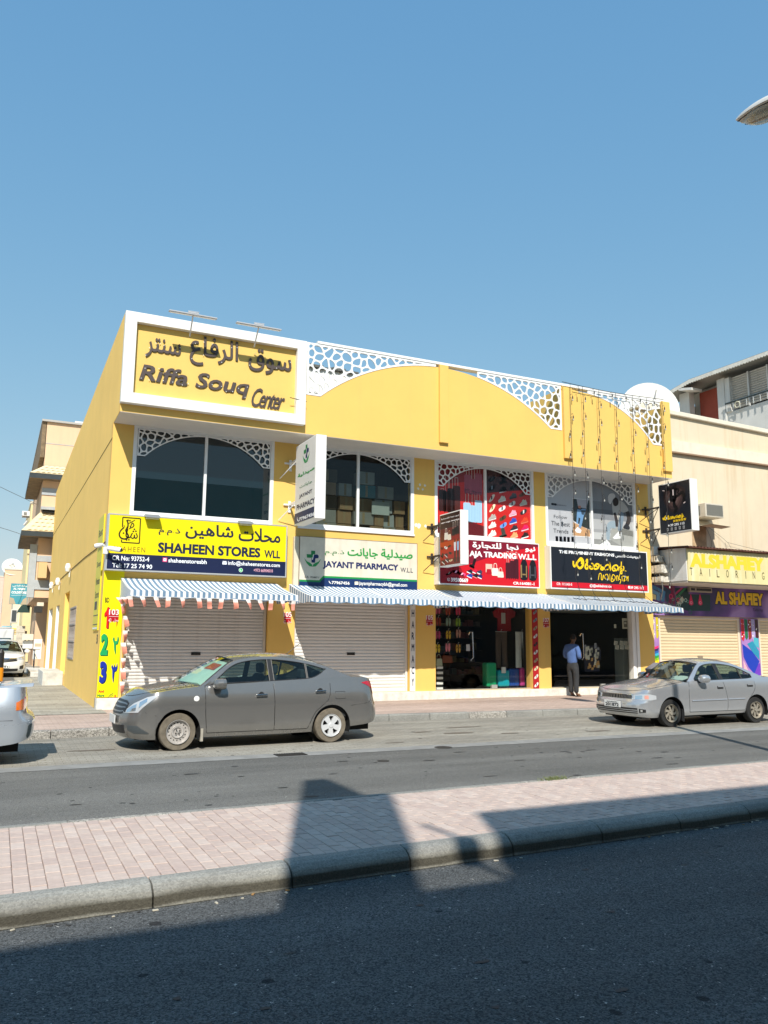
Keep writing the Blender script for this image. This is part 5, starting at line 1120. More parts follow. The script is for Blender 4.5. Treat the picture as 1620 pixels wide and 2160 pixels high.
def car_paint(name, col, dust, dustcol=(.42, .38, .31), metal=.55, rough=.32):
    if name in _m: return _m[name]
    m = bpy.data.materials.new(name); _m[name] = m; m.use_nodes = True
    t = m.node_tree; b = t.nodes['Principled BSDF']; L = t.links.new; N = t.nodes.new
    g = N('ShaderNodeTexCoord'); n = N('ShaderNodeTexNoise'); n.inputs['Scale'].default_value = 3.5; n.inputs['Detail'].default_value = 9; n.inputs['Roughness'].default_value = .7
    L(g.outputs['Object'], n.inputs['Vector'])
    geo = N('ShaderNodeNewGeometry'); sx = N('ShaderNodeSeparateXYZ'); L(geo.outputs['Normal'], sx.inputs[0])
    up = N('ShaderNodeMapRange'); up.inputs[1].default_value = .1; up.inputs[2].default_value = .9; up.inputs[3].default_value = 0; up.inputs[4].default_value = .45; L(sx.outputs[2], up.inputs[0])
    oz = N('ShaderNodeSeparateXYZ'); L(g.outputs['Object'], oz.inputs[0])
    lo = N('ShaderNodeMapRange'); lo.inputs[1].default_value = .62; lo.inputs[2].default_value = .2; lo.inputs[3].default_value = 0; lo.inputs[4].default_value = .5; L(oz.outputs[2], lo.inputs[0])
    ad = N('ShaderNodeMath'); ad.operation = 'ADD'; L(up.outputs[0], ad.inputs[0]); L(lo.outputs[0], ad.inputs[1])
    nr = N('ShaderNodeMapRange'); nr.inputs[1].default_value = .35; nr.inputs[2].default_value = .7; nr.inputs[3].default_value = .35; nr.inputs[4].default_value = 1.25; L(n.outputs[0], nr.inputs[0])
    ml = N('ShaderNodeMath'); ml.operation = 'MULTIPLY_ADD'; ml.inputs[2].default_value = .08*dust; L(ad.outputs[0], ml.inputs[0]); L(nr.outputs[0], ml.inputs[1])
    m2 = N('ShaderNodeMath'); m2.operation = 'MULTIPLY'; m2.inputs[1].default_value = dust; m2.use_clamp = True; L(ml.outputs[0], m2.inputs[0])
    mx = N('ShaderNodeMix'); mx.data_type = 'RGBA'; mx.inputs[6].default_value = (*col, 1); mx.inputs[7].default_value = (*dustcol, 1); L(m2.outputs[0], mx.inputs[0]); L(mx.outputs[2], b.inputs['Base Color'])
    r = N('ShaderNodeMapRange'); r.inputs[3].default_value = rough; r.inputs[4].default_value = .85; L(m2.outputs[0], r.inputs[0]); L(r.outputs[0], b.inputs['Roughness'])
    mt = N('ShaderNodeMapRange'); mt.inputs[3].default_value = metal; mt.inputs[4].default_value = 0; L(m2.outputs[0], mt.inputs[0]); L(mt.outputs[0], b.inputs['Metallic'])
    b.inputs['Coat Weight'].default_value = .9*(1-dust*.4); b.inputs['Coat Roughness'].default_value = .03+.12*dust
    return m
cglass = glass('car_window_glass', (.50, .62, .60), 1.5, .005, .10, (.02, .03, .03))
cscreen = glass('car_windscreen_glass', (.66, .76, .70), 1.5, .005, .05, (.1, .11, .09))
rubber = mat('tyre_rubber', (.022, .022, .022), .8, noise=.2, scale=12); rubber_d = mat('dusty_tyre', (.17, .145, .11), .95, noise=.35, scale=9, bump=.4, bscale=60)
blk = mat('car_black_trim', (.018, .018, .019), .45); inter = mat('car_interior', (.035, .037, .04), .85); chrome = mat('chrome', (.8, .8, .8), .1, 1)
lampglass = mat('headlamp_clear', (.50, .52, .54), .12, .15, coat=1.); lampcell = mat('headlamp_reflector', (.78, .80, .82), .12, .9); amber = mat('lamp_amber', (.75, .16, .01), .15, coat=1.); redl = mat('lamp_red', (.45, .008, .02), .15, coat=1.)
def make_wheel(kind, R_, parent, side, x, yc, dusty):
    """wheel whose outer face looks along side (-1 = near side)"""
    w_ = .095; rr = R_*.655
    tyre = MB(); prof = [(rr, -w_*.82), (rr+.02, -w_*.98), (R_*.86, -w_), (R_*.96, -w_*.86), (R_, -w_*.6), (R_, w_*.6), (R_*.96, w_*.86), (rr, w_*.8)]
    tyre.lathe([(r_, y*(-side)*-1 if side < 0 else -y) for r_, y in prof], (x, yc, R_), 'y', 40)
    wh = tyre.build('wheel', rubber_d if dusty else rubber, parent, smooth=True)
    smooth_by_angle(wh, 50)
    fy = yc+side*w_*.62
    to3 = lambda u, v, t: (x+u, fy+side*t, R_+v)
    m = MB(); pr = [(rr*1.0, .040), (rr*.965, .040), (rr*.93, .012), (rr*.9, -.03), (rr*.86, -.07)]
    m.lathe([(a, side*h) for a, h in pr], (x, fy, R_), 'y', 36)
    mats = {'steel': mat('steel_rim', (.52, .49, .46), .5, .4, noise=.2, scale=20), 'cap': mat('hub_cap_silver', (.72, .73, .74), .3, .3), 'alloy': mat('alloy_bronze', (.50, .45, .37), .35, .6), 'plain': mat('hub_cap_silver')}
    mt = mats[kind]; cs = []
    if kind == 'steel':
        cs = [disc(0, 0, rr*.93, 36)]+[hole(disc(rr*.72*math.cos(a), rr*.72*math.sin(a), rr*.062, 8)) for a in np.linspace(0, 2*math.pi, 17)[:-1]]
        m.fill(cs, to3, -.012, -.03); m.lathe([(rr*.55, side*-.01), (rr*.50, side*.012), (rr*.36, side*.008), (rr*.30, side*-.02), (rr*.17, side*-.02), (rr*.15, side*.0), (0, side*.004)], (x, fy, R_), 'y', 28)
    else:
        n = {'cap': 5, 'alloy': 7, 'plain': 6}[kind]; cs = [disc(0, 0, rr*.93, 40)]
        for k in range(n):
            a = 2*math.pi*k/n+.3; P = lambda r_, da: (rr*r_*math.cos(a+da), rr*r_*math.sin(a+da))
            tw = .22 if kind == 'alloy' else 0; wd = .30 if kind == 'cap' else .26
            cs.append(hole(catmull([P(.80, -wd+tw), P(.83, tw), P(.80, wd+tw), P(.60, wd*.75+tw*.5), P(.40, .12), P(.36, 0), P(.42, -.16), P(.6, -wd*.8+tw*.5)], 3, True)))
        m.fill(cs, to3, .028 if kind != 'alloy' else .012, -.01); m.lathe([(rr*.24, side*.02), (rr*.2, side*.04), (0, side*.042)], (x, fy, R_), 'y', 24)
    rim = m.build('rim', mt, wh); smooth_by_angle(rim, 30)
    MB().fill([disc(0, 0, rr*.9, 28)], to3, -.075).build('brake_disc', mat('brake_dark', (.03, .028, .026), .7, .2), wh)
    if kind in ('steel', 'alloy'):
        b_ = MB()
        for k in range(4): a = math.pi*k/2+.6; b_.lathe([(.012, side*.0), (.011, side*.018), (0, side*.02)], (x+rr*.2*math.cos(a), fy+side*.012, R_+rr*.2*math.sin(a)), 'y', 6)
        b_.build('wheel_nut', mat('nut_dark', (.05, .045, .04), .5, .5), wh)
    return wh
def make_car(c):
    t = thing('parked_car', c['label'], 'car', (0, 0, 0))
    xf, xr, hw = c['xf'], c['xr'], c['hw']; wb = c['wb']; R_ = c['R']; cf, cr = c['cf'], c['cr']; nf, nr_ = c.get('nf', 2.5), c.get('nr', 2.8)
    zs = lambda x: smoothl(c['belt'], x)
    def plan(s):
        if s <= 1:
            th = s*math.pi/2; a, b = math.cos(th), math.sin(th); x = xf+cf-cf*a**(2/nf); y = hw*(max(b, 0))**(2/nf)
            n = Vector((-(a+1e-4)**(2-2/nf)/cf, (b+1e-4)**(2-2/nf)/hw)); n.normalize(); return x, y, n
        if s >= 2:
            th = (3-s)*math.pi/2; a, b = math.cos(th), math.sin(th); a = max(a, 0); x = xr-cr+cr*a**(2/nr_); y = hw*(max(b, 0))**(2/nr_)
            n = Vector(((a+1e-4)**(2-2/nr_)/cr, (b+1e-4)**(2-2/nr_)/hw)); n.normalize(); return x, y, n
        return xf+cf+(xr-cr-xf-cf)*(s-1), hw, Vector((0, 1))
    fp, sp, rp = c['front'], c['side'], c['rear']
    def pt(s, z, off=0):
        x, y, n = plan(s); wx = n[0]**2; q = smoothl(fp if n[0] < 0 else rp, z)*wx+smoothl(sp, z)*(1-wx)
        if s > .02 and s < 2.98: y = max(y-n[1]*(q-off), 0)
        return Vector((x-n[0]*(q-off), y, z))
    def s_x(x, rear=False):
        lo, hi = (0, 1.5) if not rear else (1.5, 3)
        if xf+cf <= x <= xr-cr: return 1+(x-xf-cf)/(xr-cr-xf-cf)
        for _ in range(40):
            mid = (lo+hi)/2
            if plan(mid)[0] < x: lo = mid
            else: hi = mid
        return lo
    ar = c['arch']
    def zbot(x):
        z = smoothl(c['bot'], x)
        for cx in (0, wb):
            d = abs(x-cx)
            if d < ar: z = max(z, R_+math.sqrt(ar*ar-d*d))
        return z
    # ---- stations along half the perimeter
    ss = [i/16 for i in range(16)]
    xs_ = [xf+cf]
    for cx in (0, wb): xs_ += [cx-ar-.002]+[cx+ar*math.sin(a) for a in np.linspace(-math.pi/2, math.pi/2, 17)]+[cx+ar+.002]
    xs_ += list(np.linspace(ar+.1, wb-ar-.1, 9))+list(np.linspace(wb+ar+.05, xr-cr, 4))
    xs_ = sorted(x for x in xs_ if xf+cf <= x <= xr-cr)
    ss += [s_x(x) for x in xs_]
    if ar > -(xf+cf): ss = sorted(set(ss+[s_x(-ar-.002), s_x(-ar+.004)]))
    ss += [2+i/14 for i in range(1, 15)]
    ss = sorted(set(round(s, 5) for s in ss))
    NZ = 14; cols = []
    for s in ss:
        x = plan(s)[0]; zb = zbot(pt(s, .5)[0]) ; zt = zs(x); cols.append([pt(s, zb+(zt-zb)*j/NZ) for j in range(NZ+1)])
    body = MB()
    for sg in (1, -1):
        V = [(p.x, p.y*sg, p.z) for col in cols for p in col]; n = NZ+1
        F = [(i*n+j, (i+1)*n+j, (i+1)*n+j+1, i*n+j+1) for i in range(len(cols)-1) for j in range(NZ)]
        if sg < 0: F = [f[::-1] for f in F]
        body.add(V, [f[::-1] for f in F])
    # ---- bonnet and boot lid
    xc, xd = c['cowl'], c['deck']; K = 7
    tops = [col[-1] for col in cols]
    def lid(sel, crown):
        rows = [[(p.x, p.y*(1-k/K)*sg, p.z+crown*(1-(1-k/K)**2)*min(1, p.y/hw*1.2)) for k in range(K+1)] for p in sel for sg in (1,)]
        for sg in (1, -1):
            V = [(q[0], q[1]*sg, q[2]) for r_ in rows for q in r_]; n = K+1
            F = [(i*n+j, (i+1)*n+j, (i+1)*n+j+1, i*n+j+1) for i in range(len(rows)-1) for j in range(K)]
            body.add(V, F if sg > 0 else [f[::-1] for f in F])
    lid([p for p in tops if p.x <= xc+.02], c['crownf']); lid([p for p in tops if p.x >= xd-.02], c['crownr'])
    # ---- roof, pillars
    key = c['key']                                       # (rail x, rail z, centre x, centre z)
    kk = catmull(key, 5); seg = 5
    yb_ = hw-smoothl(sp, zs(1.5)); zb0 = zs(1.5); tum = c['tumble']
    yrail = lambda z: yb_-tum*max(0, z-zb0)-.10*tum*max(0, (z-zb0))**2
    T_ = [0, .07, .16, .3, .5, .75, 1.]
    caps = [[(a[0]+(a[2]-a[0])*(1-(1-u)**2), yrail(a[1])*(1-u), a[1]+(a[3]-a[1])*(1-(1-u)**2)) for u in T_] for a in kk]
    ws, bl = MB(), MB(); nT = len(T_)
    for i in range(len(caps)-1):
        for j in range(nT-1):
            k = i//seg; isg = (c['ws'][0] <= k < c['ws'][1] and j >= 1); isb = (c['bl'][0] <= k < c['bl'][1] and j >= 2)
            tgt = ws if isg else bl if isb else body
            for sg in (1, -1):
                q = [caps[i][j], caps[i+1][j], caps[i+1][j+1], caps[i][j+1]]; q = [(a, b*sg, z) for a, b, z in q]
                tgt.add(q if sg > 0 else q[::-1], [(0, 1, 2, 3)])
    rail = [(a[0], a[1]) for a in kk]; rail_z = lambda x: lerpl(rail, x)
    xa, xe = rail[0][0], rail[-1][0]
    belt = lambda x: zs(x)-.004
    wins = c['wins']                                     # (x0, x1, bottom lift table, top drop table)
    gx = sorted(set([xa, xe]+list(np.linspace(xa, xe, 44))+[v for w_ in wins for v in w_[:2]]))
    side_pt = lambda x, z: (x, yrail(z) if z > zs(x) else hw-smoothl(sp, z), z)
    bp = MB(); panes = {(i, s_): MB() for i in range(len(wins)) for s_ in (1, -1)}
    def col4(x):
        b, r = belt(x), max(rail_z(x), belt(x)+.001); wb_ = b+lerpl(c['wbot'], x); wt_ = r-lerpl(c['wtop'], x)
        if wt_ < wb_+.003: m_ = (wb_+wt_)/2; m_ = min(max(m_, b), r); wb_ = wt_ = m_
        return b, wb_, wt_, r
    ff = lambda x, z, o=0: (x, yrail(z)+o, z)
    for x0, x1 in zip(gx, gx[1:]):
        A, D = col4(x0), col4(x1); xm = (x0+x1)/2
        inw = next((i for i, w_ in enumerate(wins) if w_[0] <= xm <= w_[1]), None)
        for sg in (1, -1):
            Q = lambda a, b, tg, o=0, m=0: tg.add([(p[0], p[1]*sg, p[2]) for p in ([ff(x0, A[a], o), ff(x1, D[a], o), ff(x1, D[b], o), ff(x0, A[b], o)] if sg > 0 else [ff(x0, A[b], o), ff(x1, D[b], o), ff(x1, D[a], o), ff(x0, A[a], o)])], [(0, 1, 2, 3)][::1], m)
            Q(0, 1, body); Q(2, 3, body)
            if inw is None:
                if wins[0][1] <= xm <= wins[-1][0]: Q(1, 2, bp, .002)
                else: Q(1, 2, body)
            else: Q(1, 2, panes[(inw, sg)], -.010)
    bo = body.build('body', c['paint'], t); 
    # weld and smooth
    import bmesh
    bm_x = bmesh.new(); bm_x.from_mesh(bo.data); bmesh.ops.remove_doubles(bm_x, verts=bm_x.verts, dist=.0015); bmesh.ops.recalc_face_normals(bm_x, faces=bm_x.faces); bm_x.to_mesh(bo.data); bm_x.free(); smooth_by_angle(bo, 42)
    bp.build('door_pillar', blk, t)
    wso = ws.build('windscreen', cscreen, t, smooth=True); bl.build('rear_window', cglass, t, smooth=True)
    for p_ in panes.values(): p_.build('side_window', cglass, t)
    # black surrounds of the side glass
    tr = MB()
    for sg in (1, -1):
        gxx = [x for x in gx if wins[0][0] <= x <= wins[-1][1]]
        up = [ff(x, col4(x)[2], -.003) for x in gxx]; lo_ = [ff(x, col4(x)[1], -.002) for x in gxx]
        for L_ in (up, lo_): tr.tube([(p[0], p[1]*sg, p[2]) for p in L_], .009, 5)
        for w_ in wins:
            for xx in w_[:2]:
                a4 = col4(xx); tr.tube([(p[0], p[1]*sg, p[2]) for p in (ff(xx, a4[1]), ff(xx, a4[2]))], .009, 5)
        tr.tube([(q[0][0], q[0][1]*sg, q[0][2]) if 0 else (q[1][0], q[1][1]*sg, q[1][2]+.002) for q in caps[c['ws'][0]*seg:c['ws'][1]*seg+1]], .010, 5)
    ct = [caps[c['ws'][1]*seg][j] for j in range(1, nT)]; tr.tube([(a, b, z) for a, b, z in ct]+[(a, -b, z) for a, b, z in ct[::-1][1:]], .012, 5)
    tr.build('window_trim', blk, t)
    # ---- doors, seams
    def patch(name, cur, n, m_, off, material, parent, sgs=(-1,), curved=None, thick=True):
        """cur(u, v) -> (s, z) with u, v in 0..1"""
        mb = MB()
        for sg in sgs:
            P = [[pt(*cur(i/n, j/m_), off) for j in range(m_+1)] for i in range(n+1)]
            V = [(p.x, p.y*sg, p.z) for r_ in P for p in r_]; k = m_+1
            mb.add(V, [(i*k+j, (i+1)*k+j, (i+1)*k+j+1, i*k+j+1)[::(1 if sg < 0 else -1)] for i in range(n) for j in range(m_)])
            if thick:
                edge = [(i, 0) for i in range(n+1)]+[(n, j) for j in range(1, m_+1)]+[(i, m_) for i in range(n-1, -1, -1)]+[(0, j) for j in range(m_-1, 0, -1)]
                E1 = [P[i][j] for i, j in edge]; E2 = [pt(*cur(i/n, j/m_), -.012) for i, j in edge]; q = len(edge)
                mb.add([(p.x, p.y*sg, p.z) for p in E1+E2], [(a, (a+1) % q, q+(a+1) % q, q+a) for a in range(q)])
        return mb.build(name, material, parent, smooth=False if thick else True)
    dxs = c['doors']
    for di, (xl, xrr, zb_, handle) in enumerate(dxs):
        for sg in (-1, 1):
            def cur(u, v, xl=xl, xrr=xrr, zb_=zb_):
                z = zb_+(.0)+(1)*v*1.0
                a = lerpl(xl, 0)if 0 else None
                zt = 1
                z0, z1 = zb_, None
                # z runs to just under the belt at each x
                xL = smoothl(xl, z0+(zs(1.2)-.03-z0)*v); xR = smoothl(xrr, z0+(zs(1.2)-.03-z0)*v); x = xL+(xR-xL)*u
                return s_x(x), z0+(zs(x)-.03-z0)*v
            d = patch('door', cur, 8, 8, .0035, c['paint'], t, (sg,)); smooth_by_angle(d, 40)
            hx, hz = handle; p = pt(s_x(hx), hz, .02)
            hm = MB(); hb = MB()
            if c['handle'] == 'bar':
                hm.obox((p.x, p.y*sg+.022*sg, p.z), (.095, 0, .003), (0, .010, 0), (0, 0, .016)); hb.lathe([(0, sg*.002), (.05, sg*.001), (.052, 0)], (p.x, sg*(p.y-.016), p.z), 'y', 16)
            else: hm.obox((p.x, p.y*sg, p.z+.012), (.08, 0, 0), (0, .008, 0), (0, 0, .012)); hb.obox((p.x, sg*(p.y-.010), p.z-.004), (.085, 0, 0), (0, .006, 0), (0, 0, .028))
            hm.build('handle', chrome if c['handle'] == 'bar' else c['paint'], d, bevel=.004); hb.build('handle_recess', blk, d)
    # gaps read as dark lines: a dark sheet edge just behind each door and panel
    gp = MB()
    for sg in (1, -1):
        for xl, xrr, zb_, _ in dxs:
            zT = zs(1.2)-.03
            for tab, dxx in ((xl, -.006), (xrr, .006)):
                gp.tube([(p.x, p.y*sg, p.z) for p in [pt(s_x(smoothl(tab, z)+dxx), z, -.001) for z in np.linspace(zb_, zT, 9)]], .0055, 4)
            gp.tube([(p.x, p.y*sg, p.z) for p in [pt(s_x(x), zb_-.006, -.001) for x in np.linspace(smoothl(xl, zb_), smoothl(xrr, zb_), 7)]], .0055, 4)
        for ln in c['seams']: gp.tube([(p.x, p.y*sg, p.z) for p in [pt(s_x(x, x > 1.5), z, .0) for x, z in ln]], .0045, 4)
        hn = [p for p in tops if xf+.1 < p.x <= xc-.02]
        gp.tube([(p.x, p.y*.90*sg, p.z+c['crownf']*.19*min(1, p.y/hw*1.2)+.0005) for p in hn[::2]], .0045, 4)
    gp.build('panel_gap', mat('panel_gap_dark', (.01, .01, .01), .9), t)
    # ---- lamps, grille, plate
    for P in c['patches']:
        nm, lo_, hi_, s0, s1, m_, off, sgs = P['name'], P['lo'], P['hi'], P['s'][0], P['s'][1], P['m'], P.get('off', .006), P.get('sg', (-1, 1))
        for sg in sgs:
            cur = lambda u, v: ((s0+(s1-s0)*u), lerpl(lo_, u)+(lerpl(hi_, u)-lerpl(lo_, u))*v)
            o = patch(nm, cur, P.get('n', 10), 4, off, m_, t, (sg,)); smooth_by_angle(o, 50)
            for ch in P.get('kids', ()):
                u0, u1, v0, v1, mk, nk = ch
                c2 = lambda u, v, u0=u0, u1=u1, v0=v0, v1=v1: cur(u0+(u1-u0)*u, v0+(v1-v0)*v)
                k_ = patch(nk, c2, 6, 3, off+.003, mk, o, (sg,)); smooth_by_angle(k_, 50)
    if c.get('plate'):
        sg_, zc, txt, py = c['plate']; p = pt(.0, zc, .014); 
        pl = MB().box(p.x-.012, p.x, -.25+py, .25+py, zc-.065, zc+.065).build('number_plate', mat('plate_white', (.72, .72, .70), .4), t, bevel=.004)
        A = Art(lambda u, v, t_: (p.x-.012-t_, -u, v), .001); (A.text if txt else lambda *a, **k: None)('1A1A22', txt, (-.21-py, zc-.05, .21-py, zc+.02), bold=.04); (A.text if txt else lambda *a, **k: None)('2A2A34', 'BAHRAIN', (-.16-py, zc+.03, .16-py, zc+.052), bold=.03, layer=1); (A.build('plate_lettering', pl) if txt else None)
    # ---- wheels, liners, underbody
    for cx, kd in ((0, c['wheels'][0]), (wb, c['wheels'][1])):
        for sg in (-1, 1): make_wheel(kd, R_, t, sg, cx, sg*(hw-.125), c['dusty'])
    ub = MB()
    ub.box(xf+.25, xr-.2, -hw+.30, hw-.30, .17, .32)
    for cx in (0, wb):
        for sg in (-1, 1):
            V = []; n = 14
            for k in range(n+1):
                a = -.35+(math.pi+.7)*k/n; V += [(cx+(ar+.004)*math.cos(a), sg*(hw-.012-smoothl(sp, .6)), R_+(ar+.004)*math.sin(a)), (cx+(ar+.004)*math.cos(a), sg*(hw-.32), R_+(ar+.004)*math.sin(a))]
            ub.add(V, [(2*k, 2*k+1, 2*k+3, 2*k+2) for k in range(n)]); ub.fill([disc(cx, R_+.02, ar+.01, 20)], lambda u, v, t_: (u, sg*(hw-.33), v), 0)
    ub.build('underbody', mat('underbody_black', (.008, .008, .008), .95), t)
    # ---- cabin
    ci = MB(); zf = .42; x0, x1 = xa+.12, xd-.05
    ci.box(x0, x1, -hw+.13, hw-.13, zf-.05, zf); ci.box(x0+.0, x0+.42, -hw+.14, hw-.14, .60, zs(x0+.3)-.05); ci.box(xd-.48, xd+.1, -hw+.2, hw-.2, zs(xd)-.30, zs(xd)-.06)
    for sg in (-1, 1): ci.box(x0+.1, x1, sg*(hw-.13), sg*(hw-.10), zf, zs(1.5)-.05)
    ci.build('cabin', inter, t, bevel=.02)
    for sx, sy, dz in ((c['seat'], -.36, c.get('sdz', 0)), (c['seat'], .36, c.get('sdz', 0)), (c['seat']+c.get('rs', .80), 0, c.get('rdz', -.12))):
        wdt = .24 if sy else .58
        st = MB(); st.box(sx-.42, sx+.05, sy-wdt, sy+wdt, zf, .66); st.add([(sx-.02, sy-wdt, .6), (sx+.10, sy-wdt, .6), (sx+.32, sy-wdt*.8, 1.14+dz), (sx+.22, sy-wdt*.8, 1.15+dz), (sx-.02, sy+wdt, .6), (sx+.10, sy+wdt, .6), (sx+.32, sy+wdt*.8, 1.14+dz), (sx+.22, sy+wdt*.8, 1.15+dz)], [(0, 1, 2, 3), (7, 6, 5, 4), (0, 3, 7, 4), (1, 5, 6, 2), (3, 2, 6, 7), (0, 4, 5, 1)])
        for hy in ((sy,) if sy else (-.35, .35)): st.box(sx+.23, sx+.33, hy-.13, hy+.13, 1.15+dz, 1.33+dz)
        st.build('seat', c.get('seatm', mat('seat_cloth', (.05, .055, .06), .9)), t, bevel=.045, seg=3)
    stw = MB(); a_ = Vector((c['seat']-.62, .36 if 0 else -.36, .93)); ring = [(a_.x+.07*math.sin(q), a_.y+.18*math.cos(q), a_.z+.165*math.sin(q)) for q in np.linspace(0, 6.283, 21)]; stw.tube(ring, .013, 6, caps=False).obox(a_, (.02, 0, 0), (0, .16, 0), (0, 0, .02)); stw.build('steering_wheel', blk, t)
    mr = MB(); q = caps[c['ws'][1]*seg-2][-1]; mr.box(q[0]+.03, q[0]+.06, -.11, .11, q[2]-.10, q[2]-.04); mr.build('rear_view_mirror', blk, t, bevel=.01)
    # door mirrors
    for sg in (-1, 1):
        mx_, mz = c['mirror']; y = sg*(hw+.075); mm_ = MB(); 
        mm_.lathe([(0, -.11), (.055, -.10), (.080, -.06), (.088, .03), (.082, .085), (.06, .10), (0, .10)], (0, 0, 0), 'x', 16)
        mm_.v = [(mx_+v[0]*.95, y+v[1]*1.35+sg*.0, mz+v[2]*1.05) for v in mm_.v]
        mo = mm_.build('door_mirror', c['paint'], t, smooth=True)
        MB().tube([(mx_-.02, sg*(hw-.09), mz-.085), (mx_, y-sg*.04, mz-.06)], .022, 6).build('mirror_foot', blk, mo)
    # wipers
    wp = MB(); b0 = caps[1]; b1 = caps[3]
    for fa, fb in ((.55, -.05), (-.05, -.62)):
        P0 = Vector((caps[0][-1][0]-.01+.12*abs(fa), fa*hw, caps[0][-1][2]+.012)); P1 = Vector((caps[0][-1][0]+.10+.14*abs(fb), fb*hw, caps[0][-1][2]+.045+.01)); wp.tube([P0, P1], .008, 4)
    wp.build('wiper', blk, t)
    return t, dict(pt=pt, s_x=s_x, caps=caps, seg=seg)
def place(t, x, y, z, rz): t.location = (x, y, z); t.rotation_euler = (0, 0, rz)
SIDE = [(.15, .085), (.22, .055), (.32, .022), (.42, .012), (.55, .008), (.68, .0), (.76, .006), (.84, .024), (.94, .058), (1.05, .10), (1.2, .15)]
Pn = lambda s0, s1, lo, hi, name, m, **k: dict(s=(s0, s1), lo=lo, hi=hi, name=name, m=m, **k)
pt_taupe = car_paint('taupe_car_paint', (.225, .218, .208), .27, (.38, .36, .32), .60, .20)
taupe = dict(label='dusty taupe sedan parked facing left before the grey shutter', xf=-.86, xr=3.70, hw=.85, wb=2.65, R=.290, arch=.352, cf=.62, cr=.55, nf=2.3, nr=2.9,
  belt=[(-.95, .80), (-.75, .845), (-.4, .90), (0, .955), (.45, 1.0), (1.0, 1.025), (1.6, 1.045), (2.3, 1.075), (2.8, 1.10), (3.25, 1.10), (3.58, 1.06), (3.72, 1.0)],
  bot=[(-.95, .20), (-.5, .18), (.3, .19), (2.3, .195), (3.0, .26), (3.4, .30), (3.72, .36)],
  front=[(.18, .10), (.26, .035), (.42, .0), (.55, .01), (.68, .055), (.78, .12), (.86, .24), (1.0, .4)], side=SIDE, rear=[(.25, .09), (.36, .015), (.5, 0), (.62, .02), (.7, .06), (.95, .10), (1.05, .13), (1.12, .18)],
  cowl=.42, deck=3.02, crownf=.075, crownr=.035, tumble=.52,
  key=[(.40, .985, -.02, .985), (.66, 1.19, .40, 1.235), (.95, 1.385, .86, 1.45), (1.35, 1.452, 1.3, 1.515), (1.75, 1.452, 1.75, 1.525), (2.2, 1.395, 2.22, 1.475), (2.62, 1.285, 2.66, 1.34), (3.05, 1.115, 3.12, 1.135)],
  ws=(0, 2), bl=(5, 7), wins=[(.50, 1.53), (1.61, 2.215), (2.235, 2.60)], wbot=[(0, .018), (.45, .02), (2.22, .02), (2.35, .035), (2.48, .085), (2.6, .17), (2.9, .3)], wtop=[(0, .08), (.6, .065), (1.2, .05), (2.3, .055), (2.6, .06), (3., .1)],
  doors=[([(.2, .47), (.6, .43), (1.1, .42)], [(.2, 1.60), (1.1, 1.585)], .26, (1.36, .835)), ([(.2, 1.612), (1.1, 1.597)], [(.2, 2.18), (.34, 2.24), (.55, 2.36), (.72, 2.57), (.9, 2.62), (1.1, 2.63)], .26, (2.43, .875))],
  seams=[[(2.72, .74), (2.9, .74), (2.9, .86), (2.72, .86), (2.72, .74)], [(3.02, .62), (3.30, .65), (3.40, .68), (3.50, .76)], [(-.52, .60), (-.36, .55)]], handle='bar', mirror=(.62, 1.03), wheels=('steel', 'cap'), dusty=True, seat=1.45, paint=pt_taupe,
  patches=[Pn(.30, .93, [(0, .585), (.5, .60), (.62, .68), (1, .865)], [(0, .60), (.3, .735), (.7, .835), (1, .875)], 'headlight', lampglass, kids=[(.12, .42, .15, .8, lampcell, 'reflector'), (.5, .72, .35, .85, lampcell, 'reflector')]),
    Pn(0, .36, [(0, .555), (.6, .56), (1, .60)], [(0, .775), (.7, .77), (1, .735)], 'grille', blk, n=8, kids=[(0, .8, .15, .24, mat('grille_grey_chrome', (.3, .3, .3), .3, .8), 'grille_bar'), (0, .88, .45, .55, mat('grille_grey_chrome'), 'grille_bar'), (0, .94, .75, .85, mat('grille_grey_chrome'), 'grille_bar')]),
    Pn(.0, .34, [(0, .255), (1, .27)], [(0, .37), (1, .40)], 'air_intake', blk), Pn(.42, .80, [(0, .33), (.3, .28), (1, .275)], [(0, .40), (.5, .395), (1, .285)], 'fog_lamp_recess', mat('fog_trim', (.06, .07, .075), .6)),
    Pn(2.06, 2.66, [(0, 1.0), (.35, .93), (.6, .86), (1, .74)], [(0, 1.01), (.2, 1.03), (.7, 1.02), (1, .96)], 'tail_light', redl)], plate=(0, .47, '', 0))
car1, k1 = make_car(taupe)
p = k1['pt'](k1['s_x'](.27), .80, .006)
MB().lathe([(0, -.004), (.035, -.003), (.045, 0)], (0, 0, 0), 'y', 16).build('side_indicator', mat('indicator_clear', (.8, .8, .78), .2), car1).location = (.27, -p.y, .80)
MB().tube([(2.10, 0, 1.49), (2.36, .0, 1.69)], .006, 5).lathe([(.03, 1.475), (.02, 1.505), (0, 1.51)], (2.10, 0, 0), 'z', 10).build('aerial', blk, car1)
MB().box(.36, .40, -.835, -.76, .13, .33).build('mud_flap', mat('mud_flap_pale', (.40, .37, .31), .9, noise=.2), car1)
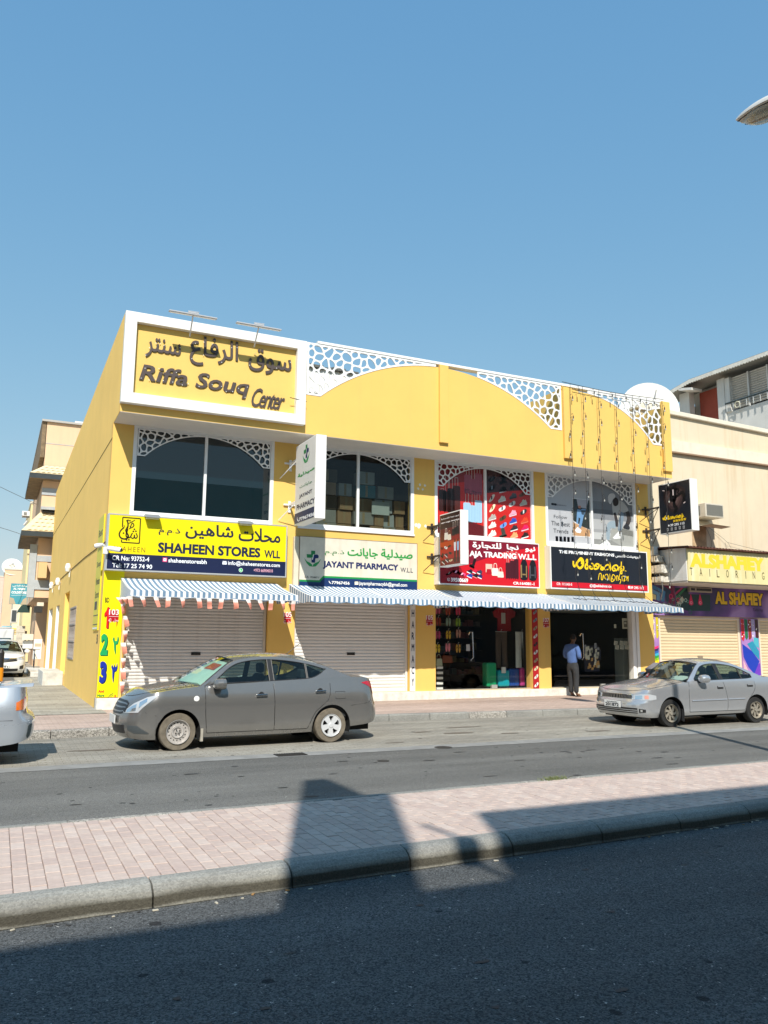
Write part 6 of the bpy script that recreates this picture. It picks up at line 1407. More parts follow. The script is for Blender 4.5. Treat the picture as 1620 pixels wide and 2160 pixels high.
# pale sunshade behind the windscreen with a red strip of print
cp, sg_ = k1['caps'], k1['seg']; mb = MB()
for i in range(1, 2*sg_-1):
    for j in range(1, 6):
        for sg in (1, -1): q = [cp[i][j], cp[i+1][j], cp[i+1][j+1], cp[i][j+1]]; mb.add([(a+.045, b*sg*.97, z-.03) for a, b, z in q], [(0, 1, 2, 3)])
mb.build('sunshade', mat('sunshade_mint', (.62, .78, .70), .5, noise=.08, scale=6), car1)
mb = MB(); q = [cp[6][3], cp[8][3], cp[8][5], cp[6][5]]; mb.add([(a+.038, -b*.97, z-.022) for a, b, z in q], [(0, 1, 2, 3)]); mb.build('sunshade_print', mat('print_rust', (.5, .10, .06), .6), car1)

pt_silver = car_paint('silver_car_paint', (.52, .53, .55), .22, (.46, .43, .38), .65, .20)
SIDE2 = [(.15, .09), (.22, .06), (.30, .02), (.48, .004), (.54, 0), (.62, .004), (.8, .015), (.92, .045), (1.05, .09), (1.2, .14)]
silver = dict(sdz=-.08, rdz=-.22, rs=.70, label='older silver sedan with plate 201872 parked beside the fashion shop', xf=-.86, xr=3.50, hw=.845, wb=2.52, R=.282, arch=.345, cf=.50, cr=.5, nf=2.9, nr=2.9,
  belt=[(-.9, .72), (-.6, .76), (-.2, .82), (.3, .895), (.62, .925), (1.5, .945), (2.4, .965), (2.8, 1.0), (3.3, .985), (3.5, .94)],
  bot=[(-.9, .22), (-.5, .20), (.3, .22), (2.2, .235), (3.0, .27), (3.5, .32)],
  front=[(.18, .10), (.26, .03), (.36, .0), (.48, .0), (.54, .03), (.56, .07), (.68, .10), (.74, .16), (.8, .25), (.9, .4)], side=SIDE2, rear=[(.25, .08), (.36, .01), (.5, 0), (.56, .03), (.8, .06), (.93, .1), (1.05, .16)],
  cowl=.60, deck=2.92, crownf=.085, crownr=.035, tumble=.56,
  key=[(.58, .925, .22, .945), (.83, 1.12, .60, 1.165), (1.06, 1.285, .98, 1.345), (1.35, 1.345, 1.3, 1.40), (1.7, 1.345, 1.7, 1.41), (2.08, 1.29, 2.14, 1.37), (2.46, 1.16, 2.54, 1.21), (2.88, .985, 2.98, 1.01)],
  ws=(0, 2), bl=(5, 7), wins=[(.72, 1.46), (1.56, 2.14), (2.16, 2.48)], wbot=[(0, .02), (2.3, .02), (2.5, .03)], wtop=[(0, .06), (1.2, .05), (2.2, .065), (2.5, .09), (2.8, .12)],
  doors=[([(.2, .52), (.6, .50), (1., .55)], [(.2, 1.60), (.5, 1.62), (1., 1.52)], .30, (1.42, .80)), ([(.2, 1.612), (.5, 1.632), (1., 1.532)], [(.2, 2.12), (.34, 2.16), (.5, 2.24), (.66, 2.42), (.8, 2.5), (1., 2.5)], .30, (2.34, .83))],
  seams=[], handle='flap', mirror=(.86, .99), wheels=('alloy', 'alloy'), dusty=False, seat=1.42, paint=pt_silver,
  patches=[Pn(.0, .30, [(0, .565), (1, .565)], [(0, .665), (1, .665)], 'grille_surround', chrome, n=8, off=.004), Pn(.0, .285, [(0, .578), (1, .578)], [(0, .655), (1, .650)], 'grille', blk, n=8, off=.008, kids=[(u/10+.02, u/10+.05, .05, .95, mat('grille_grey_chrome'), 'grille_bar') for u in range(10)]),
    Pn(.33, .96, [(0, .56), (.8, .56), (1, .58)], [(0, .655), (.3, .675), (.75, .685), (1, .655)], 'headlight', lampglass, kids=[(.08, .42, .15, .85, lampcell, 'reflector'), (.52, .70, .2, .8, mat('lamp_pinkish', (.65, .3, .25), .15), 'indicator')]),
    Pn(.0, .46, [(0, .285), (1, .285)], [(0, .40), (1, .395)], 'air_intake', blk, kids=[(0, 1, .2, .32, pt_silver, 'intake_bar'), (0, 1, .55, .67, pt_silver, 'intake_bar')]), Pn(.50, .68, [(0, .30), (1, .31)], [(0, .385), (1, .37)], 'fog_lamp_recess', blk, kids=[(.2, .5, .2, .8, lampcell, 'fog_lamp')]),
    Pn(2.3, 2.9, [(0, .75), (1, .75)], [(0, .88), (1, .88)], 'tail_light', redl)], plate=(0, .45, '201872', -.0))
car2, k2 = make_car(silver)
mb = MB()
for sg in (-1, 1):
    for xa_, xb_ in ((.56, 1.59), (1.64, 2.14)): mb.tube([(x, sg*(k2['pt'](k2['s_x'](x), .535, .008).y), .525+.008*x) for x in np.linspace(xa_, xb_, 5)], .013, 6)
mb.build('side_moulding', pt_silver, car2)
MB().box(.30, .36, -.81, -.68, .12, .36).box(.33, .345, -.815, -.62, .10, .18).build('mud_flap', blk, car2)
MB().obox((.72, -.36, .985), (.16, 0, .04), (0, .22, 0), (-.003, 0, .006)).build('paper_on_dashboard', mat('paper_white', (.75, .78, .76), .7), car2)
MB().obox((.95, .42, 1.08), (.14, 0, .07), (0, .30, 0), (-.07, 0, .14)).build('side_sunshade', mat('mesh_shade', (.22, .20, .21), .8, noise=.2), car2)
MB().tube([(1.02, .0, 1.28), (1.02, .0, 1.12)], .004, 4).lathe([(0, 1.0), (.018, 1.02), (.014, 1.1), (0, 1.13)], (1.02, 0, 0), 'z', 8).build('hanging_charm', mat('charm', (.5, .3, .12), .5), car2)

pt_pale = car_paint('pale_blue_silver_paint', (.46, .50, .55), .30, (.5, .47, .42), .5, .26)
pale = dict(taupe); pale.update(label='pale silver sedan cut by the left edge, its scuffed rear bumper showing', xf=-.88, xr=3.60, hw=.85, wb=2.60, R=.29, cr=.42, nr=3.4, paint=pt_pale, wheels=('plain', 'plain'), dusty=False,
  belt=[(-.9, .72), (-.6, .78), (0, .88), (.62, .95), (1.5, .97), (2.4, .99), (2.8, 1.03), (3.3, 1.065), (3.55, 1.06), (3.62, 1.04)], rear=[(.25, .10), (.36, .03), (.5, 0), (.64, .01), (.70, .10), (.9, .12), (1.05, .14)], front=silver['front'], key=[(a, b-.03, c_, d-.03) for a, b, c_, d in taupe['key']], bot=[(-.9, .2), (2.3, .2), (3.0, .27), (3.3, .30), (3.6, .36)],
  seams=[[(2.95, .62), (3.3, .62), (3.59, .63)], [(3.12, .34), (3.12, .75)], [(2.9, .655), (3.59, .655)]], plate=None,
  patches=[Pn(2.12, 2.62, [(0, .755), (1, .76)], [(0, .86), (.3, .895), (1, .905)], 'tail_light', amber, kids=[(.56, 1., .04, .96, redl, 'brake_light')]), Pn(2.64, 2.98, [(0, .70), (1, .70)], [(0, .92), (1, .92)], 'tail_light', redl), Pn(2.44, 2.60, [(0, .40), (.5, .36), (1, .39)], [(0, .53), (.4, .56), (1, .55)], 'scuff', mat('scuffed_bare', (.09, .11, .11), .9, noise=.3, scale=25), off=.004, sg=(-1,)),
    Pn(.3, .9, [(0, .6), (1, .62)], [(0, .72), (1, .74)], 'headlight', lampglass)])
car3, k3 = make_car(pale)
MB().add([(3.05, -.70, 1.045), (3.54, -.66, 1.065), (3.54, .66, 1.065), (3.05, .70, 1.045), (3.12, -.66, 1.08), (3.55, -.62, 1.115), (3.55, .62, 1.115), (3.12, .66, 1.08)], [(0, 3, 2, 1), (4, 5, 6, 7), (0, 1, 5, 4), (1, 2, 6, 5), (2, 3, 7, 6), (3, 0, 4, 7)]).build('boot_spoiler', pt_pale, car3, bevel=.012)

pt_white = car_paint('white_car_paint', (.74, .74, .73), .25, (.5, .46, .4), .0, .25)
wc = dict(taupe); wc.update(label='white sedan facing the camera in the side street', paint=pt_white, wheels=('plain', 'plain'), dusty=False, plate=(0, .45, '64991', 0), xf=-.9)
wc['patches'] = [Pn(.40, .96, [(0, .70), (.6, .72), (1, .80)], [(0, .80), (.5, .85), (1, .88)], 'headlight', lampglass, kids=[(.2, .6, .2, .8, lampcell, 'reflector')]), Pn(0, .42, [(0, .60), (1, .66)], [(0, .78), (1, .78)], 'grille', blk, kids=[(0, 1, .75, .95, chrome, 'grille_bar')]), Pn(0, .45, [(0, .24), (1, .26)], [(0, .36), (1, .36)], 'air_intake', blk), Pn(.52, .74, [(0, .34), (1, .34)], [(0, .46), (1, .50)], 'fog_lamp_recess', blk), Pn(2.3, 2.8, [(0, .8), (1, .8)], [(0, .95), (1, .95)], 'tail_light', redl)]
car4, k4 = make_car(wc)
place(car1, 2.684, 13.355+.80, .008, R(2.2)); place(car2, 12.99, 13.24+.80, .008, 0); place(car3, .60-3.60, 12.55+.85, .008, R(-1))
place(car4, .30, 36.3+.9, .17, R(90))

# ================================================================ CREAM BUILDING ON THE RIGHT
creamw = mat('cream_render', (.68, .585, .43), .85, noise=.06, scale=1.2, bump=.2, bscale=50, stain=((.52, .33, .15), .38))
creamt = mat('cream_trim', (.72, .66, .54), .8, noise=.08, scale=3, stain=((.55, .42, .28), .3))
D = thing('tailor_building', 'cream rendered building of the tailor shop, stained under its cornice', 'building', (19.1, 20.4, 0))
CY = 20.4
MB().fill([[(19.06, 0), (44, 0), (44, 9.0), (19.06, 9.62)], hole(rect(19.62, 23.33, .3, 2.62)), hole(rect(24.25, 29.0, .3, 2.62)), hole(rect(21.28, 22.16, 5.97, 6.46))], XZ(CY), 0, -.3).build('wall', creamw, D)
MB().box(19.06, 44, 27, 27.3, 0, 9.4).box(43.7, 44, 20.7, 27, 0, 9).box(19.07, 44, 20.7, 27, 8.6, 8.7).build('rear_walls', creamw, D)
cp_ = MB(); cp_.add([(19.02, CY-.12, 9.62), (44, CY-.12, 9.0), (44, CY+.34, 9.0), (19.02, CY+.34, 9.62), (19.02, CY-.12, 9.78), (44, CY-.12, 9.16), (44, CY+.34, 9.16), (19.02, CY+.34, 9.78)], [(0, 3, 2, 1), (4, 5, 6, 7), (0, 1, 5, 4), (1, 2, 6, 5), (2, 3, 7, 6), (3, 0, 4, 7)]); cp_.build('coping', creamt, D, bevel=.02)
MB().box(19.07, 44, CY-.09, CY-.002, 8.27, 8.68).build('cornice_band', creamt, D)
MB().box(19.07, 44, CY-.13, CY-.001, 8.22, 8.268).build('cornice_lip', mat('edge_brown', (.30, .20, .13), .9), D)  # thin dark brown lip under the cornice band
MB().box(19.06, 44, 20.05, 20.6, .1, .30).build('plinth', step_m, D)
crs = mat('shutter_cream', (.70, .57, .37), .45, noise=.05, scale=2); cre = mat('shutter_cream_rail', (.72, .64, .5), .5)
mat('lock_tan', (.25, .2, .14), .6); shutter(D, 19.64, 23.31, .3, 2.62, 20.45, .10, crs, cre, 'lock_tan'); shutter(D, 24.27, 28.98, .3, 2.62, 20.45, .10, crs, cre, 'lock_tan')
# canopy box carrying the faded yellow sign
bxs = thing('sign_canopy', 'weathered box canopy with faded yellow sign ALSHAFIEY TAILORING', 'sign', (19.4, 20, 3.6))
wz = mat('canopy_white_sheet', (.66, .66, .64), .6, noise=.12, scale=2, stain=((.35, .28, .2), .35))
MB().box(19.42, 30, 18.86, 20.39, 3.64, 3.72).build('soffit', mat('canopy_soffit', (.5, .47, .42), .8, noise=.2), bxs)
MB().box(19.40, 19.43, 18.84, 20.0, 3.70, 4.74).build('end_panel', wz, bxs)
fy = mat('faded_yellow_sheet', (.70, .61, .31), .6, noise=.10, scale=1.5, stain=((.85, .82, .62), .6))
MB().box(19.43, 30, 18.80, 18.85, 3.68, 4.70).build('front_panel', fy, bxs)
cz = MB(); n_ = 150
V = []
for i in range(n_+1): x = 19.25+i*.07; z = 4.755+.016*math.sin(i*math.pi)*0+(.018 if i % 2 else -.018); V += [(x, 18.66, z), (x, 20.38, z+.10)]
cz.add(V, [(2*i, 2*i+2, 2*i+3, 2*i+1) for i in range(n_)]); cz.add([(v[0], v[1], v[2]-.035) for v in V], [(2*i, 2*i+1, 2*i+3, 2*i+2) for i in range(n_)]); cz.quad((19.25, 18.665, 4.72), (29.75, 18.665, 4.72), (29.75, 18.665, 4.745), (19.25, 18.665, 4.745)).build('corrugated_cover', mat('rusty_corrugated', (.13, .05, .035), .8, noise=.3, scale=4), bxs)
A = Art(XZ(18.80), .001)
A.add('DCC838', *text('ALSHAFIEY', bx([(19.516,4.111),(22.824,4.563)]), bold=.07), layer=1)
A.text('4A3C12', 'TAILORING', bx([(19.517,3.857),(22.825,3.975)]), spacing=2.6, layer=2) if 0 else None
q = [(19.552,3.858),(19.959,3.855),(20.339,3.85),(20.7,3.841),(21.119,3.852),(21.539,3.851),(21.94,3.849),(22.316,3.852),(22.744,3.847)]
for (x, z), ch in zip(q, 'TAILORING'): A.add('4A3C12', *text(ch, (x-(.055 if ch != 'I' else .01), z, x+(.055 if ch != 'I' else .012), z+.24)), layer=2)
A.build('lettering', bxs)
# purple sign over the shutters
t = thing('shop_sign', 'purple shaded sign reading AL SHAFIEY Tailoring in yellow letters', 'sign', (19.2, 20.35, 2.7))
pm = bpy.data.materials.new('purple_print'); pm.use_nodes = True; n3 = pm.node_tree; gt = n3.nodes.new('ShaderNodeTexCoord'); nz = n3.nodes.new('ShaderNodeTexNoise'); nz.inputs['Scale'].default_value = .8; rp = n3.nodes.new('ShaderNodeValToRGB')
rp.color_ramp.elements[0].position = .36; rp.color_ramp.elements[0].color = (.035, .018, .10, 1); rp.color_ramp.elements[1].position = .62; rp.color_ramp.elements[1].color = (.34, .20, .46, 1); e = rp.color_ramp.elements.new(.5); e.color = (.14, .05, .24, 1)
n3.links.new(gt.outputs['Object'], nz.inputs[0]); n3.links.new(nz.outputs[0], rp.inputs[0]); n3.links.new(rp.outputs[0], n3.nodes['Principled BSDF'].inputs[0]); n3.nodes['Principled BSDF'].inputs['Roughness'].default_value = .4
MB().box(19.08, 30, 20.28, 20.39, 2.66, 3.70).build('panel', pm, t)
A = Art(XZ(20.28), .001); zk = 'z6.75,1380,1240'
lt = bx([(22.121,3.1),(24.461,3.474)]); A.add('1E140A', *text('AL SHAFIEY', (lt[0]-.03, lt[1]-.05, lt[2]+.04, lt[3]+.07+.0), bold=.10), layer=1); A.add('E0B818', *text('AL SHAFIEY', (lt[0], lt[1]-.02, lt[2], lt[3]+.04), bold=.055), layer=2)
A.text('20162A', 'Tailoring', bx([(23.914,2.851),(24.415,2.985)]), shear=.3, layer=2)
A.add('7A1848', [(19.285,3.81),(20.306,3.745),(20.287,3.018),(19.997,3.062),(20.121,3.485)], layer=1)
for c_, pts in (('30445C', [(19.285,3.81),(19.824,3.622),(20.148,3.465),(19.983,3.062),(19.875,3.101),(19.895,3.436),(19.656,3.595),(19.361,3.709)]), ('4A88B8', [(19.277,3.664),(19.652,3.532),(19.895,3.436),(19.819,3.099),(19.682,3.106),(19.726,3.388),(19.485,3.485),(19.268,3.519)]), ('78A8CC', [(19.268,3.519),(19.482,3.443),(19.671,3.387),(19.613,3.114),(19.479,3.152),(19.502,3.319),(19.26,3.373)]), ('E8DCA0', [(19.26,3.373),(19.474,3.307),(19.465,3.152),(19.249,3.187)])): A.add(c_, ccw(pts), layer=2)
A.add('1E3A3C', ccw([(20.327,3.574),(20.893,3.593),(20.926,3.382),(21.908,3.389),(21.866,2.841),(20.778,2.828),(20.32,2.991)]), layer=1)
for c_, pts in (('B03060', [(20.327,3.34),(20.703,3.587),(20.577,3.582),(20.325,3.41)]), ('2E7A50', [(20.332,3.178),(20.861,3.592),(20.735,3.588),(20.321,3.247)]), ('C8C0B0', [(20.35,3.074),(20.621,3.303),(20.708,3.188),(20.54,3.02)])): A.add(c_, ccw(pts), layer=2)
rr_ = random.Random(4)
for i in range(34):
    u, v = rr_.uniform(19.1, 21.15), rr_.uniform(2.78, 3.3); u += 0; c_ = rr_.choice(('5A9A90', 'A8C8C0', '30605A', 'D03868', '9AA8A0')); r_ = rr_.uniform(.04, .09)
    u = 19.75+(u-19.1)*.62 
    A.add(c_, disc(u, v, r_), hole(disc(u, v, r_*.6)), layer=3+i % 3)
for x, z in [(21.005,3.15),(21.421,3.161)]: A.add('D02858', catmull([(x-.10, z-.08), (x, z-.14), (x+.1, z-.08), (x+.06, z+.06), (x, z+.24), (x-.06, z+.06)], 3, True), layer=7); A.add('F0A0B8', disc(x, z-.05, .05), hole(disc(x, z-.05, .03)), layer=8)
A.build('print', t)
un = [(20.868,3.45),(21.879,3.435),(21.899,3.698)]
ac = thing('window_air_conditioner', 'dark window air conditioner let into the printed sign', 'air conditioner', (un[0][0], 20.28, 3.3))
MB().box(un[0][0], un[1][0], 20.16, 20.272, un[1][1]+.02, 3.62).build('casing', mat('ac_brown_frame', (.35, .30, .24), .6), ac, bevel=.01)
MB().box(un[0][0]+.05, un[0][0]+.22, 20.15, 20.165, un[1][1]+.07, 3.58).build('control_panel', mat('ac_dark', (.03, .03, .03), .6), ac); MB().box(un[0][0]+.30, un[1][0]-.05, 20.15, 20.165, un[1][1]+.07, 3.58).build('grille', mat('ac_dark'), ac)
# fabric-print banners beside the shutters
def fabric_banner(label, x0, x1, seed, cols, big):
    t = thing('fabric_banner', label, 'banner', (x0, 20.38, .3)); rg = random.Random(seed)
    MB().box(x0, x1, 20.36, 20.395, .32, 2.62).build('sheet', mat('banner_violet', (.38, .20, .50), .5, noise=.3, scale=2), t)
    A = Art(XZ(20.36), .001); n = len(cols); w_ = (x1-x0)/n
    for i, c_ in enumerate(cols):
        u = x0+i*w_; A.add(c_, [(u+.01, 2.6), (u+.01, 1.98-rg.uniform(0, .1)), (u+w_/2, 1.9-rg.uniform(0, .1)), (u+w_-.01, 1.98), (u+w_-.01, 2.6)], layer=1)
        for k in range(7): A.add(rg.choice(('F0E8C8', '20242A', c_, 'E8E8F0')), disc(u+rg.uniform(.03, w_-.03), rg.uniform(2.0, 2.55), rg.uniform(.012, .03), 6), layer=2+k % 2)
    m_ = (x0+x1)/2; W_ = x1-x0
    if big == 'rainbow':
        for i, c_ in enumerate(('E03070', '302860', '2A60A8', '40A8C8', '2A9A40', '8AC020', 'F0D818', 'F09018', 'D82020')):
            z = 1.62-i*.075; A.add(c_, [(x0+.04, z-.03), (x0+.10, z-.06-.01*i), (m_, z-.09-.012*i), (x1-.06, z-.03), (x1-.03, z+.05), (m_, z+.0), (x0+.1, z+.02)], layer=3+i)
    else:
        A.add('1838A8', [(x0+.02, 1.75), (x0+W_*.55, 1.5), (x1-.05, 1.15), (x0+W_*.6, .72), (x0+W_*.3, .95), (x0+.05, 1.3)], layer=3); A.add('2888A8', [(x0+W_*.3, 1.75), (x0+W_*.62, 1.85), (x1-.04, 1.5), (x1-.05, 1.2), (x0+W_*.6, 1.45)], layer=4); A.add('4AA8B8', [(x0+W_*.66, 1.72), (x0+W_*.7, 1.98), (x1-.03, 1.94), (x1-.03, 1.6)], layer=3); A.add('6A38B0', [(x0+W_*.5, .9), (x1-.02, 1.1), (x1-.02, .6), (x0+W_*.6, .55)], layer=2)
        A.add('D8A8B0', [(x0+.02, 1.2), (x0+W_*.3, .8), (x0+.05, .5)], layer=2)
    A.build('print', t)
fabric_banner('violet banner with hanging cloths and a rainbow of folded fabric', 19.10, 19.60, 3, ['5A7A28', '2A5AA0', 'B8A8C8', 'C8B828'], 'rainbow')
fabric_banner('violet banner with patterned rolls above blue and teal cloth', 23.36, 24.22, 5, ['C02028', '1E6A48', '8A3020', 'A8A0C8', '40201E'], 'blue')
# wall air conditioner on its folded tray
ac = thing('air_conditioner', 'window air conditioner sticking out of the cream wall above a bent metal tray', 'air conditioner', (21.7, 20.4, 6.2))
MB().box(21.30, 22.14, 19.72, 20.6, 5.98, 6.45).build('casing', mat('ac_cream', (.58, .53, .44), .6, noise=.1), ac, bevel=.015)
g_ = MB(); 
for i in range(22): g_.box(21.36+i*.034, 21.36+i*.034+.014, 19.70, 19.719, 6.03, 6.40)
g_.build('grille', mat('ac_fin_grey', (.22, .22, .20), .6), ac, kind='stuff')
g_ = MB()
for i in range(12): g_.box(21.288, 21.299, 19.95+i*.03, 19.965+i*.03, 6.05, 6.38)
g_.build('side_louvre', mat('ac_fin_grey'), ac, kind='stuff')
tr_ = MB(); V = []
for i, (dy, dz) in enumerate([(0, .12), (-.12, .02), (-.3, -.16), (-.5, -.22), (-.9, -.2)]): V += [(21.28, 20.39+dy, 5.90+dz), (22.18, 20.39+dy, 5.86+dz)]
tr_.add(V, [(2*i, 2*i+1, 2*i+3, 2*i+2) for i in range(4)]); tr_.add([(v[0], v[1], v[2]-.012) for v in V], [(2*i, 2*i+2, 2*i+3, 2*i+1) for i in range(4)]); tr_.build('drip_tray', mat('tray_cream', (.66, .58, .44), .6), ac)
MB().quad((21.33, 20.397, 4.95), (22.0, 20.397, 4.95), (22.02, 20.397, 5.9), (21.35, 20.397, 5.9)).build('drip_stain', mat('drip_stain_brown', (.48, .34, .20), .9, noise=.3, scale=6, stain=((.28, .17, .09), .7)), D)
wm = mat('thin_wire_grey', (.12, .11, .10), .7)
for pts in ([(21.95, 20.37, 5.8), (22.2, 20.37, 5.3), (22.1, 20.35, 4.85)], [(22.1, 20.37, 5.75), (22.9, 20.3, 5.25), (23.1, 20.3, 4.9)], [(22.9, 20.3, 5.25), (24.6, 20.3, 5.05), (26.5, 20.35, 4.95)], [(22.85, 20.36, 5.25), (22.95, 20.36, 5.0), (23.3, 20.36, 4.85)]): wire('loose_wire', catmull(pts, 5), .006, wm, D, 4)
# broken white ledges and a meter box in the corner between the two houses
t = thing('broken_ledge', 'crumbling white concrete ledges between the fashion shop and the tailor', 'ledge', (19.1, 20.2, 4))
rg = random.Random(2)
for z0, z1, y0, x1_ in ((4.35, 4.55, 19.75, 19.40), (3.98, 4.22, 19.55, 19.62), (3.70, 3.86, 19.6, 19.66)):
    m_ = MB(); n = 8; 
    V = []
    for i in range(n+1):
        x = 19.07+(x1_-19.07)*i/n
        for y, z in ((y0+rg.uniform(-.03, .03), z0+rg.uniform(-.02, .02)), (y0+rg.uniform(-.03, .03), z1+rg.uniform(-.03, .02)), (20.39, z1), (20.39, z0)): V.append((x, y, z))
    m_.add(V, [(4*i+k, 4*i+(k+1) % 4, 4*i+4+(k+1) % 4, 4*i+4+k) for i in range(n) for k in range(4)]+[(0, 3, 2, 1), (4*n, 4*n+1, 4*n+2, 4*n+3)]); m_.build('slab', mat('broken_plaster', (.62, .58, .50), .95, noise=.4, scale=9, bump=.8, bscale=25), t)
MB().box(19.10, 19.30, 19.9, 20.1, 4.56, 4.86).build('meter_box', mat('box_white_old', (.62, .62, .6), .6), t, bevel=.01); MB().box(19.45, 19.62, 19.60, 19.72, 4.0, 4.3).build('junction_box', mat('box_brown_old', (.30, .24, .17), .7), t, bevel=.01)
MB().tube(catmull([(19.3, 19.75, 4.5), (19.42, 19.65, 4.2), (19.6, 19.6, 4.25), (19.55, 19.6, 3.9)], 4), .012, 5).tube(catmull([(19.1, 19.7, 3.95), (19.12, 19.6, 3.5), (19.1, 19.7, 3.1)], 4), .02, 5).build('cable', wm, t)

# ---------------------------------------------------------------- rooftop storey beyond the cream parapet
H = thing('rooftop_storey', 'white rooftop storey with red panel, louvred bays and scalloped eave', 'building', (26, 21, 9))
wh = mat('rooftop_white', (.66, .65, .62), .8, noise=.08, scale=1.5, stain=((.45, .40, .33), .3))
MB().box(26.06, 40, 17.5, 22.74, 8.7, 10.98).box(26.0, 26.5, 22.74, 23.12, 8.7, 12.45).box(26.0, 26.3, 24.62, 25.16, 8.7, 12.4).box(26.9, 27.2, 23.12, 25.16, 8.7, 12.6).box(26.3, 40, 25.2, 25.5, 8.7, 12).box(26.0, 26.4, 22.5, 22.76, 10.98, 12.4).build('wall', wh, H)
MB().box(26.62, 26.68, 23.12, 24.62, 8.7, 12.4).build('red_panel', mat('red_render', (.34, .075, .05), .85, noise=.1, scale=2), H)
MB().box(27.4, 27.5, 17.5, 22.5, 10.98, 12.5).build('dark_back', mat('louvre_dark', (.03, .03, .03), .9), H)
for i in range(14):
    z = 11.12+i*.095
    MB().obox((26.16, 20.0, z), (.04, 0, -.022), (0, 2.5, 0), (.004, 0, .009)).build('louvre_slat', wh, H)
for y in (21.65, 20.75, 19.8): MB().box(26.05, 26.11, y-.03, y+.03, 10.99, 12.4).build('louvre_post', wh, H)
rm = mat('rail_blue_black', (.03, .045, .05), .5)
MB().tube([(25.9, 22.66, 11.30), (25.9, 17.5, 11.30)], .035, 6).build('rail_bar', rm, H)
for i in range(7): MB().tube([(25.9, 22.6-i*.32, 10.98), (25.9, 22.6-i*.32, 11.3)], .02, 5).build('baluster', mat('rail_grey', (.4, .42, .42), .5), H)
MB().tube([(25.86+.0, 22.05+.12*math.cos(a), 11.12+.12*math.sin(a)) for a in np.linspace(0, 6.28, 13)], .02, 5).build('wall_ornament', mat('ornament_pale', (.6, .58, .45), .6), H)
ev = MB(); ef = MB(); pts = [(25.95, 12.36), (24.1, 12.66), (17.5, 12.62)]
for (ya, za), (yb2, zb2) in zip(pts, pts[1:]):
    ev.add([(25.5, ya, za), (25.5, yb2, zb2), (40, yb2, zb2+.4), (40, ya, za+.4), (25.5, ya, za+.05), (25.5, yb2, zb2+.05), (40, yb2, zb2+.45), (40, ya, za+.45)], [(0, 1, 2, 3), (4, 7, 6, 5), (0, 4, 5, 1), (3, 2, 6, 7), (0, 3, 7, 4), (1, 5, 6, 2)])
    n = int(abs(yb2-ya)/.13)
    for i in range(n):
        y0, y1 = ya+(yb2-ya)*i/n, ya+(yb2-ya)*(i+1)/n; z0_, z1_ = za+(zb2-za)*i/n, za+(zb2-za)*(i+1)/n
        A_ = [(25.49, y0, z0_+.03), (25.49, y1, z1_+.03), (25.49, y1, z1_-.10), (25.49, (y0*3+y1)/4, (z0_*3+z1_)/4-.125), (25.49, (y0+y1)/2, (z0_+z1_)/2-.145), (25.49, (y0+y1*3)/4, (z0_+z1_*3)/4-.125), (25.49, y0, z0_-.10)]
        A_ = [A_[0], A_[1], A_[2], A_[5], A_[4], A_[3], A_[6]]; ef.add(A_+[(p[0]+.02, p[1], p[2]) for p in A_], [(0, 1, 2, 3, 4, 5, 6), tuple(range(13, 6, -1))]+[(k, (k+1) % 7, 7+(k+1) % 7, 7+k) for k in range(7)])
ev.build('roof', mat('roof_sheet_grey', (.30, .29, .27), .7), H); ef.build('scalloped_fascia', mat('fascia_pale', (.72, .69, .62), .8, noise=.2, scale=6), H)
MB().obox((25.8, 24.35, 12.36), (.3, 0, 0), (0, .35, .08), (0, -.01, .05)).build('eave_bracket', wh, H)

# ---------------------------------------------------------------- satellite dish on the yellow building's roof
def dish(label, c, R_, az, el, post):
    t = thing('satellite_dish', label, 'satellite dish', (c[0], c[1], c[2]-post)); dm = mat('dish_white', (.80, .79, .75), .5, noise=.04, scale=2)
    m_ = MB(); n = 40; prof = [(0, 0), (.25, .012), (.5, .05), (.75, .115), (.95, .185), (1.0, .205), (1.005, .19), (.75, .09), (.4, .01), (0, -.02)]
    m_.lathe([(r_*R_, h*R_) for r_, h in prof], (0, 0, 0), 'z', n); o = m_.build('reflector', dm, t, smooth=True)
    rot = Matrix.Rotation(az, 4, 'Z')@Matrix.Rotation(math.pi/2-el, 4, 'X'); o.matrix_parent_inverse = Matrix(); o.matrix_local = rot
    f = MB(); tip = (0, 0, R_*.85)
    for a in (1.2, 3.4, 5.5): f.tube([(R_*.8*math.cos(a), R_*.8*math.sin(a), R_*.14), tip], .02, 5)
    f.tube([(0, 0, R_*.78), (0, 0, R_*.95)], .06, 8); fo_ = f.build('feed_arm', mat('dish_arm', (.25, .24, .23), .6), t); fo_.matrix_parent_inverse = Matrix(); fo_.matrix_local = rot
    s_ = MB().lathe([(0, .02), (R_*.22, .022), (R_*.3, .03)], (0, 0, 0), 'z', 20).build('rust_stain', mat('dish_stain', (.62, .56, .44), .7, noise=.3, scale=5), t); s_.matrix_parent_inverse = Matrix(); s_.matrix_local = rot@Matrix.Translation((0, R_*.3, R_*.012))
    p_ = MB().tube([(0, .12, -.1), (0, .14, -post)], .06, 8).build('post', mat('dish_arm'), t); p_.matrix_parent_inverse = Matrix(); t.location = c
    return t
dd = [(23.09,10.971)]; dish('big white satellite dish behind the right end of the parapet', (dd[0][0], 24, dd[0][1]), 1.16, R(-30), R(8), dd[0][1]-7.35)
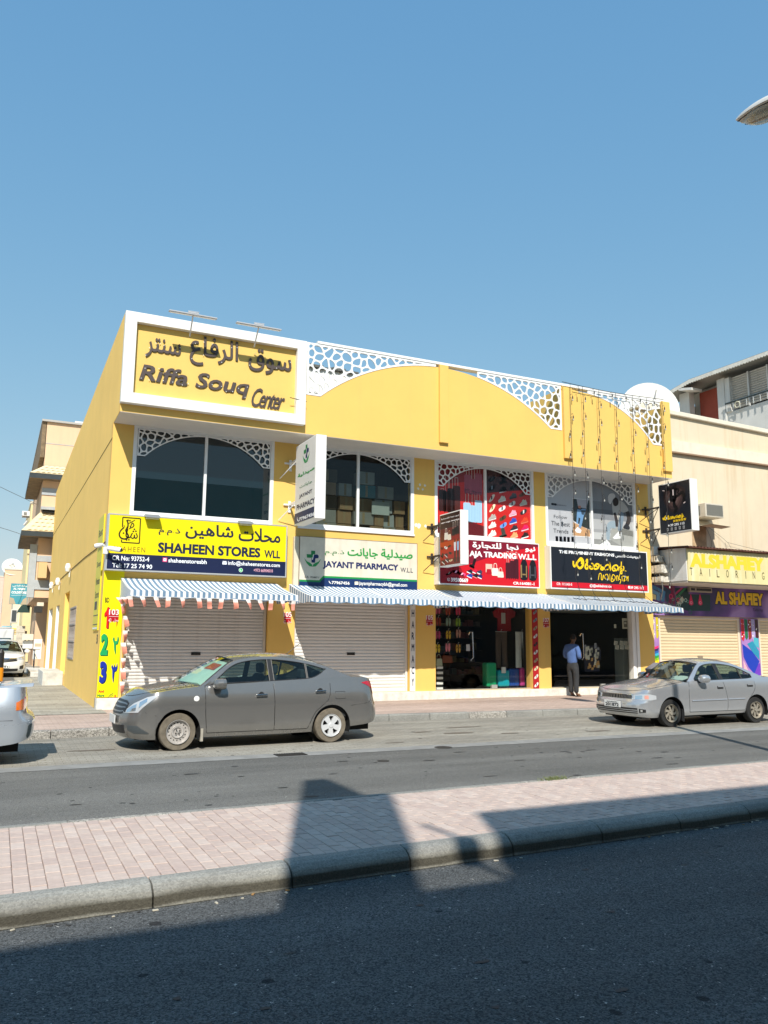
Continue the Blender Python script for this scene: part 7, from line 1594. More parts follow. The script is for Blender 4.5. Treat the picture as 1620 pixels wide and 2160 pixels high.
# white corrugated cabin behind the left screen
t = thing('rooftop_cabin', 'white corrugated cabin behind the left pierced screen', 'cabin', (8, 20.6, 8)); q = [(7.265,9.365),(8.606,9.334),(7.282,8.705)]
n_ = 60; V = []
xa_, xb_ = q[0][0]-.5, q[1][0]+.35; zt_, zb_ = q[0][1]-.05, q[2][1]-.1
for i in range(n_+1): x = xa_+(xb_-xa_)*i/n_; y = 20.6+(.02 if (i//2) % 2 else 0); V += [(x, y, zb_), (x, y, zt_)]
MB().add(V, [(2*i, 2*i+2, 2*i+3, 2*i+1) for i in range(n_)]).box(xa_, xb_, 20.65, 22.5, zb_, zt_).build('wall', mat('cabin_white', (.78, .78, .77), .6, noise=.05), t)
m_ = MB(); rg = random.Random(5)
for i in range(14): x = xa_+.2+i*(xb_-xa_-.3)/14; m_.box(x, x+.12, 20.5, 20.7, zt_+.005, zt_+.04+rg.uniform(0, .05))
m_.box(xa_, xb_, 20.56, 20.9, zt_, zt_+.03).build('roof_edge', mat('roof_edge_grey', (.12, .12, .11), .8), t)

# ================================================================ THE SIDE STREET
peach = mat('peach_render', (.76, .52, .33), .85, noise=.05, scale=1, stain=((.5, .36, .25), .15)); tilem = mat('eave_tile', (.78, .64, .40), .8, noise=.15, scale=5); bluegrey = mat('bluegrey_trim', (.42, .45, .47), .8, noise=.1); rust = mat('stained_boards', (.24, .17, .10), .9, noise=.4, scale=3)
Pb = thing('peach_house', 'peach coloured block of flats with two tiled eaves beside the yellow side wall', 'building', (1.5, 44, 0))
MB().box(1.55, 12, 44, 58, 3.75, 12.75).box(1.95, 12, 50.5, 58, 0, 3.75).build('wall', peach, Pb)
MB().box(1.30, 12, 43.85, 58.1, 12.76, 12.86).build('roof', mat('roof_lip_grey', (.45, .42, .38), .8), Pb); MB().box(1.33, 1.52, 44.0, 58, 10.9, 12.75).build('rusty_side_screen', rust, Pb); MB().box(2.9, 3.5, 44.3, 44.9, 12.87, 13.05).build('roof_tank', whitep, Pb)
MB().box(1.553, 12, 43.985, 43.999, 11.62, 11.65).build('string_course', bluegrey, Pb); MB().box(1.54, 12, 43.95, 43.998, 8.95, 9.30).build('upper_band', bluegrey, Pb); MB().box(1.54, 12, 43.95, 43.998, 5.55, 5.85).build('middle_band', bluegrey, Pb); MB().box(1.50, 12, 43.93, 43.998, 4.15, 4.62).build('lower_band', bluegrey, Pb)
MB().box(1.20, 1.52, 43.94, 44.3, 3.75, 6.4).build('corner_pier', bluegrey, Pb)
def eave(z0, z1, out, nrow, ncol, par, x0, xend, Yw, yend):
    """hipped tiled eave round the corner; tiles laid one by one"""
    top = MB().add([(x0, Yw, z1), (xend, Yw, z1), (xend, Yw-out, z0), (x0-out, Yw-out, z0), (x0, yend, z1), (x0-out, yend, z0)], [(0, 1, 2, 3), (0, 3, 5, 4)]); top.add([(x0-out, Yw-out, z0-.02), (xend, Yw-out, z0-.02), (xend, Yw-out, z0-.26), (x0-out, Yw-out, z0-.26), (x0-out, yend, z0-.02), (x0-out, yend, z0-.26)], [(0, 1, 2, 3), (0, 3, 5, 4)], 1)
    top.add([(x0-out, Yw-out, z0-.25), (xend, Yw-out, z0-.25), (xend, Yw, z0-.25), (x0, Yw, z0-.25), (x0, yend, z0-.25), (x0-out, yend, z0-.25)], [(0, 1, 2, 3), (0, 3, 4, 5)], 2); top.build('eave', [tilem, mat('eave_board_dark', (.035, .045, .05), .7, noise=.2), rust], par)
    me = None
    for r_ in range(nrow):
        f0, f1 = r_/nrow, (r_+1)/nrow; yy0, yy1 = Yw-out*f0, Yw-out*f1; zz0, zz1 = z1+(z0-z1)*f0, z1+(z0-z1)*f1
        if me is None:
            m_ = MB(); n = 5; V = []
            for k in range(n+1): a = k/n; bump_ = .035*math.sin(math.pi*a); V += [(.25*a, 0, bump_+.012), (.25*a, yy1-yy0, zz1-zz0+bump_+.035)]
            m_.add(V, [(2*k, 2*k+2, 2*k+3, 2*k+1) for k in range(n)]); m_.add([V[1], V[2*n+1], (.25, yy1-yy0, zz1-zz0), (0, yy1-yy0, zz1-zz0)], [(0, 3, 2, 1)]); me = bpy.data.meshes.new('roof_tile'); me.from_pydata(m_.v, [], m_.f); me.materials.append(tilem); me.update()
        c_ = 0
        while True:
            x = x0-out*f1+c_*.25; c_ += 1
            if x < x0-out*f0-.12: continue
            if x > xend-.25: break
            o = bpy.data.objects.new('roof_tile', me); C.objects.link(o); o.parent = par; o.matrix_parent_inverse = wpos(par).inverted(); o.location = (x, yy0, zz0)
eave(9.93, 10.42, .62, 3, 8, Pb, 1.52, 4.3, 43.95, 50.5); eave(6.98, 8.02, .80, 5, 8, Pb, 1.52, 3.6, 43.95, 50)
MB().box(1.55, 4, 43.6, 44, 8.15, 8.30).build('balcony_slab', bluegrey, Pb); MB().box(1.62, 4, 43.7, 43.98, 8.02, 8.12).build('balcony_gap', dark, Pb)
MB().box(1.62, 2.02, 43.45, 43.98, 4.70, 5.48).build('boxed_bay', mat('ochre_panel', (.62, .44, .22), .8), Pb); MB().box(1.58, 1.95, 43.5, 43.97, 3.0, 3.3).build('fretwork', mat('fret_dark', (.03, .03, .03), .8), Pb)
MB().box(1.70, 2.0, 43.6, 44.0, 3.32, 3.50).build('pale_panel', creamt, Pb)
# under the overhang: pier, cabinets, bicycle, post
t = thing('street_cabinet', 'white electricity cabinet in the dark porch beyond the steps', 'cabinet', (1.75, 43.3, .3)); MB().box(1.66, 2.02, 43.0, 43.5, .75, 1.70).build('case', whitep, t, bevel=.01); MB().box(1.70, 1.98, 42.99, 43.0, 1.35, 1.5).build('label_plate', mat('label_tan', (.5, .42, .3), .6), t)
t = thing('split_air_conditioner', 'white split air conditioner under a pale hood in the porch', 'air conditioner', (1.4, 43.6, 1.6)); MB().box(1.18, 1.62, 43.3, 43.7, 1.25, 1.62).build('case', whitep, t, bevel=.01); MB().box(1.12, 1.62, 43.1, 43.7, 1.66, 1.95).build('hood', creamt, t); MB().box(1.2, 1.5, 43.25, 43.3, 1.05, 1.22).build('fan_grille', dark, t)
bk = thing('bicycle', 'bicycle leaning in the shade beside the white cabinet', 'bicycle', (1.75, 42.6, .36)); wb_ = mat('bike_black', (.02, .02, .02), .4)
for dx, nm in ((-.0, 0), (.0, 1)):
    cy = 42.2+nm*1.0; w_ = MB().tube([(1.75+.02*nm, cy+.32*math.cos(a), .70+.32*math.sin(a)) for a in np.linspace(0, 6.283, 21)], .018, 6, caps=False)
    for k in range(8): a = k*math.pi/4; w_.tube([(1.75, cy, .70), (1.75, cy+.31*math.cos(a), .70+.31*math.sin(a))], .004, 3)
    w_.build('wheel', wb_, bk)
MB().tube([(1.75, 42.2, .7), (1.75, 42.45, 1.15), (1.75, 43.0, 1.1), (1.75, 42.75, .72), (1.75, 43.2, .70)], .018, 6).tube([(1.75, 42.45, 1.12), (1.75, 42.75, .72)], .018, 6).build('frame', mat('bike_frame', (.3, .32, .33), .3, .5), bk); MB().box(1.70, 1.80, 42.95, 43.2, 1.16, 1.21).build('saddle', wb_, bk, bevel=.02); MB().tube([(1.52, 42.4, 1.22), (1.98, 42.4, 1.22)], .014, 6).build('handlebar', wb_, bk)
bk.location.x -= .05
# the next houses down the street
def house(name, label, x0, x1, y0, y1, z, m_, wins=(), extra=None):
    t = thing(name, label, 'building', (x0, y0, 0)); MB().box(x0, x1, y0, y1, 0, z).build('wall', m_, t); MB().box(x0-.06, x1, y0-.06, y1, z, z+.15).build('parapet_cap', creamt, t)
    for i, (a, b, c_, d) in enumerate(wins):
        w_ = MB().box(a, b, y0-.05, y0-.01, c_, d).build('window', mat('far_window_frame', (.6, .58, .55), .7), t); MB().box(a+.07, b-.07, y0-.06, y0-.051, c_+.07, d-.07).build('pane', mat('far_window_dark', (.06, .07, .08), .3), w_)
    return t
yh_ = mat('pale_yellow_render', (.80, .66, .36), .85, noise=.07, scale=1.2)
h1 = house('yellow_house', 'pale yellow house wall between the peach flats and the blue sign', 1.485, 9, 60, 72, 10.9, yh_, [(1.78, 2.017, 5.6, 6.4)])
for z in (4.9, 7.4, 9.3): MB().box(1.485-.02, 9, 59.93, 59.99, z, z+.06).build('floor_line', mat('far_line', (.5, .4, .25), .9), h1)
h2 = house('cream_house', 'low cream house with a green barrel awning behind the blue sign', 0.976, 5, 68, 78, 5.6, mat('cream_far', (.80, .70, .50), .85, noise=.1), [(0.859, 1.318, 2.9, 3.9), (1.552, 1.749, .9, 2.6)])
h3 = house('peach_far_house', 'distant peach house carrying a white satellite dish', 0.273, 7, 86, 96, 8.262, peach, [(1.111, 1.401, 3.6, 5.0)])
h4 = house('pink_far_house', 'most distant pale pink house at the left edge', -6, 0.577, 120, 135, 9.824, mat('pink_far', (.72, .52, .42), .85, noise=.1), [(0.25, 0.537, 5, 7)])
dq = [(0.861,8.345)]; dish('white satellite dish on the distant peach house', (dq[0][0], 86.5, dq[0][1]+.15), .92, R(5), R(25), .5)
t = thing('barrel_awning', 'dark green barrel awning over a shop in the side street', 'awning', (1.4, 58, 3.5)); m_ = MB(); V = []
for k in range(9): a = math.pi/2*k/8; V += [(1.25-.75*math.sin(a)*.9+.5, 55.0, 3.3+.62*math.cos(a)), (1.25-.75*math.sin(a)*.9+.5, 58.0, 3.3+.62*math.cos(a))]
m_.add(V, [(2*k, 2*k+1, 2*k+3, 2*k+2) for k in range(8)]); m_.add([V[2*k] for k in range(9)]+[(1.75, 55, 3.3)], [tuple(range(10))]); m_.build('cover', mat('awning_green_dark', (.02, .05, .04), .7), t)
t = thing('hanging_sign', 'turquoise sign board AL NAJEE COLDSTORE hanging over the side street', 'sign', (.5, 50, 3.6)); q = [(0.528,4.774),(1.437,4.773),(1.415,3.596),(0.488,3.618)]
m_ = MB().add([(p[0], 49.95, p[1]) for p in q]+[(p[0], 50.03, p[1]) for p in q], [(0, 1, 2, 3), (7, 6, 5, 4), (0, 4, 5, 1), (1, 5, 6, 2), (2, 6, 7, 3), (3, 7, 4, 0)]); m_.build('board', mat('sign_turquoise', (.07, .33, .40), .5, noise=.15, scale=2), t)
A = Art(XZ(49.95), .001); cx0, cx1 = q[3][0], q[1][0]
A.text('F0F0E8', 'برادة الناجي', bx([(0.599,4.565),(1.363,4.7)]), bold=.03); A.text('F4F4F0', 'AL NAJEE', bx([(0.653,4.392),(1.276,4.536)]), bold=.05); A.text('F4F4F0', 'COLDSTORE', bx([(0.575,4.206),(1.346,4.345)]), bold=.05); A.add('D0E4E4', ccw([(0.578,4.091),(1.347,4.13),(1.346,4.151),(0.576,4.115)]))
A.add('B8A88C', ccw([(0.515,3.997),(0.714,3.942),(0.835,3.625),(0.5,3.626)])); A.add('B8A88C', ccw([(1.383,4.023),(1.195,3.895),(1.074,3.61),(1.407,3.607)])); A.build('lettering', t)
MB().tube([(q[1][0], 50, q[1][1]-.1), (1.9, 50, q[1][1]-.05)], .03, 6).tube([(q[2][0], 50, q[2][1]+.5), (1.9, 50, q[2][1]+.5)], .03, 6).build('bracket', mat('iron_dark', (.03, .03, .03), .7), t)
# a white van further down, odds and ends of the street shops
t = thing('white_van', 'white van roof showing behind the white sedan', 'van', (.2, 50, 0)); MB().box(-1.1, .88, 50, 54.5, .7, 2.25).build('body', pt_white, t, bevel=.08, seg=3); MB().box(-.95, .73, 49.94, 49.99, 1.45, 1.75).build('windscreen', mat('van_glass', (.08, .12, .14), .1), t); MB().box(-1.0, .75, 50.2, 54.2, 2.27, 2.36).build('roof_rack', mat('rack_grey', (.5, .5, .48), .6), t)
for sx_ in (-.9, .62): MB().lathe([(.34, 0), (.34, .2), (0, .2)], (sx_, 51, .5), 'x', 18).build('wheel', rubber, t)
t = thing('white_truck', 'tall white truck box behind the van at the left edge', 'truck', (-1.2, 60, 0)); MB().box(-2.6, 0.602, 60, 66, 1.0, 2.485).build('cargo_box', whitep, t, bevel=.03); MB().box(-2.5, 0.574, 58.6, 59.95, .6, 1.9).build('cab', whitep, t, bevel=.1)
for sx_ in (-2.3, -.1): MB().lathe([(.4, 0), (.4, .22), (0, .22)], (sx_, 61.5, .55), 'x', 16).build('wheel', rubber, t)
rg = random.Random(9); hx = [('clothes_rack', 'rack'), ('fruit_crate', 'crate'), ('water_tank', 'tank'), ('gas_bottle', 'gas bottle')]
specs = [('shop_signboard', 'small yellow shop board hung low in the side street', 'sign', 1.02, 62, 2.2, .5, .42, (.75, .50, .03)), ('shop_signboard', 'blue and white shop board below the turquoise sign', 'sign', .62, 64, 2.35, .65, .5, (.15, .38, .48)), ('metal_locker', 'tall pale locker standing outside a shop in the side street', 'cabinet', 1.35, 56, 1.9, .5, 1.2, (.62, .58, .48)), ('goods_pallet', 'stack of brown goods standing on the side street pavement', 'pallet', 1.25, 58.5, .6, .35, .85, (.22, .10, .05)), ('goods_rack', 'red and orange goods hung outside a shop in the side street', 'rack', 1.0, 60, 1.2, .22, .7, (.45, .12, .04))]
for nm, lb, ct_, x, y, z, w_, h_, col in specs:
    t = thing(nm, lb, ct_, (x, y, z-h_)); MB().box(x-w_/2, x+w_/2, y, y+.3, z-h_*.5, z+h_*.5).build('body', mat(nm+'_%d' % int(col[0]*100), col, .7, noise=.3, scale=4), t, bevel=.02)
    m_ = MB()
    for k in range(3): m_.box(x-w_*.42, x+w_*.42, y-.02, y-.003, z-h_*.4+k*h_*.28, z-h_*.4+k*h_*.28+h_*.14)
    m_.build('print' if ct_ == 'sign' else 'shelf', mat('pale_detail', (.6, .55, .45), .7), t)
    if ct_ != 'sign' and z-h_*.5 > .3: MB().box(x-w_*.4, x-w_*.3, y, y+.2, .15, z-h_*.5).box(x+w_*.3, x+w_*.4, y, y+.2, .15, z-h_*.5).build('leg', mat('iron_dark', (.03, .03, .03), .7), t)
m_ = MB()
for i in range(6): 
    for j in range(5): pass
t = thing('security_grille', 'white square-mesh grille gate in the side street', 'gate', (1.2, 57, .4)); m_ = MB(); gx0, gx1, gz0, gz1 = 1.373, 1.705, 1.0, 2.05
for i in range(6): x = gx0+(gx1-gx0)*i/5; m_.box(x-.012, x+.012, 57, 57.02, gz0, gz1)
for i in range(8): z = gz0+(gz1-gz0)*i/7; m_.box(gx0, gx1, 56.985, 57.0, z-.012, z+.012)
m_.build('mesh', whitep, t, kind='stuff'); MB().box(gx0-.04, gx1+.04, 57.03, 57.06, .3, 2.2).build('backing', mat('gate_back', (.30, .18, .12), .8), t)
t = thing('kerb_bollard', 'black bollard with an orange band at the left edge', 'bollard', (0, 20.4, .15)); x_ = 0.155
MB().lathe([(0, .15), (.07, .15), (.07, .72), (.0, .72)], (x_-.03, 20.4, 0), 'z', 16).build('post', blk, t); MB().lathe([(.074, .72), (.076, .73), (.076, 1.08), (.074, 1.09)], (x_-.03, 20.4, 0), 'z', 16).build('orange_band', mat('band_orange', (.80, .28, .01), .5), t); MB().lathe([(.07, 1.09), (.07, 1.42), (.03, 1.5), (0, 1.5)], (x_-.03, 20.4, 0), 'z', 16).build('cap', blk, t)
for pts in ([(-2, 40, 9.2), (.8, 46, 9.0), (1.5, 50, 9.35)], [(-2, 44, 7.6), (.6, 48, 7.4), (1.4, 52, 7.5)]): tag(wire('overhead_cable', catmull(pts, 5), .012, wm, None, 4), ('thin overhead cable rising to the right across the left sky', 'lower thin overhead cable, nearly level, across the left sky')[pts[0][1] > 41], 'cable')
t = thing('wall_air_conditioner', 'air conditioner on the yellow house edge against the sky', 'air conditioner', (.5, 59.5, 8)); q = [(0.927,10.065),(1.296,10.093),(1.321,9.744),(0.952,9.717)]; MB().box(q[0][0], q[1][0]+.1, 58, 58.6, q[2][1], q[0][1]).build('case', whitep, t, bevel=.02); MB().box(q[0][0]+.1, q[0][0]+.28, 57.96, 57.995, q[2][1]+.08, q[0][1]-.08).build('grille', mat('ac_fin_grey'), t); MB().tube([(q[1][0]+.1, 58.3, q[2][1]-.05), (q[0][0], 58.3, q[2][1]-.05)], .05, 6).tube([(q[1][0], 58.3, q[2][1]-.3), (q[1][0]-.2, 58.3, q[2][1]-.6)], .08, 6).build('bracket', mat('rack_grey'), t)
# fillers closing the view at the street's far end and right of the tailor
house('end_house', 'plain pale block closing the far end of the side street', -30, 20, 150, 160, 6.5, mat('pale_far', (.66, .58, .46), .9))

# ================================================================ SMALL THINGS ON THE FACADE
# --- hanging lamp strings before the fashion shop
bulb = glass('bulb_glass', (.9, .9, .88), 1.5); bulb_w = mat('bulb_frost', (.42, .42, .38), .12); sock = mat('lamp_socket', (.03, .03, .03), .6); cab = mat('string_cable', (.035, .03, .028), .7)
tag(wire('carrying_cable', catmull([(14.674, 18.72, 9.42), (16.544, 18.72, 9.36), (18.661, 18.72, 9.42)], 6), .010, cab, None, 5), 'black carrying cable strung along the parapet top for the lamp strings', 'cable', )
sx4 = [(1206.7, 'first lamp string from the left, before the fashion shop'), (1233.7, 'second lamp string from the left, crossing the grey poster text'), (1267, 'third lamp string from the left, over the small photo on the grey poster'), (1303.5, 'fourth lamp string from the left, by the mullion of the grey poster window'), (1338.5, 'fifth lamp string from the left, at the right edge of the grey poster window'), (1369, 'sixth lamp string from the left, over the white ledges corner'), (1402, 'rightmost lamp string, passing the black box sign')]
def bulb_on(mb, mg, x, y, z, s_):
    mb.tube([(x, y, z), (x+s_*.05, y-.01, z+.05), (x+s_*.07, y-.015, z-.04)], .007, 4); mb.lathe([(0, z-.03), (.016, z-.03), (.02, z-.10), (.012, z-.115), (0, z-.115)], (x+s_*.07, y-.015, 0), 'z', 8)
    mg.lathe([(.012, z-.115), (.022, z-.14), (.020, z-.17), (0, z-.185)], (x+s_*.07, y-.015, 0), 'z', 8)
rg = random.Random(12)
for i, (px_, lb) in enumerate(sx4):
    xs_ = [14.979, 15.455, 16.053, 16.724, 17.382, 17.968, 18.617]; x = xs_[i]
    t = thing('lamp_string', lb, 'string lights', (x, 18.74, 9.4), group='lamp strings hanging before the fashion shop')
    zb = 3.1; n = 13; z = 9.2-rg.uniform(0, .3)
    pts = [(x+rg.uniform(-.015, .015), 18.74+rg.uniform(-.01, .01), zz_) for zz_ in np.linspace(9.38, 3.6, 16)]+[(x+.05, 18.6, 3.15), (x+.15+rg.uniform(-.1, .1), 18.42, 2.93)]
    MB().tube(pts, .007, 5).build('cable', cab, t, smooth=True)
    k = 0
    while z > 3.5:
        mb, mg = MB(), MB(); bulb_on(mb, mg, x, 18.735, z, (-1)**(k//2)); o = mb.build('bulb_holder', sock, t); mg.build('bulb', bulb_w, o, smooth=True); z -= rg.uniform(.52, .66); k += 1
# loose loops of the same cable on the awning
m_ = MB(); pts = [(15.0+.16*i, 18.9-.42*(i/22)+.06*math.sin(i*1.3), 3.02-.10*(i/22)) for i in range(23)]; 
for i in range(22): m_.tube([pts[i], ((pts[i][0]+pts[i+1][0])/2, pts[i][1]-.05, pts[i][2]-.03), pts[i+1]], .009, 4)
tag(m_.build('loose_lamp_cable', cab), 'black lamp cable lying in loops on the dusty awning', 'cable')
# short dangling lamps on the top cable
m_, g_ = MB(), MB()
for px_ in (15.207, 15.782, 16.481, 17.026, 17.602, 18.169): bulb_on(m_, g_, px_, 18.71, 9.32, 1)
o = m_.build('dangling_lamp_holders', sock, kind='stuff'); g_.build('bulbs', bulb_w, o, smooth=True)

# --- bunting of red and white flags
fw, frd = mat('flag_white', (.80, .76, .72), .8), mat('flag_salmon', (.72, .28, .20), .8, noise=.1)
t = thing('bunting', 'string of small red and white serrated flags below the left awning', 'bunting', (2.6, 18.28, 2.66))
xs_ = [p[0] for p in [(2.553,2.556),(2.807,2.564),(3.099,2.572),(3.369,2.579),(3.684,2.588),(4.037,2.598),(4.28,2.604),(4.556,2.612),(4.874,2.621),(5.177,2.629),(5.455,2.637),(5.73,2.645),(6.009,2.653),(6.292,2.66)]]
wire('string', [(x, 18.28, 2.665+.004*((i*7) % 3)) for i, x in enumerate([2.55]+xs_+[6.45])], .005, fw, t, 4)
def flag(par, x, y, z, w_, h, tw, lean, rg, down=False):
    n = 5; mb = MB()
    T = lambda u, v: (x+(u-.5)*w_*(1-.30*v*abs(tw))+lean*v*h, y+.05*math.sin(3*v+tw*4)*v+(u-.5)*tw*.18*v, z-v*h*(1-.15*abs(tw)*u))
    for i in range(4):
        for j in range(5):
            q = [T(i/4, j/5), T((i+1)/4, j/5), T((i+1)/4, (j+1)/5), T(i/4, (j+1)/5)]
            if j == 1: mb.add([q[0], q[1], T((i+1)/4, .2)], [(0, 1, 2)], 0); a_, b_, c_ = T(i/4, .22), T((i+1)/4, .22), T((i+.5)/4, .40); mb.add([a_, b_, c_], [(0, 1, 2)], 0); mb.add([a_, c_, T(i/4, .4)], [(0, 1, 2)], 1); mb.add([c_, b_, T((i+1)/4, .4)], [(0, 1, 2)], 1); mb.add([q[0], q[1], b_, a_], [(0, 1, 2, 3)], 0)
            else: mb.add(q, [(0, 1, 2, 3)], 0 if j < 1 else 1)
    mb.build('flag', [fw, frd], par)
for i, x in enumerate(xs_): flag(t, x, 18.27, 2.665, .105, .23, rg.uniform(-.9, .9), rg.uniform(-.15, .35), rg)
t = thing('bunting', 'twisted red and white flags hanging down beside the price banner', 'bunting', (2.55, 19.9, 2.7)); q = [(2.589,2.431),(2.658,2.121),(2.677,1.78),(2.642,1.502),(2.668,1.149),(2.666,0.92),(2.674,0.616)]
wire('string', [(2.62, 18.3, 2.70)]+[(p[0]-.02, 19.82, p[1]+.15) for p in q]+[(q[-1][0], 19.8, .6)], .005, fw, t, 4)
for i, p in enumerate(q): flag(t, p[0]+.03, 19.80, p[1]+.16, .11, .27, rg.uniform(.5, 1.1)*(-1)**i, rg.uniform(-.1, .25), rg)
m_ = MB(); 
for i in range(3): flag(t, 2.40+.08*i, 18.9-.2*i, 2.66, .12, .15, 1.1, .6, rg)

# --- cameras and lamps on the corner
t = thing('security_camera', 'white bullet camera pointing right from the building corner', 'camera', (2.2, 19.9, 4.2)); wp_ = whitem
q = [(2.165,3.824),(2.45,3.769),(2.022,3.796)]
a, b = Vector((q[0][0], 19.55, q[0][1])), Vector((q[1][0], 19.35, q[1][1]-.0))
MB().tube([a, a+(b-a)*.25, a+(b-a)*.9, b], [.045, .055, .058, .05], 12).build('housing', wp_, t, smooth=True); MB().tube([b, b+(b-a).normalized()*.012], .042, 12).build('lens', blk, t); MB().tube([(2.2, 19.75, q[0][1]-.02), a], .02, 6).box(2.09, 2.20, 19.62, 19.76, q[2][1]-.10, q[2][1]+.05).build('bracket', wp_, t)
t = thing('security_camera', 'white bullet camera pointing left over the side street', 'camera', (2.1, 20, 4.3)); q = [(2.128,3.914),(1.924,3.887)]; a, b = Vector((q[0][0]-.03, 19.75, q[0][1])), Vector((q[1][0], 19.85, q[1][1]))
MB().tube([a, a+(b-a)*.6, b], [.04, .055, .05], 12).build('housing', wp_, t, smooth=True); MB().tube([b, b+(b-a).normalized()*.012], .042, 12).build('lens', blk, t); MB().tube([(2.15, 19.8, a.z-.05), a], .02, 6).build('bracket', wp_, t)
for i, (y, z, lb) in enumerate(((27.9, 4.55, 'nearest white bulkhead lamp on the yellow side wall'), (33.2, 4.55, 'middle white bulkhead lamp on the yellow side wall'), (38.3, 4.68, 'farthest white bulkhead lamp on the yellow side wall'))):
    y, z = ([(29.947,4.167)][0], [(34.918,3.997)][0], [(39.293,4.102)][0])[i]
    t = thing('wall_lamp', lb, 'lamp', (2.15, y, z), group='white lamps on the side wall'); MB().lathe([(0, z+.16), (.07, z+.14), (.10, z), (.07, z-.13), (0, z-.15)], (2.06, y, 0), 'z', 14).build('shade', mat('lamp_shade_white', (.82, .81, .78), .4), t, smooth=True); MB().tube([(2.17, y, z-.02), (2.12, y, z-.2), (2.12, y, z-.32)], .02, 6).build('bracket', whitem, t)
# plaster patches and fixing scars on the second pillar
for i, (px_, r_) in enumerate(zip([(10.569,6.142),(10.726,6.135),(10.509,6.028),(10.653,6.025),(10.445,4.983),(10.54,4.949),(10.75,4.977)], (.04, .04, .04, .035, .06, .08, .045))):
    u, v = px_; tag(MB().fill([catmull([(u+r_*math.cos(a)*rg.uniform(.6, 1.2), v+r_*math.sin(a)*rg.uniform(.6, 1.2)) for a in np.linspace(0, 6.28, 8)[:-1]], 3, True)], XZ(19.998), 0).build('filler_patch', mat('white_filler', (.80, .77, .70), .9)), '%s white filler dab on the pillar right of the pharmacy window' % ('upper left', 'upper right', 'lower left', 'lower right', 'leftmost low', 'largest low', 'rightmost low')[i], 'patch', 'white filler dabs on the pillar')
# number on the side wall, low
tag(MB().fill(text('50', (-20.75, 1.62, -20.45, 1.86), bold=.03), YZr(2.178), 0.001).build('house_number', mat('number_grey', (.12, .11, .08), .7)), 'small dark house number painted low on the side wall', 'number')

# ---------------------------------------------------------------- the street lamp standing in the median
t = thing('street_lamp', 'tall street lamp with its grey lantern at the upper right edge', 'street lamp', (10.6, 7.0, .15)); sg_ = mat('galvanised', (.42, .43, .43), .4, .6); lx, lz = 10.66, 10.15
MB().tube([(lx, 7.0, .15), (lx, 7.0, 5), (lx, 7.0, 10.1)], [.10, .08, .06], 12).build('pole', sg_, t, smooth=True)
MB().lathe([(.16, .15), (.16, .19), (.11, .22), (.11, 1.0)], (lx, 7, 0), 'z', 12).build('base', sg_, t)
tp = [(10.508,10.417)]
for sg in (1, -1):
    e_ = Vector((lx, 7.0+sg*.55, 10.21)); MB().tube(catmull([(lx, 7.0, 10.0), (lx, 7.0+sg*.12, 10.15), e_], 4), .035, 8).build('arm', sg_, t, smooth=True)
    d_ = Vector((-.02 if sg > 0 else 0, sg*1.08, .16)); hd = MB(); gl = MB(); n, m__ = 14, 12; V = []; V2 = []
    for i in range(n+1):
        u = i/n; w_ = .25*(math.sin(math.pi*min(1, .16+u*.74))**.5); top_ = .17*(math.sin(math.pi*min(1, .12+u*.78))**.6); c_ = e_+d_*u
        for k in range(m__+1): a = math.pi*k/m__; V.append((c_.x+w_*math.cos(a), c_.y, c_.z+top_*math.sin(a)))
        ub_ = max(0, min(1, (u-.28)/.66)); dp = .17*math.sin(math.pi*ub_)**.5 if 0 < ub_ < 1 else 0
        for k in range(m__+1): a = math.pi*k/m__; V2.append((c_.x+w_*.86*math.cos(a)*(.2+.8*(math.sin(math.pi*ub_)**.5 if 0 < ub_ < 1 else 0)), c_.y, c_.z-.014-dp*math.sin(a)))
    q_ = m__+1; F = [(i*q_+k, (i+1)*q_+k, (i+1)*q_+k+1, i*q_+k+1) for i in range(n) for k in range(m__)]
    hd.add(V, F); hd.add([V[i*q_] for i in range(n+1)]+[V[i*q_+m__] for i in range(n+1)], [(i, i+1, n+2+i, n+1+i) for i in range(n)])
    ho = hd.build('lantern', mat('lantern_pale', (.60, .58, .54), .45, noise=.1, scale=6), t, smooth=True); smooth_by_angle(ho, 50); gl.add(V2, F).build('glass_bowl', glass('lantern_bowl', (.80, .78, .70), 1.35, .08, .35, (.62, .56, .46)), ho, smooth=True)
    MB().obox(e_+d_*.6+Vector((0, 0, .004)), (.10, 0, 0), d_*.22, (0, 0, .006)).build('reflector', mat('lamp_reflector_dull', (.35, .33, .28), .3, .4), ho); MB().tube([e_+d_*.5+Vector((0, 0, -.04)), e_+d_*.75+Vector((0, 0, -.04))], .03, 8).build('lamp_tube', mat('lamp_tube_white', (.7, .7, .66), .2), ho)
    MB().tube([(e_+d_*u_)+Vector((.18*math.sin(math.pi*min(1, .12+u_*.8))**.55*s__, 0, 0)) for s__ in (1,) for u_ in np.linspace(.0, 1, 12)], .012, 5).tube([(e_+d_*u_)+Vector((-.18*math.sin(math.pi*min(1, .12+u_*.8))**.55, 0, 0)) for u_ in np.linspace(.0, 1, 12)], .012, 5).build('gasket', blk, ho)

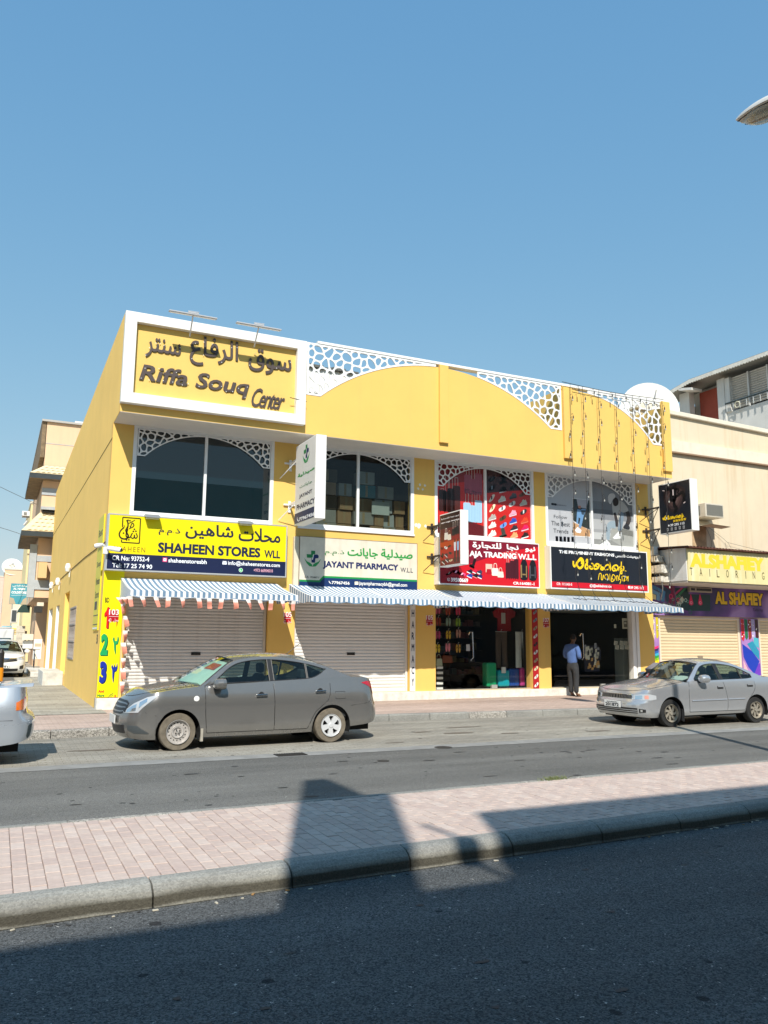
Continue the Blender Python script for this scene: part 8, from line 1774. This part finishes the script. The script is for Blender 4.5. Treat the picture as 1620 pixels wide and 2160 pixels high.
# ---------------------------------------------------------------- goods in the two open shops
def P3(px_, y): return px_
zg = 'z7.0435,910,1270'
ffc = [('C85878', 'pink flip-flops hanging at the top left of the shop window'), ('A8432A', 'rust flip-flops hanging second from left in the top row'), ('C83A5A', 'crimson flip-flops hanging third from left in the top row'), ('9A3A22', 'brown flip-flops hanging at the left of the second row'), ('88A090', 'sage green flip-flops in the second row'), ('7A9A28', 'lime and tan flip-flops in the second row'), ('C04878', 'magenta flip-flops hanging at the left of the third row'), ('D8B028', 'yellow flip-flops in the third row'), ('B88878', 'dusty pink flip-flops in the third row'), ('E8C830', 'yellow flip-flops at the far left of the lowest row'), ('E08898', 'large pink flip-flops in the lowest row'), ('C89A40', 'mustard flip-flops in the lowest row')]
fq = [(11.413,2.636),(11.747,2.615),(12.084,2.623),(11.434,2.311),(11.756,2.306),(12.082,2.302),(11.411,1.928),(11.759,1.938),(12.09,1.974),(11.403,1.548),(11.737,1.578),(12.081,1.551)]
for (c_, lb), (x, z) in zip(ffc, fq):
    t = thing('flip_flops', lb, 'flip-flops', (x, 20.5, z), group='flip-flops hanging in the shop window')
    for sg in (-1, 1):
        sl_ = MB(); h_ = .12; cs_ = catmull([(x+sg*.045+.036*math.cos(a)*(1.0 if math.sin(a) > 0 else .86), z+h_*math.sin(a)) for a in np.linspace(0, 6.283, 11)[:-1]], 2, True)
        sl_.fill([cs_], XZ(20.5), .012, -.006); o = sl_.build('sole', flat(c_, .7), t); MB().tube([(x+sg*.045-.03, 20.485, z+.0), (x+sg*.045, 20.465, z+.05), (x+sg*.045+.03, 20.485, z+.0)], .007, 5).build('strap', flat('3A2A26' if c_ in ('C89A40', 'D8B028', 'E8C830') else c_, .6), o)
    MB().tube([(x, 20.5, z+.10), (x, 20.5, z+.16), (x+.02, 20.5, z+.18), (x+.035, 20.5, z+.165)], .005, 4).build('hanger', mat('hanger_clear', (.7, .7, .7), .3), t)
MB_ = MB
def case3(label, x0, x1, z1, y, col, wd=.28):
    t = thing('suitcase', label, 'suitcase', ((x0+x1)/2, y, SZ), group='suitcases standing in the shop window'); c_ = mat('case_'+col, col, .35, coat=.3)
    MB().box(x0, x1, y, y+wd, SZ+.05, z1).build('shell', c_, t, bevel=.05, seg=3)
    m_ = MB(); n = 6
    for i in range(1, n): x = x0+(x1-x0)*i/n; m_.box(x-.008, x+.008, y-.006, y+.0, SZ+.10, z1-.06)
    m_.build('rib', c_, t, kind='stuff')
    for x in (x0+.05, x1-.05): MB().lathe([(.028, -.02), (.028, .02), (0, .02)], (x, y+.06, SZ+.03), 'x', 10).build('castor', blk, t)
    MB().tube([(x0+(x1-x0)*.35, y+.1, z1), (x0+(x1-x0)*.35, y+.1, z1+.03), (x0+(x1-x0)*.65, y+.1, z1+.03), (x0+(x1-x0)*.65, y+.1, z1)], .010, 5).build('grip', blk, t)
    return t
g = [(13.022,1.147),(13.36,0.457),(13.391,0.931),(13.783,0.46),(13.793,0.967),(14.165,0.454),(14.189,0.994),(14.552,0.467)]
case3('tall emerald green suitcase, leftmost in the shop window', g[0][0], g[1][0], g[0][1], 20.45, '0E9A66'); case3('turquoise suitcase with a paper label in the shop window', g[2][0], g[3][0], g[2][1], 20.40, '0898A8'); case3('dark blue suitcase between the turquoise and the purple ones', g[4][0], g[5][0], g[4][1], 20.45, '10489A'); case3('purple to pink suitcase at the right of the shop window', g[6][0], g[7][0], g[6][1], 20.45, 'B03A80')
q = [(13.476,1.02),(13.625,0.844)]; tag(MB().box(q[0][0], q[1][0], 20.375, 20.38, q[1][1], q[0][1]).build('price_label', mat('label_pale', (.6, .62, .6), .6)), 'pale paper label on the turquoise suitcase', 'label')
def trousers(label, x0, x1, z0, z1, y, col):
    t = thing('trousers', label, 'trousers', (x0, y, z0)); m_ = MB(); xm = (x0+x1)/2; w_ = x1-x0
    for a, b in ((x0, xm+.01), (xm-.01, x1)):
        n = 8; V = []
        for i in range(n+1):
            u = i/n; z = z1-(z1-z0)*u; l_ = a+(0 if a == x0 else (.03+.03*u)*w_*1.6*min(1, u*2)); r_ = b-(0 if b == x1 else (.03+.03*u)*w_*1.6*min(1, u*2))
            for k in range(7): s_ = k/6; V.append((l_+(r_-l_)*s_, y-.035*math.sin(math.pi*s_)-.006*math.sin(9*s_+5*u), z))
        m_.add(V, [(i*7+k, i*7+k+1, (i+1)*7+k+1, (i+1)*7+k) for i in range(n) for k in range(6)])
    m_.build('cloth', mat('cloth_'+col, col, .9, noise=.1, scale=10), t, smooth=True); MB().tube([(x0, y, z1+.01), (x1, y, z1+.01)], .008, 5).tube([(xm, y, z1), (xm, y, z1+.06), (xm+.03, y, z1+.08)], .006, 4).build('hanger', mat('hanger_clear'), t); return t
g = [(14.067,0.993),(14.54,2.041),(13.425,0.978),(13.836,2.042)]
trousers('pale grey sweatpants hanging in the shop window', g[0][0], g[1][0], g[0][1], g[1][1], 20.5, 'B4BEBE'); trousers('dark brown trousers hanging left of the grey sweatpants', g[2][0], g[3][0], g[2][1], g[3][1], 20.6, '4A4038')
g = [(13.634,2.071),(14.107,2.766),(13.758,2.294),(13.904,2.619)]
t = thing('t_shirt', 'dark red t-shirt with a pale print hanging at the back', 't-shirt', (g[0][0], 20.8, 2)); x0, z0, x1, z1 = g[0][0], g[0][1], g[1][0], g[1][1]
MB().fill([[(x0, z0), (x1, z0), (x1, z1-.32), (x1+.14, z1-.26), (x1+.18, z1-.12), (x1-.02, z1), (x0+.02, z1), (x0-.16, z1-.12), (x0-.12, z1-.26), (x0, z1-.32)]], XZ(20.8), .02, -.02).build('cloth', mat('cloth_red', (.28, .012, .02), .9), t); MB().box(g[2][0], g[3][0], 20.772, 20.778, g[2][1], g[3][1]).build('print', mat('print_pale', (.45, .44, .42), .8), t)
def bag3(label, x0, x1, z0, z1, y, col, hc):
    t = thing('handbag', label, 'handbag', (x0, y, z0)); MB().add([(x0, y, z0), (x1, y, z0), (x1-.02, y, z1), (x0+.02, y, z1), (x0, y+.12, z0), (x1, y+.12, z0), (x1-.02, y+.08, z1), (x0+.02, y+.08, z1)], [(0, 1, 2, 3), (7, 6, 5, 4), (0, 4, 5, 1), (1, 5, 6, 2), (2, 6, 7, 3), (3, 7, 4, 0)]).build('body', mat('bag_'+col, col, .6), t, bevel=.015)
    MB().tube([(x0+(x1-x0)*(.5-.3*math.cos(a)), y+.04, z1+.12*math.sin(a)) for a in np.linspace(0, math.pi, 9)], .009, 6).build('strap', mat('bag_'+hc, hc, .6), t)
g = [(11.298,1.061),(11.513,1.267),(11.55,1.144),(11.904,1.352)]; bag3('pale green handbag standing on the striped boxes', g[0][0], g[1][0], g[0][1], g[1][1], 20.4, 'A8B098', 'A8A890'); bag3('brown leather handbag under the pink flip-flops', g[2][0], g[3][0], g[2][1], g[3][1], 20.5, '6A3418', '6A3418')
g = [(11.301,0.456),(11.512,1.051)]; sx0, sz0, sx1, sz1 = g[0][0], g[0][1], g[1][0], g[1][1]
n = 9
for i in range(n):
    z = SZ+(sz1-SZ)*i/n; h_ = (sz1-SZ)/n
    tag(MB().box(sx0+.01, sx1, 20.38, 20.66, z+.003, z+h_-.003).build('shoe_box', mat('box_white_s', (.78, .78, .76), .5) if i % 2 == 0 else mat('box_black_s', (.02, .02, .02), .5), bevel=.006), '%s shoe box, %s from the bottom of the striped stack' % (('white', 'black')[i % 2], ('lowest', 'second', 'third', 'fourth', 'fifth', 'sixth', 'seventh', 'eighth', 'topmost')[i]) if i not in (0, n-1) else '%s shoe box of the striped stack' % ('lowest white' if i == 0 else 'topmost white'), 'box', 'striped stack of shoe boxes')
g = [(12.125,1.486),(12.243,1.672)]; tag(MB().box(g[0][0], g[1][0], 20.118, 20.122, g[0][1], g[1][1]).box(g[0][0]+.02, g[1][0]-.04, 20.1165, 20.1175, g[0][1]+.05, g[1][1]-.04).build('door_sticker', mat('sticker_grey', (.45, .47, .47), .6)), 'grey sticker beside the shop door handle', 'sticker')
# shelves dimly seen inside the suitcase shop
t = thing('shop_shelves', 'dark shelving with small goods at the back of the suitcase shop', 'shelf', (12, 22.5, SZ)); rg = random.Random(31); m_ = MB()
for i in range(6): m_.box(P2b+.1, P3r-.1, 22.6, 22.9, .7+i*.38, .72+i*.38)
m_.build('shelf_board', mat('shelf_dark', (.06, .055, .05), .8), t); m_ = MB()
for i in range(6):
    x = P2b+.15
    while x < P3r-.3: w_ = rg.uniform(.08, .2); m_.box(x, x+w_, 22.62, 22.85, .722+i*.38, .72+i*.38+rg.uniform(.08, .24), rg.randrange(4)); x += w_+rg.uniform(.02, .12)
m_.build('small_goods', [mat('g_a', (.14, .13, .12), .7), mat('g_b', (.05, .09, .11), .7), mat('g_c', (.16, .05, .05), .7), mat('g_d', (.20, .18, .10), .7)], t, kind='stuff')
# fashion shop: printed dress, paper tags, a plain grey panel
g = [(16.595,0.859),(17.23,1.707)]; x0, z0, x1, z1 = g[0][0], g[0][1], g[1][0], g[1][1]; xm = (x0+x1)/2
t = thing('printed_shirt', 'black shirt printed with white and ochre shapes hanging in the fashion shop', 'shirt', (xm, 20.5, z0)); MB().fill([[(x0+.03, z0), (x1-.03, z0), (x1-.02, z1-.45), (x1+.03, z1-.50), (x1+.05, z1-.2), (x1-.08, z1-.03), (xm, z1-.06), (x0+.08, z1-.03), (x0-.05, z1-.2), (x0-.03, z1-.50), (x0+.02, z1-.45)]], XZ(20.5), .02, -.03).build('cloth', mat('cloth_navy', (.012, .014, .03), .9), t)
A = Art(XZ(20.48), .001); rg = random.Random(77)
for i in range(34):
    u, v = rg.uniform(x0+.03, x1-.10), rg.uniform(z0+.02, z1-.12); w_, h_ = rg.uniform(.05, .10), rg.uniform(.08, .18); sk = rg.uniform(-.03, .03); c_ = 'B89050' if (v < (z0+z1)/2 and rg.random() < .4) else rg.choice(('C8C8B8', 'A8A898', '8A8E98'))
    A.add(c_, [(u, v), (u+w_, v+.01), (u+w_+sk, v+h_), (u+sk, v+h_*.9)], layer=1+i % 6)
A.build('print', t)
g = [(17.538,1.808),(17.773,1.81),(17.937,1.811),(18.138,1.813)]; g2 = [(17.586,1.683),(17.785,1.684),(17.985,1.685),(18.15,1.686)]
rg = random.Random(8)
for r_, row in enumerate((g, g2)):
    for k, (u, v) in enumerate(row):
        m_ = MB().obox((u+.07, 20.16, v-.07), (.068, 0, -.01), (0, .001, 0), (.01, 0, .066), 0)
        for j in range(4): m_.obox((u+.07, 20.157, v-.03-j*.026), (.05, 0, -.007), (0, .0005, 0), (0, 0, .005), 1)
        tag(m_.build('paper_tag', [mat('tag_paper', (.52, .50, .40), .7), mat('tag_ink', (.12, .12, .10), .7)]), '%s paper of the %s row stuck inside the fashion shop glass' % (('leftmost', 'second', 'third', 'rightmost')[k], ('upper', 'lower')[r_]), 'paper', 'two rows of papers stuck on the fashion shop glass')
g = [(17.937,2.192),(18.222,2.523),(17.6,2.207),(17.689,2.329)]
tag(MB().box(g[0][0], g[1][0], 20.20, 20.204, g[0][1], g[1][1], 0).box(g[0][0]+.06, g[1][0]-.05, 20.196, 20.199, g[0][1]+.05, g[1][1]-.08, 1).box(g[0][0]+.08, g[1][0]-.12, 20.192, 20.195, g[0][1]+.15, g[1][1]-.12, 0).build('certificate', [mat('tag_paper'), mat('tag_ink')]), 'pale framed notice high in the fashion shop window', 'notice')
tag(MB().box(g[2][0], g[3][0], 20.2, 20.204, g[2][1], g[3][1]).build('hang_tag', mat('tag_paper')), 'single small tag hanging left of the framed notice', 'tag')
MB().box(18.188, 18.402, 20.5, 20.9, SZ, 1.9).build('fitting_panel', mat('fitting_grey', (.20, .24, .24), .5), B)
# red car glimpsed as a reflection is parked on the far side behind the photographer
pt_red = car_paint('red_car_paint', (.42, .01, .012), .15, (.4, .3, .25), .2, .25)
rc = dict(silver); rc.update(label='red sedan parked behind the photographer, seen as a reflection in the fashion shop glass', paint=pt_red, wheels=('plain', 'plain'), plate=None, seams=[])
car5, k5 = make_car(rc); place(car5, 15.5, -1.3, .02, R(0))

# ---------------------------------------------------------------- the man at the shop window
def skinned(name, verts, edges, radii, material, parent, sub=2):
    me = bpy.data.meshes.new(name); me.from_pydata(verts, edges, []); me.materials.append(material); o = link(name, me, parent)
    sk = o.modifiers.new('skin', 'SKIN'); sk.use_smooth_shade = True
    for v, r_ in zip(me.skin_vertices[0].data, radii): v.radius = r_ if isinstance(r_, tuple) else (r_, r_)
    me.skin_vertices[0].data[0].use_root = True
    s_ = o.modifiers.new('sub', 'SUBSURF'); s_.levels = s_.render_levels = sub
    return o
man = thing('person', 'man in blue shirt and grey jeans standing at the fashion shop with a phone', 'person', (0, 0, 0)); skn = mat('skin_brown', (.16, .085, .05), .55)
def chain(defs):
    """defs: list of (parent index or None, position, radius)"""
    V = [d[1] for d in defs]; E_ = [(d[0], i) for i, d in enumerate(defs) if d[0] is not None]; return V, E_, [d[2] for d in defs]
# local frame: faces +y, x to his right
bd = [(None, (0, .0, .97), (.09, .07)), (0, (0, -.02, 1.10), (.10, .07)), (1, (0, -.03, 1.28), (.12, .08)), (2, (0, -.02, 1.42), (.12, .08)), (3, (0, .02, 1.50), .052), (4, (0, .06, 1.56), .055), (5, (0, .085, 1.64), (.075, .092)), (6, (0, .08, 1.72), (.07, .085)),
      (3, (.16, -.02, 1.40), .055), (8, (.235, -.03, 1.26), .045), (9, (.25, -.05, 1.12), .04), (10, (.17, .16, 1.10), .033), (11, (.10, .28, 1.17), .026), (12, (.08, .33, 1.20), (.035, .018)),
      (3, (-.16, -.02, 1.40), .055), (14, (-.225, -.02, 1.26), .045), (15, (-.23, -.02, 1.12), .04), (16, (-.15, .18, 1.12), .033), (17, (-.06, .30, 1.17), .026), (18, (-.04, .34, 1.19), (.035, .018)),
      (0, (.085, 0, .86), .06), (20, (.105, .02, .5), .05), (21, (.11, -.02, .13), .038), (22, (.115, .02, .055), .036), (23, (.13, .15, .035), .028),
      (0, (-.085, 0, .86), .06), (25, (-.10, .05, .5), .05), (26, (-.11, .06, .13), .038), (27, (-.11, .10, .055), .036), (28, (-.125, .22, .035), .028)]
body_m = skinned('body', *chain(bd), skn, man)
fing = MB()
for sx_, hx_ in ((1, .08), (-1, -.04)):
    for k in range(4): fing.tube([(hx_-.02*sx_+.014*k*0, .35, 1.225-.014*k), (hx_-.045*sx_, .385, 1.225-.014*k), (hx_-.055*sx_*.6, .40, 1.222-.014*k)], [.009, .008, .006], 6)
    fing.tube([(hx_, .33, 1.235), (hx_-.02*sx_, .36, 1.25), (hx_-.025*sx_, .385, 1.255)], [.011, .009, .007], 6)
fing.build('hands', skn, body_m, smooth=True)
fc = MB(); fc.tube([(0, .165, 1.665), (0, .195, 1.635), (0, .172, 1.628)], [.010, .016, .012], 6)
for s_ in (-1, 1): fc.lathe([(0, .0), (.012, .004), (.008, .010)], (s_*.03, .165, 1.67), 'y', 8, 1); fc.obox((s_*.083, .07, 1.645), (.010, 0, 0), (0, .018, 0), (0, 0, .030), 0)
fc.obox((0, .166, 1.60), (.024, 0, 0), (0, .004, 0), (0, 0, .006), 1); fc.build('face', [skn, mat('eye_dark', (.02, .015, .012), .4)], body_m, smooth=True)
hr = [(None, (0, .03, 1.60), (.070, .055)), (0, (0, .055, 1.69), (.083, .088)), (1, (0, .08, 1.745), (.068, .078)), (2, (0, .10, 1.77), (.04, .045))]
skinned('hair', *chain(hr), mat('hair_black', (.012, .010, .009), .7), man)
shirtm = mat('shirt_blue', (.085, .155, .36), .9, noise=.12, scale=9, bump=.5, bscale=14)
sh_ = [(None, (0, .0, .90), (.165, .13)), (0, (0, -.015, 1.03), (.165, .13)), (1, (0, -.035, 1.25), (.185, .14)), (2, (0, -.03, 1.40), (.155, .105)), (3, (0, .0, 1.475), (.075, .07)), (3, (.17, -.02, 1.405), .078), (5, (.24, -.03, 1.26), .07), (6, (.258, -.05, 1.13), .065), (7, (.19, .10, 1.10), .055), (3, (-.17, -.02, 1.405), .078), (9, (-.235, -.02, 1.26), .07), (10, (-.245, -.02, 1.13), .065), (11, (-.17, .12, 1.115), .055)]
skinned('shirt', *chain(sh_), shirtm, man)
MB().lathe([(.078, 1.475), (.070, 1.50), (.060, 1.495)], (0, .015, 0), 'z', 18).build('collar', mat('collar_navy', (.03, .05, .12), .9), man, smooth=True)
jm = mat('jeans_grey', (.035, .037, .040), .9, noise=.25, scale=7, bump=.4, bscale=18)
tr_ = [(None, (0, .0, .93), (.145, .115)), (0, (.092, -.01, .82), (.105, .115)), (1, (.105, .015, .50), (.083, .085)), (2, (.112, -.02, .22), (.072, .075)), (3, (.115, -.02, .09), (.075, .08)), (0, (-.092, -.01, .82), (.105, .115)), (5, (-.10, .05, .50), (.083, .085)), (6, (-.11, .055, .22), (.072, .075)), (7, (-.112, .06, .09), (.075, .08)), (0, (0, -.01, 1.04), (.13, .10))]
skinned('trousers', *chain(tr_), jm, man)
for s_, y_ in ((.122, .07), (-.118, .14)):
    sd_ = MB().fill([catmull([(s_+.048*math.cos(a), y_+.145*math.sin(a)) for a in np.linspace(0, 6.283, 11)[:-1]], 2, True)], XY(.0), .022, 0).build('sandal', mat('sandal_sole', (.03, .022, .018), .7), man); MB().tube([(s_-.045, y_+.04, .02), (s_, y_+.05, .075), (s_+.045, y_+.04, .02)], .012, 6).tube([(s_-.045, y_-.03, .02), (s_, y_-.02, .09), (s_+.045, y_-.03, .02)], .012, 6).build('strap', mat('sandal_strap', (.22, .10, .04), .7), sd_)
man.location = (15.42, 19.55, .185); man.rotation_euler = (0, 0, R(-72)); man.scale = (1.02, 1.02, 1.02)
phn = MB().obox((.02, .375, 1.225), (.036, 0, 0), (0, .0045, .002), (0, -.02, .072)).build('mobile_phone', blk); tag(phn, 'dark phone held in both hands by the man in blue', 'phone'); phn.location = man.location; phn.rotation_euler = man.rotation_euler
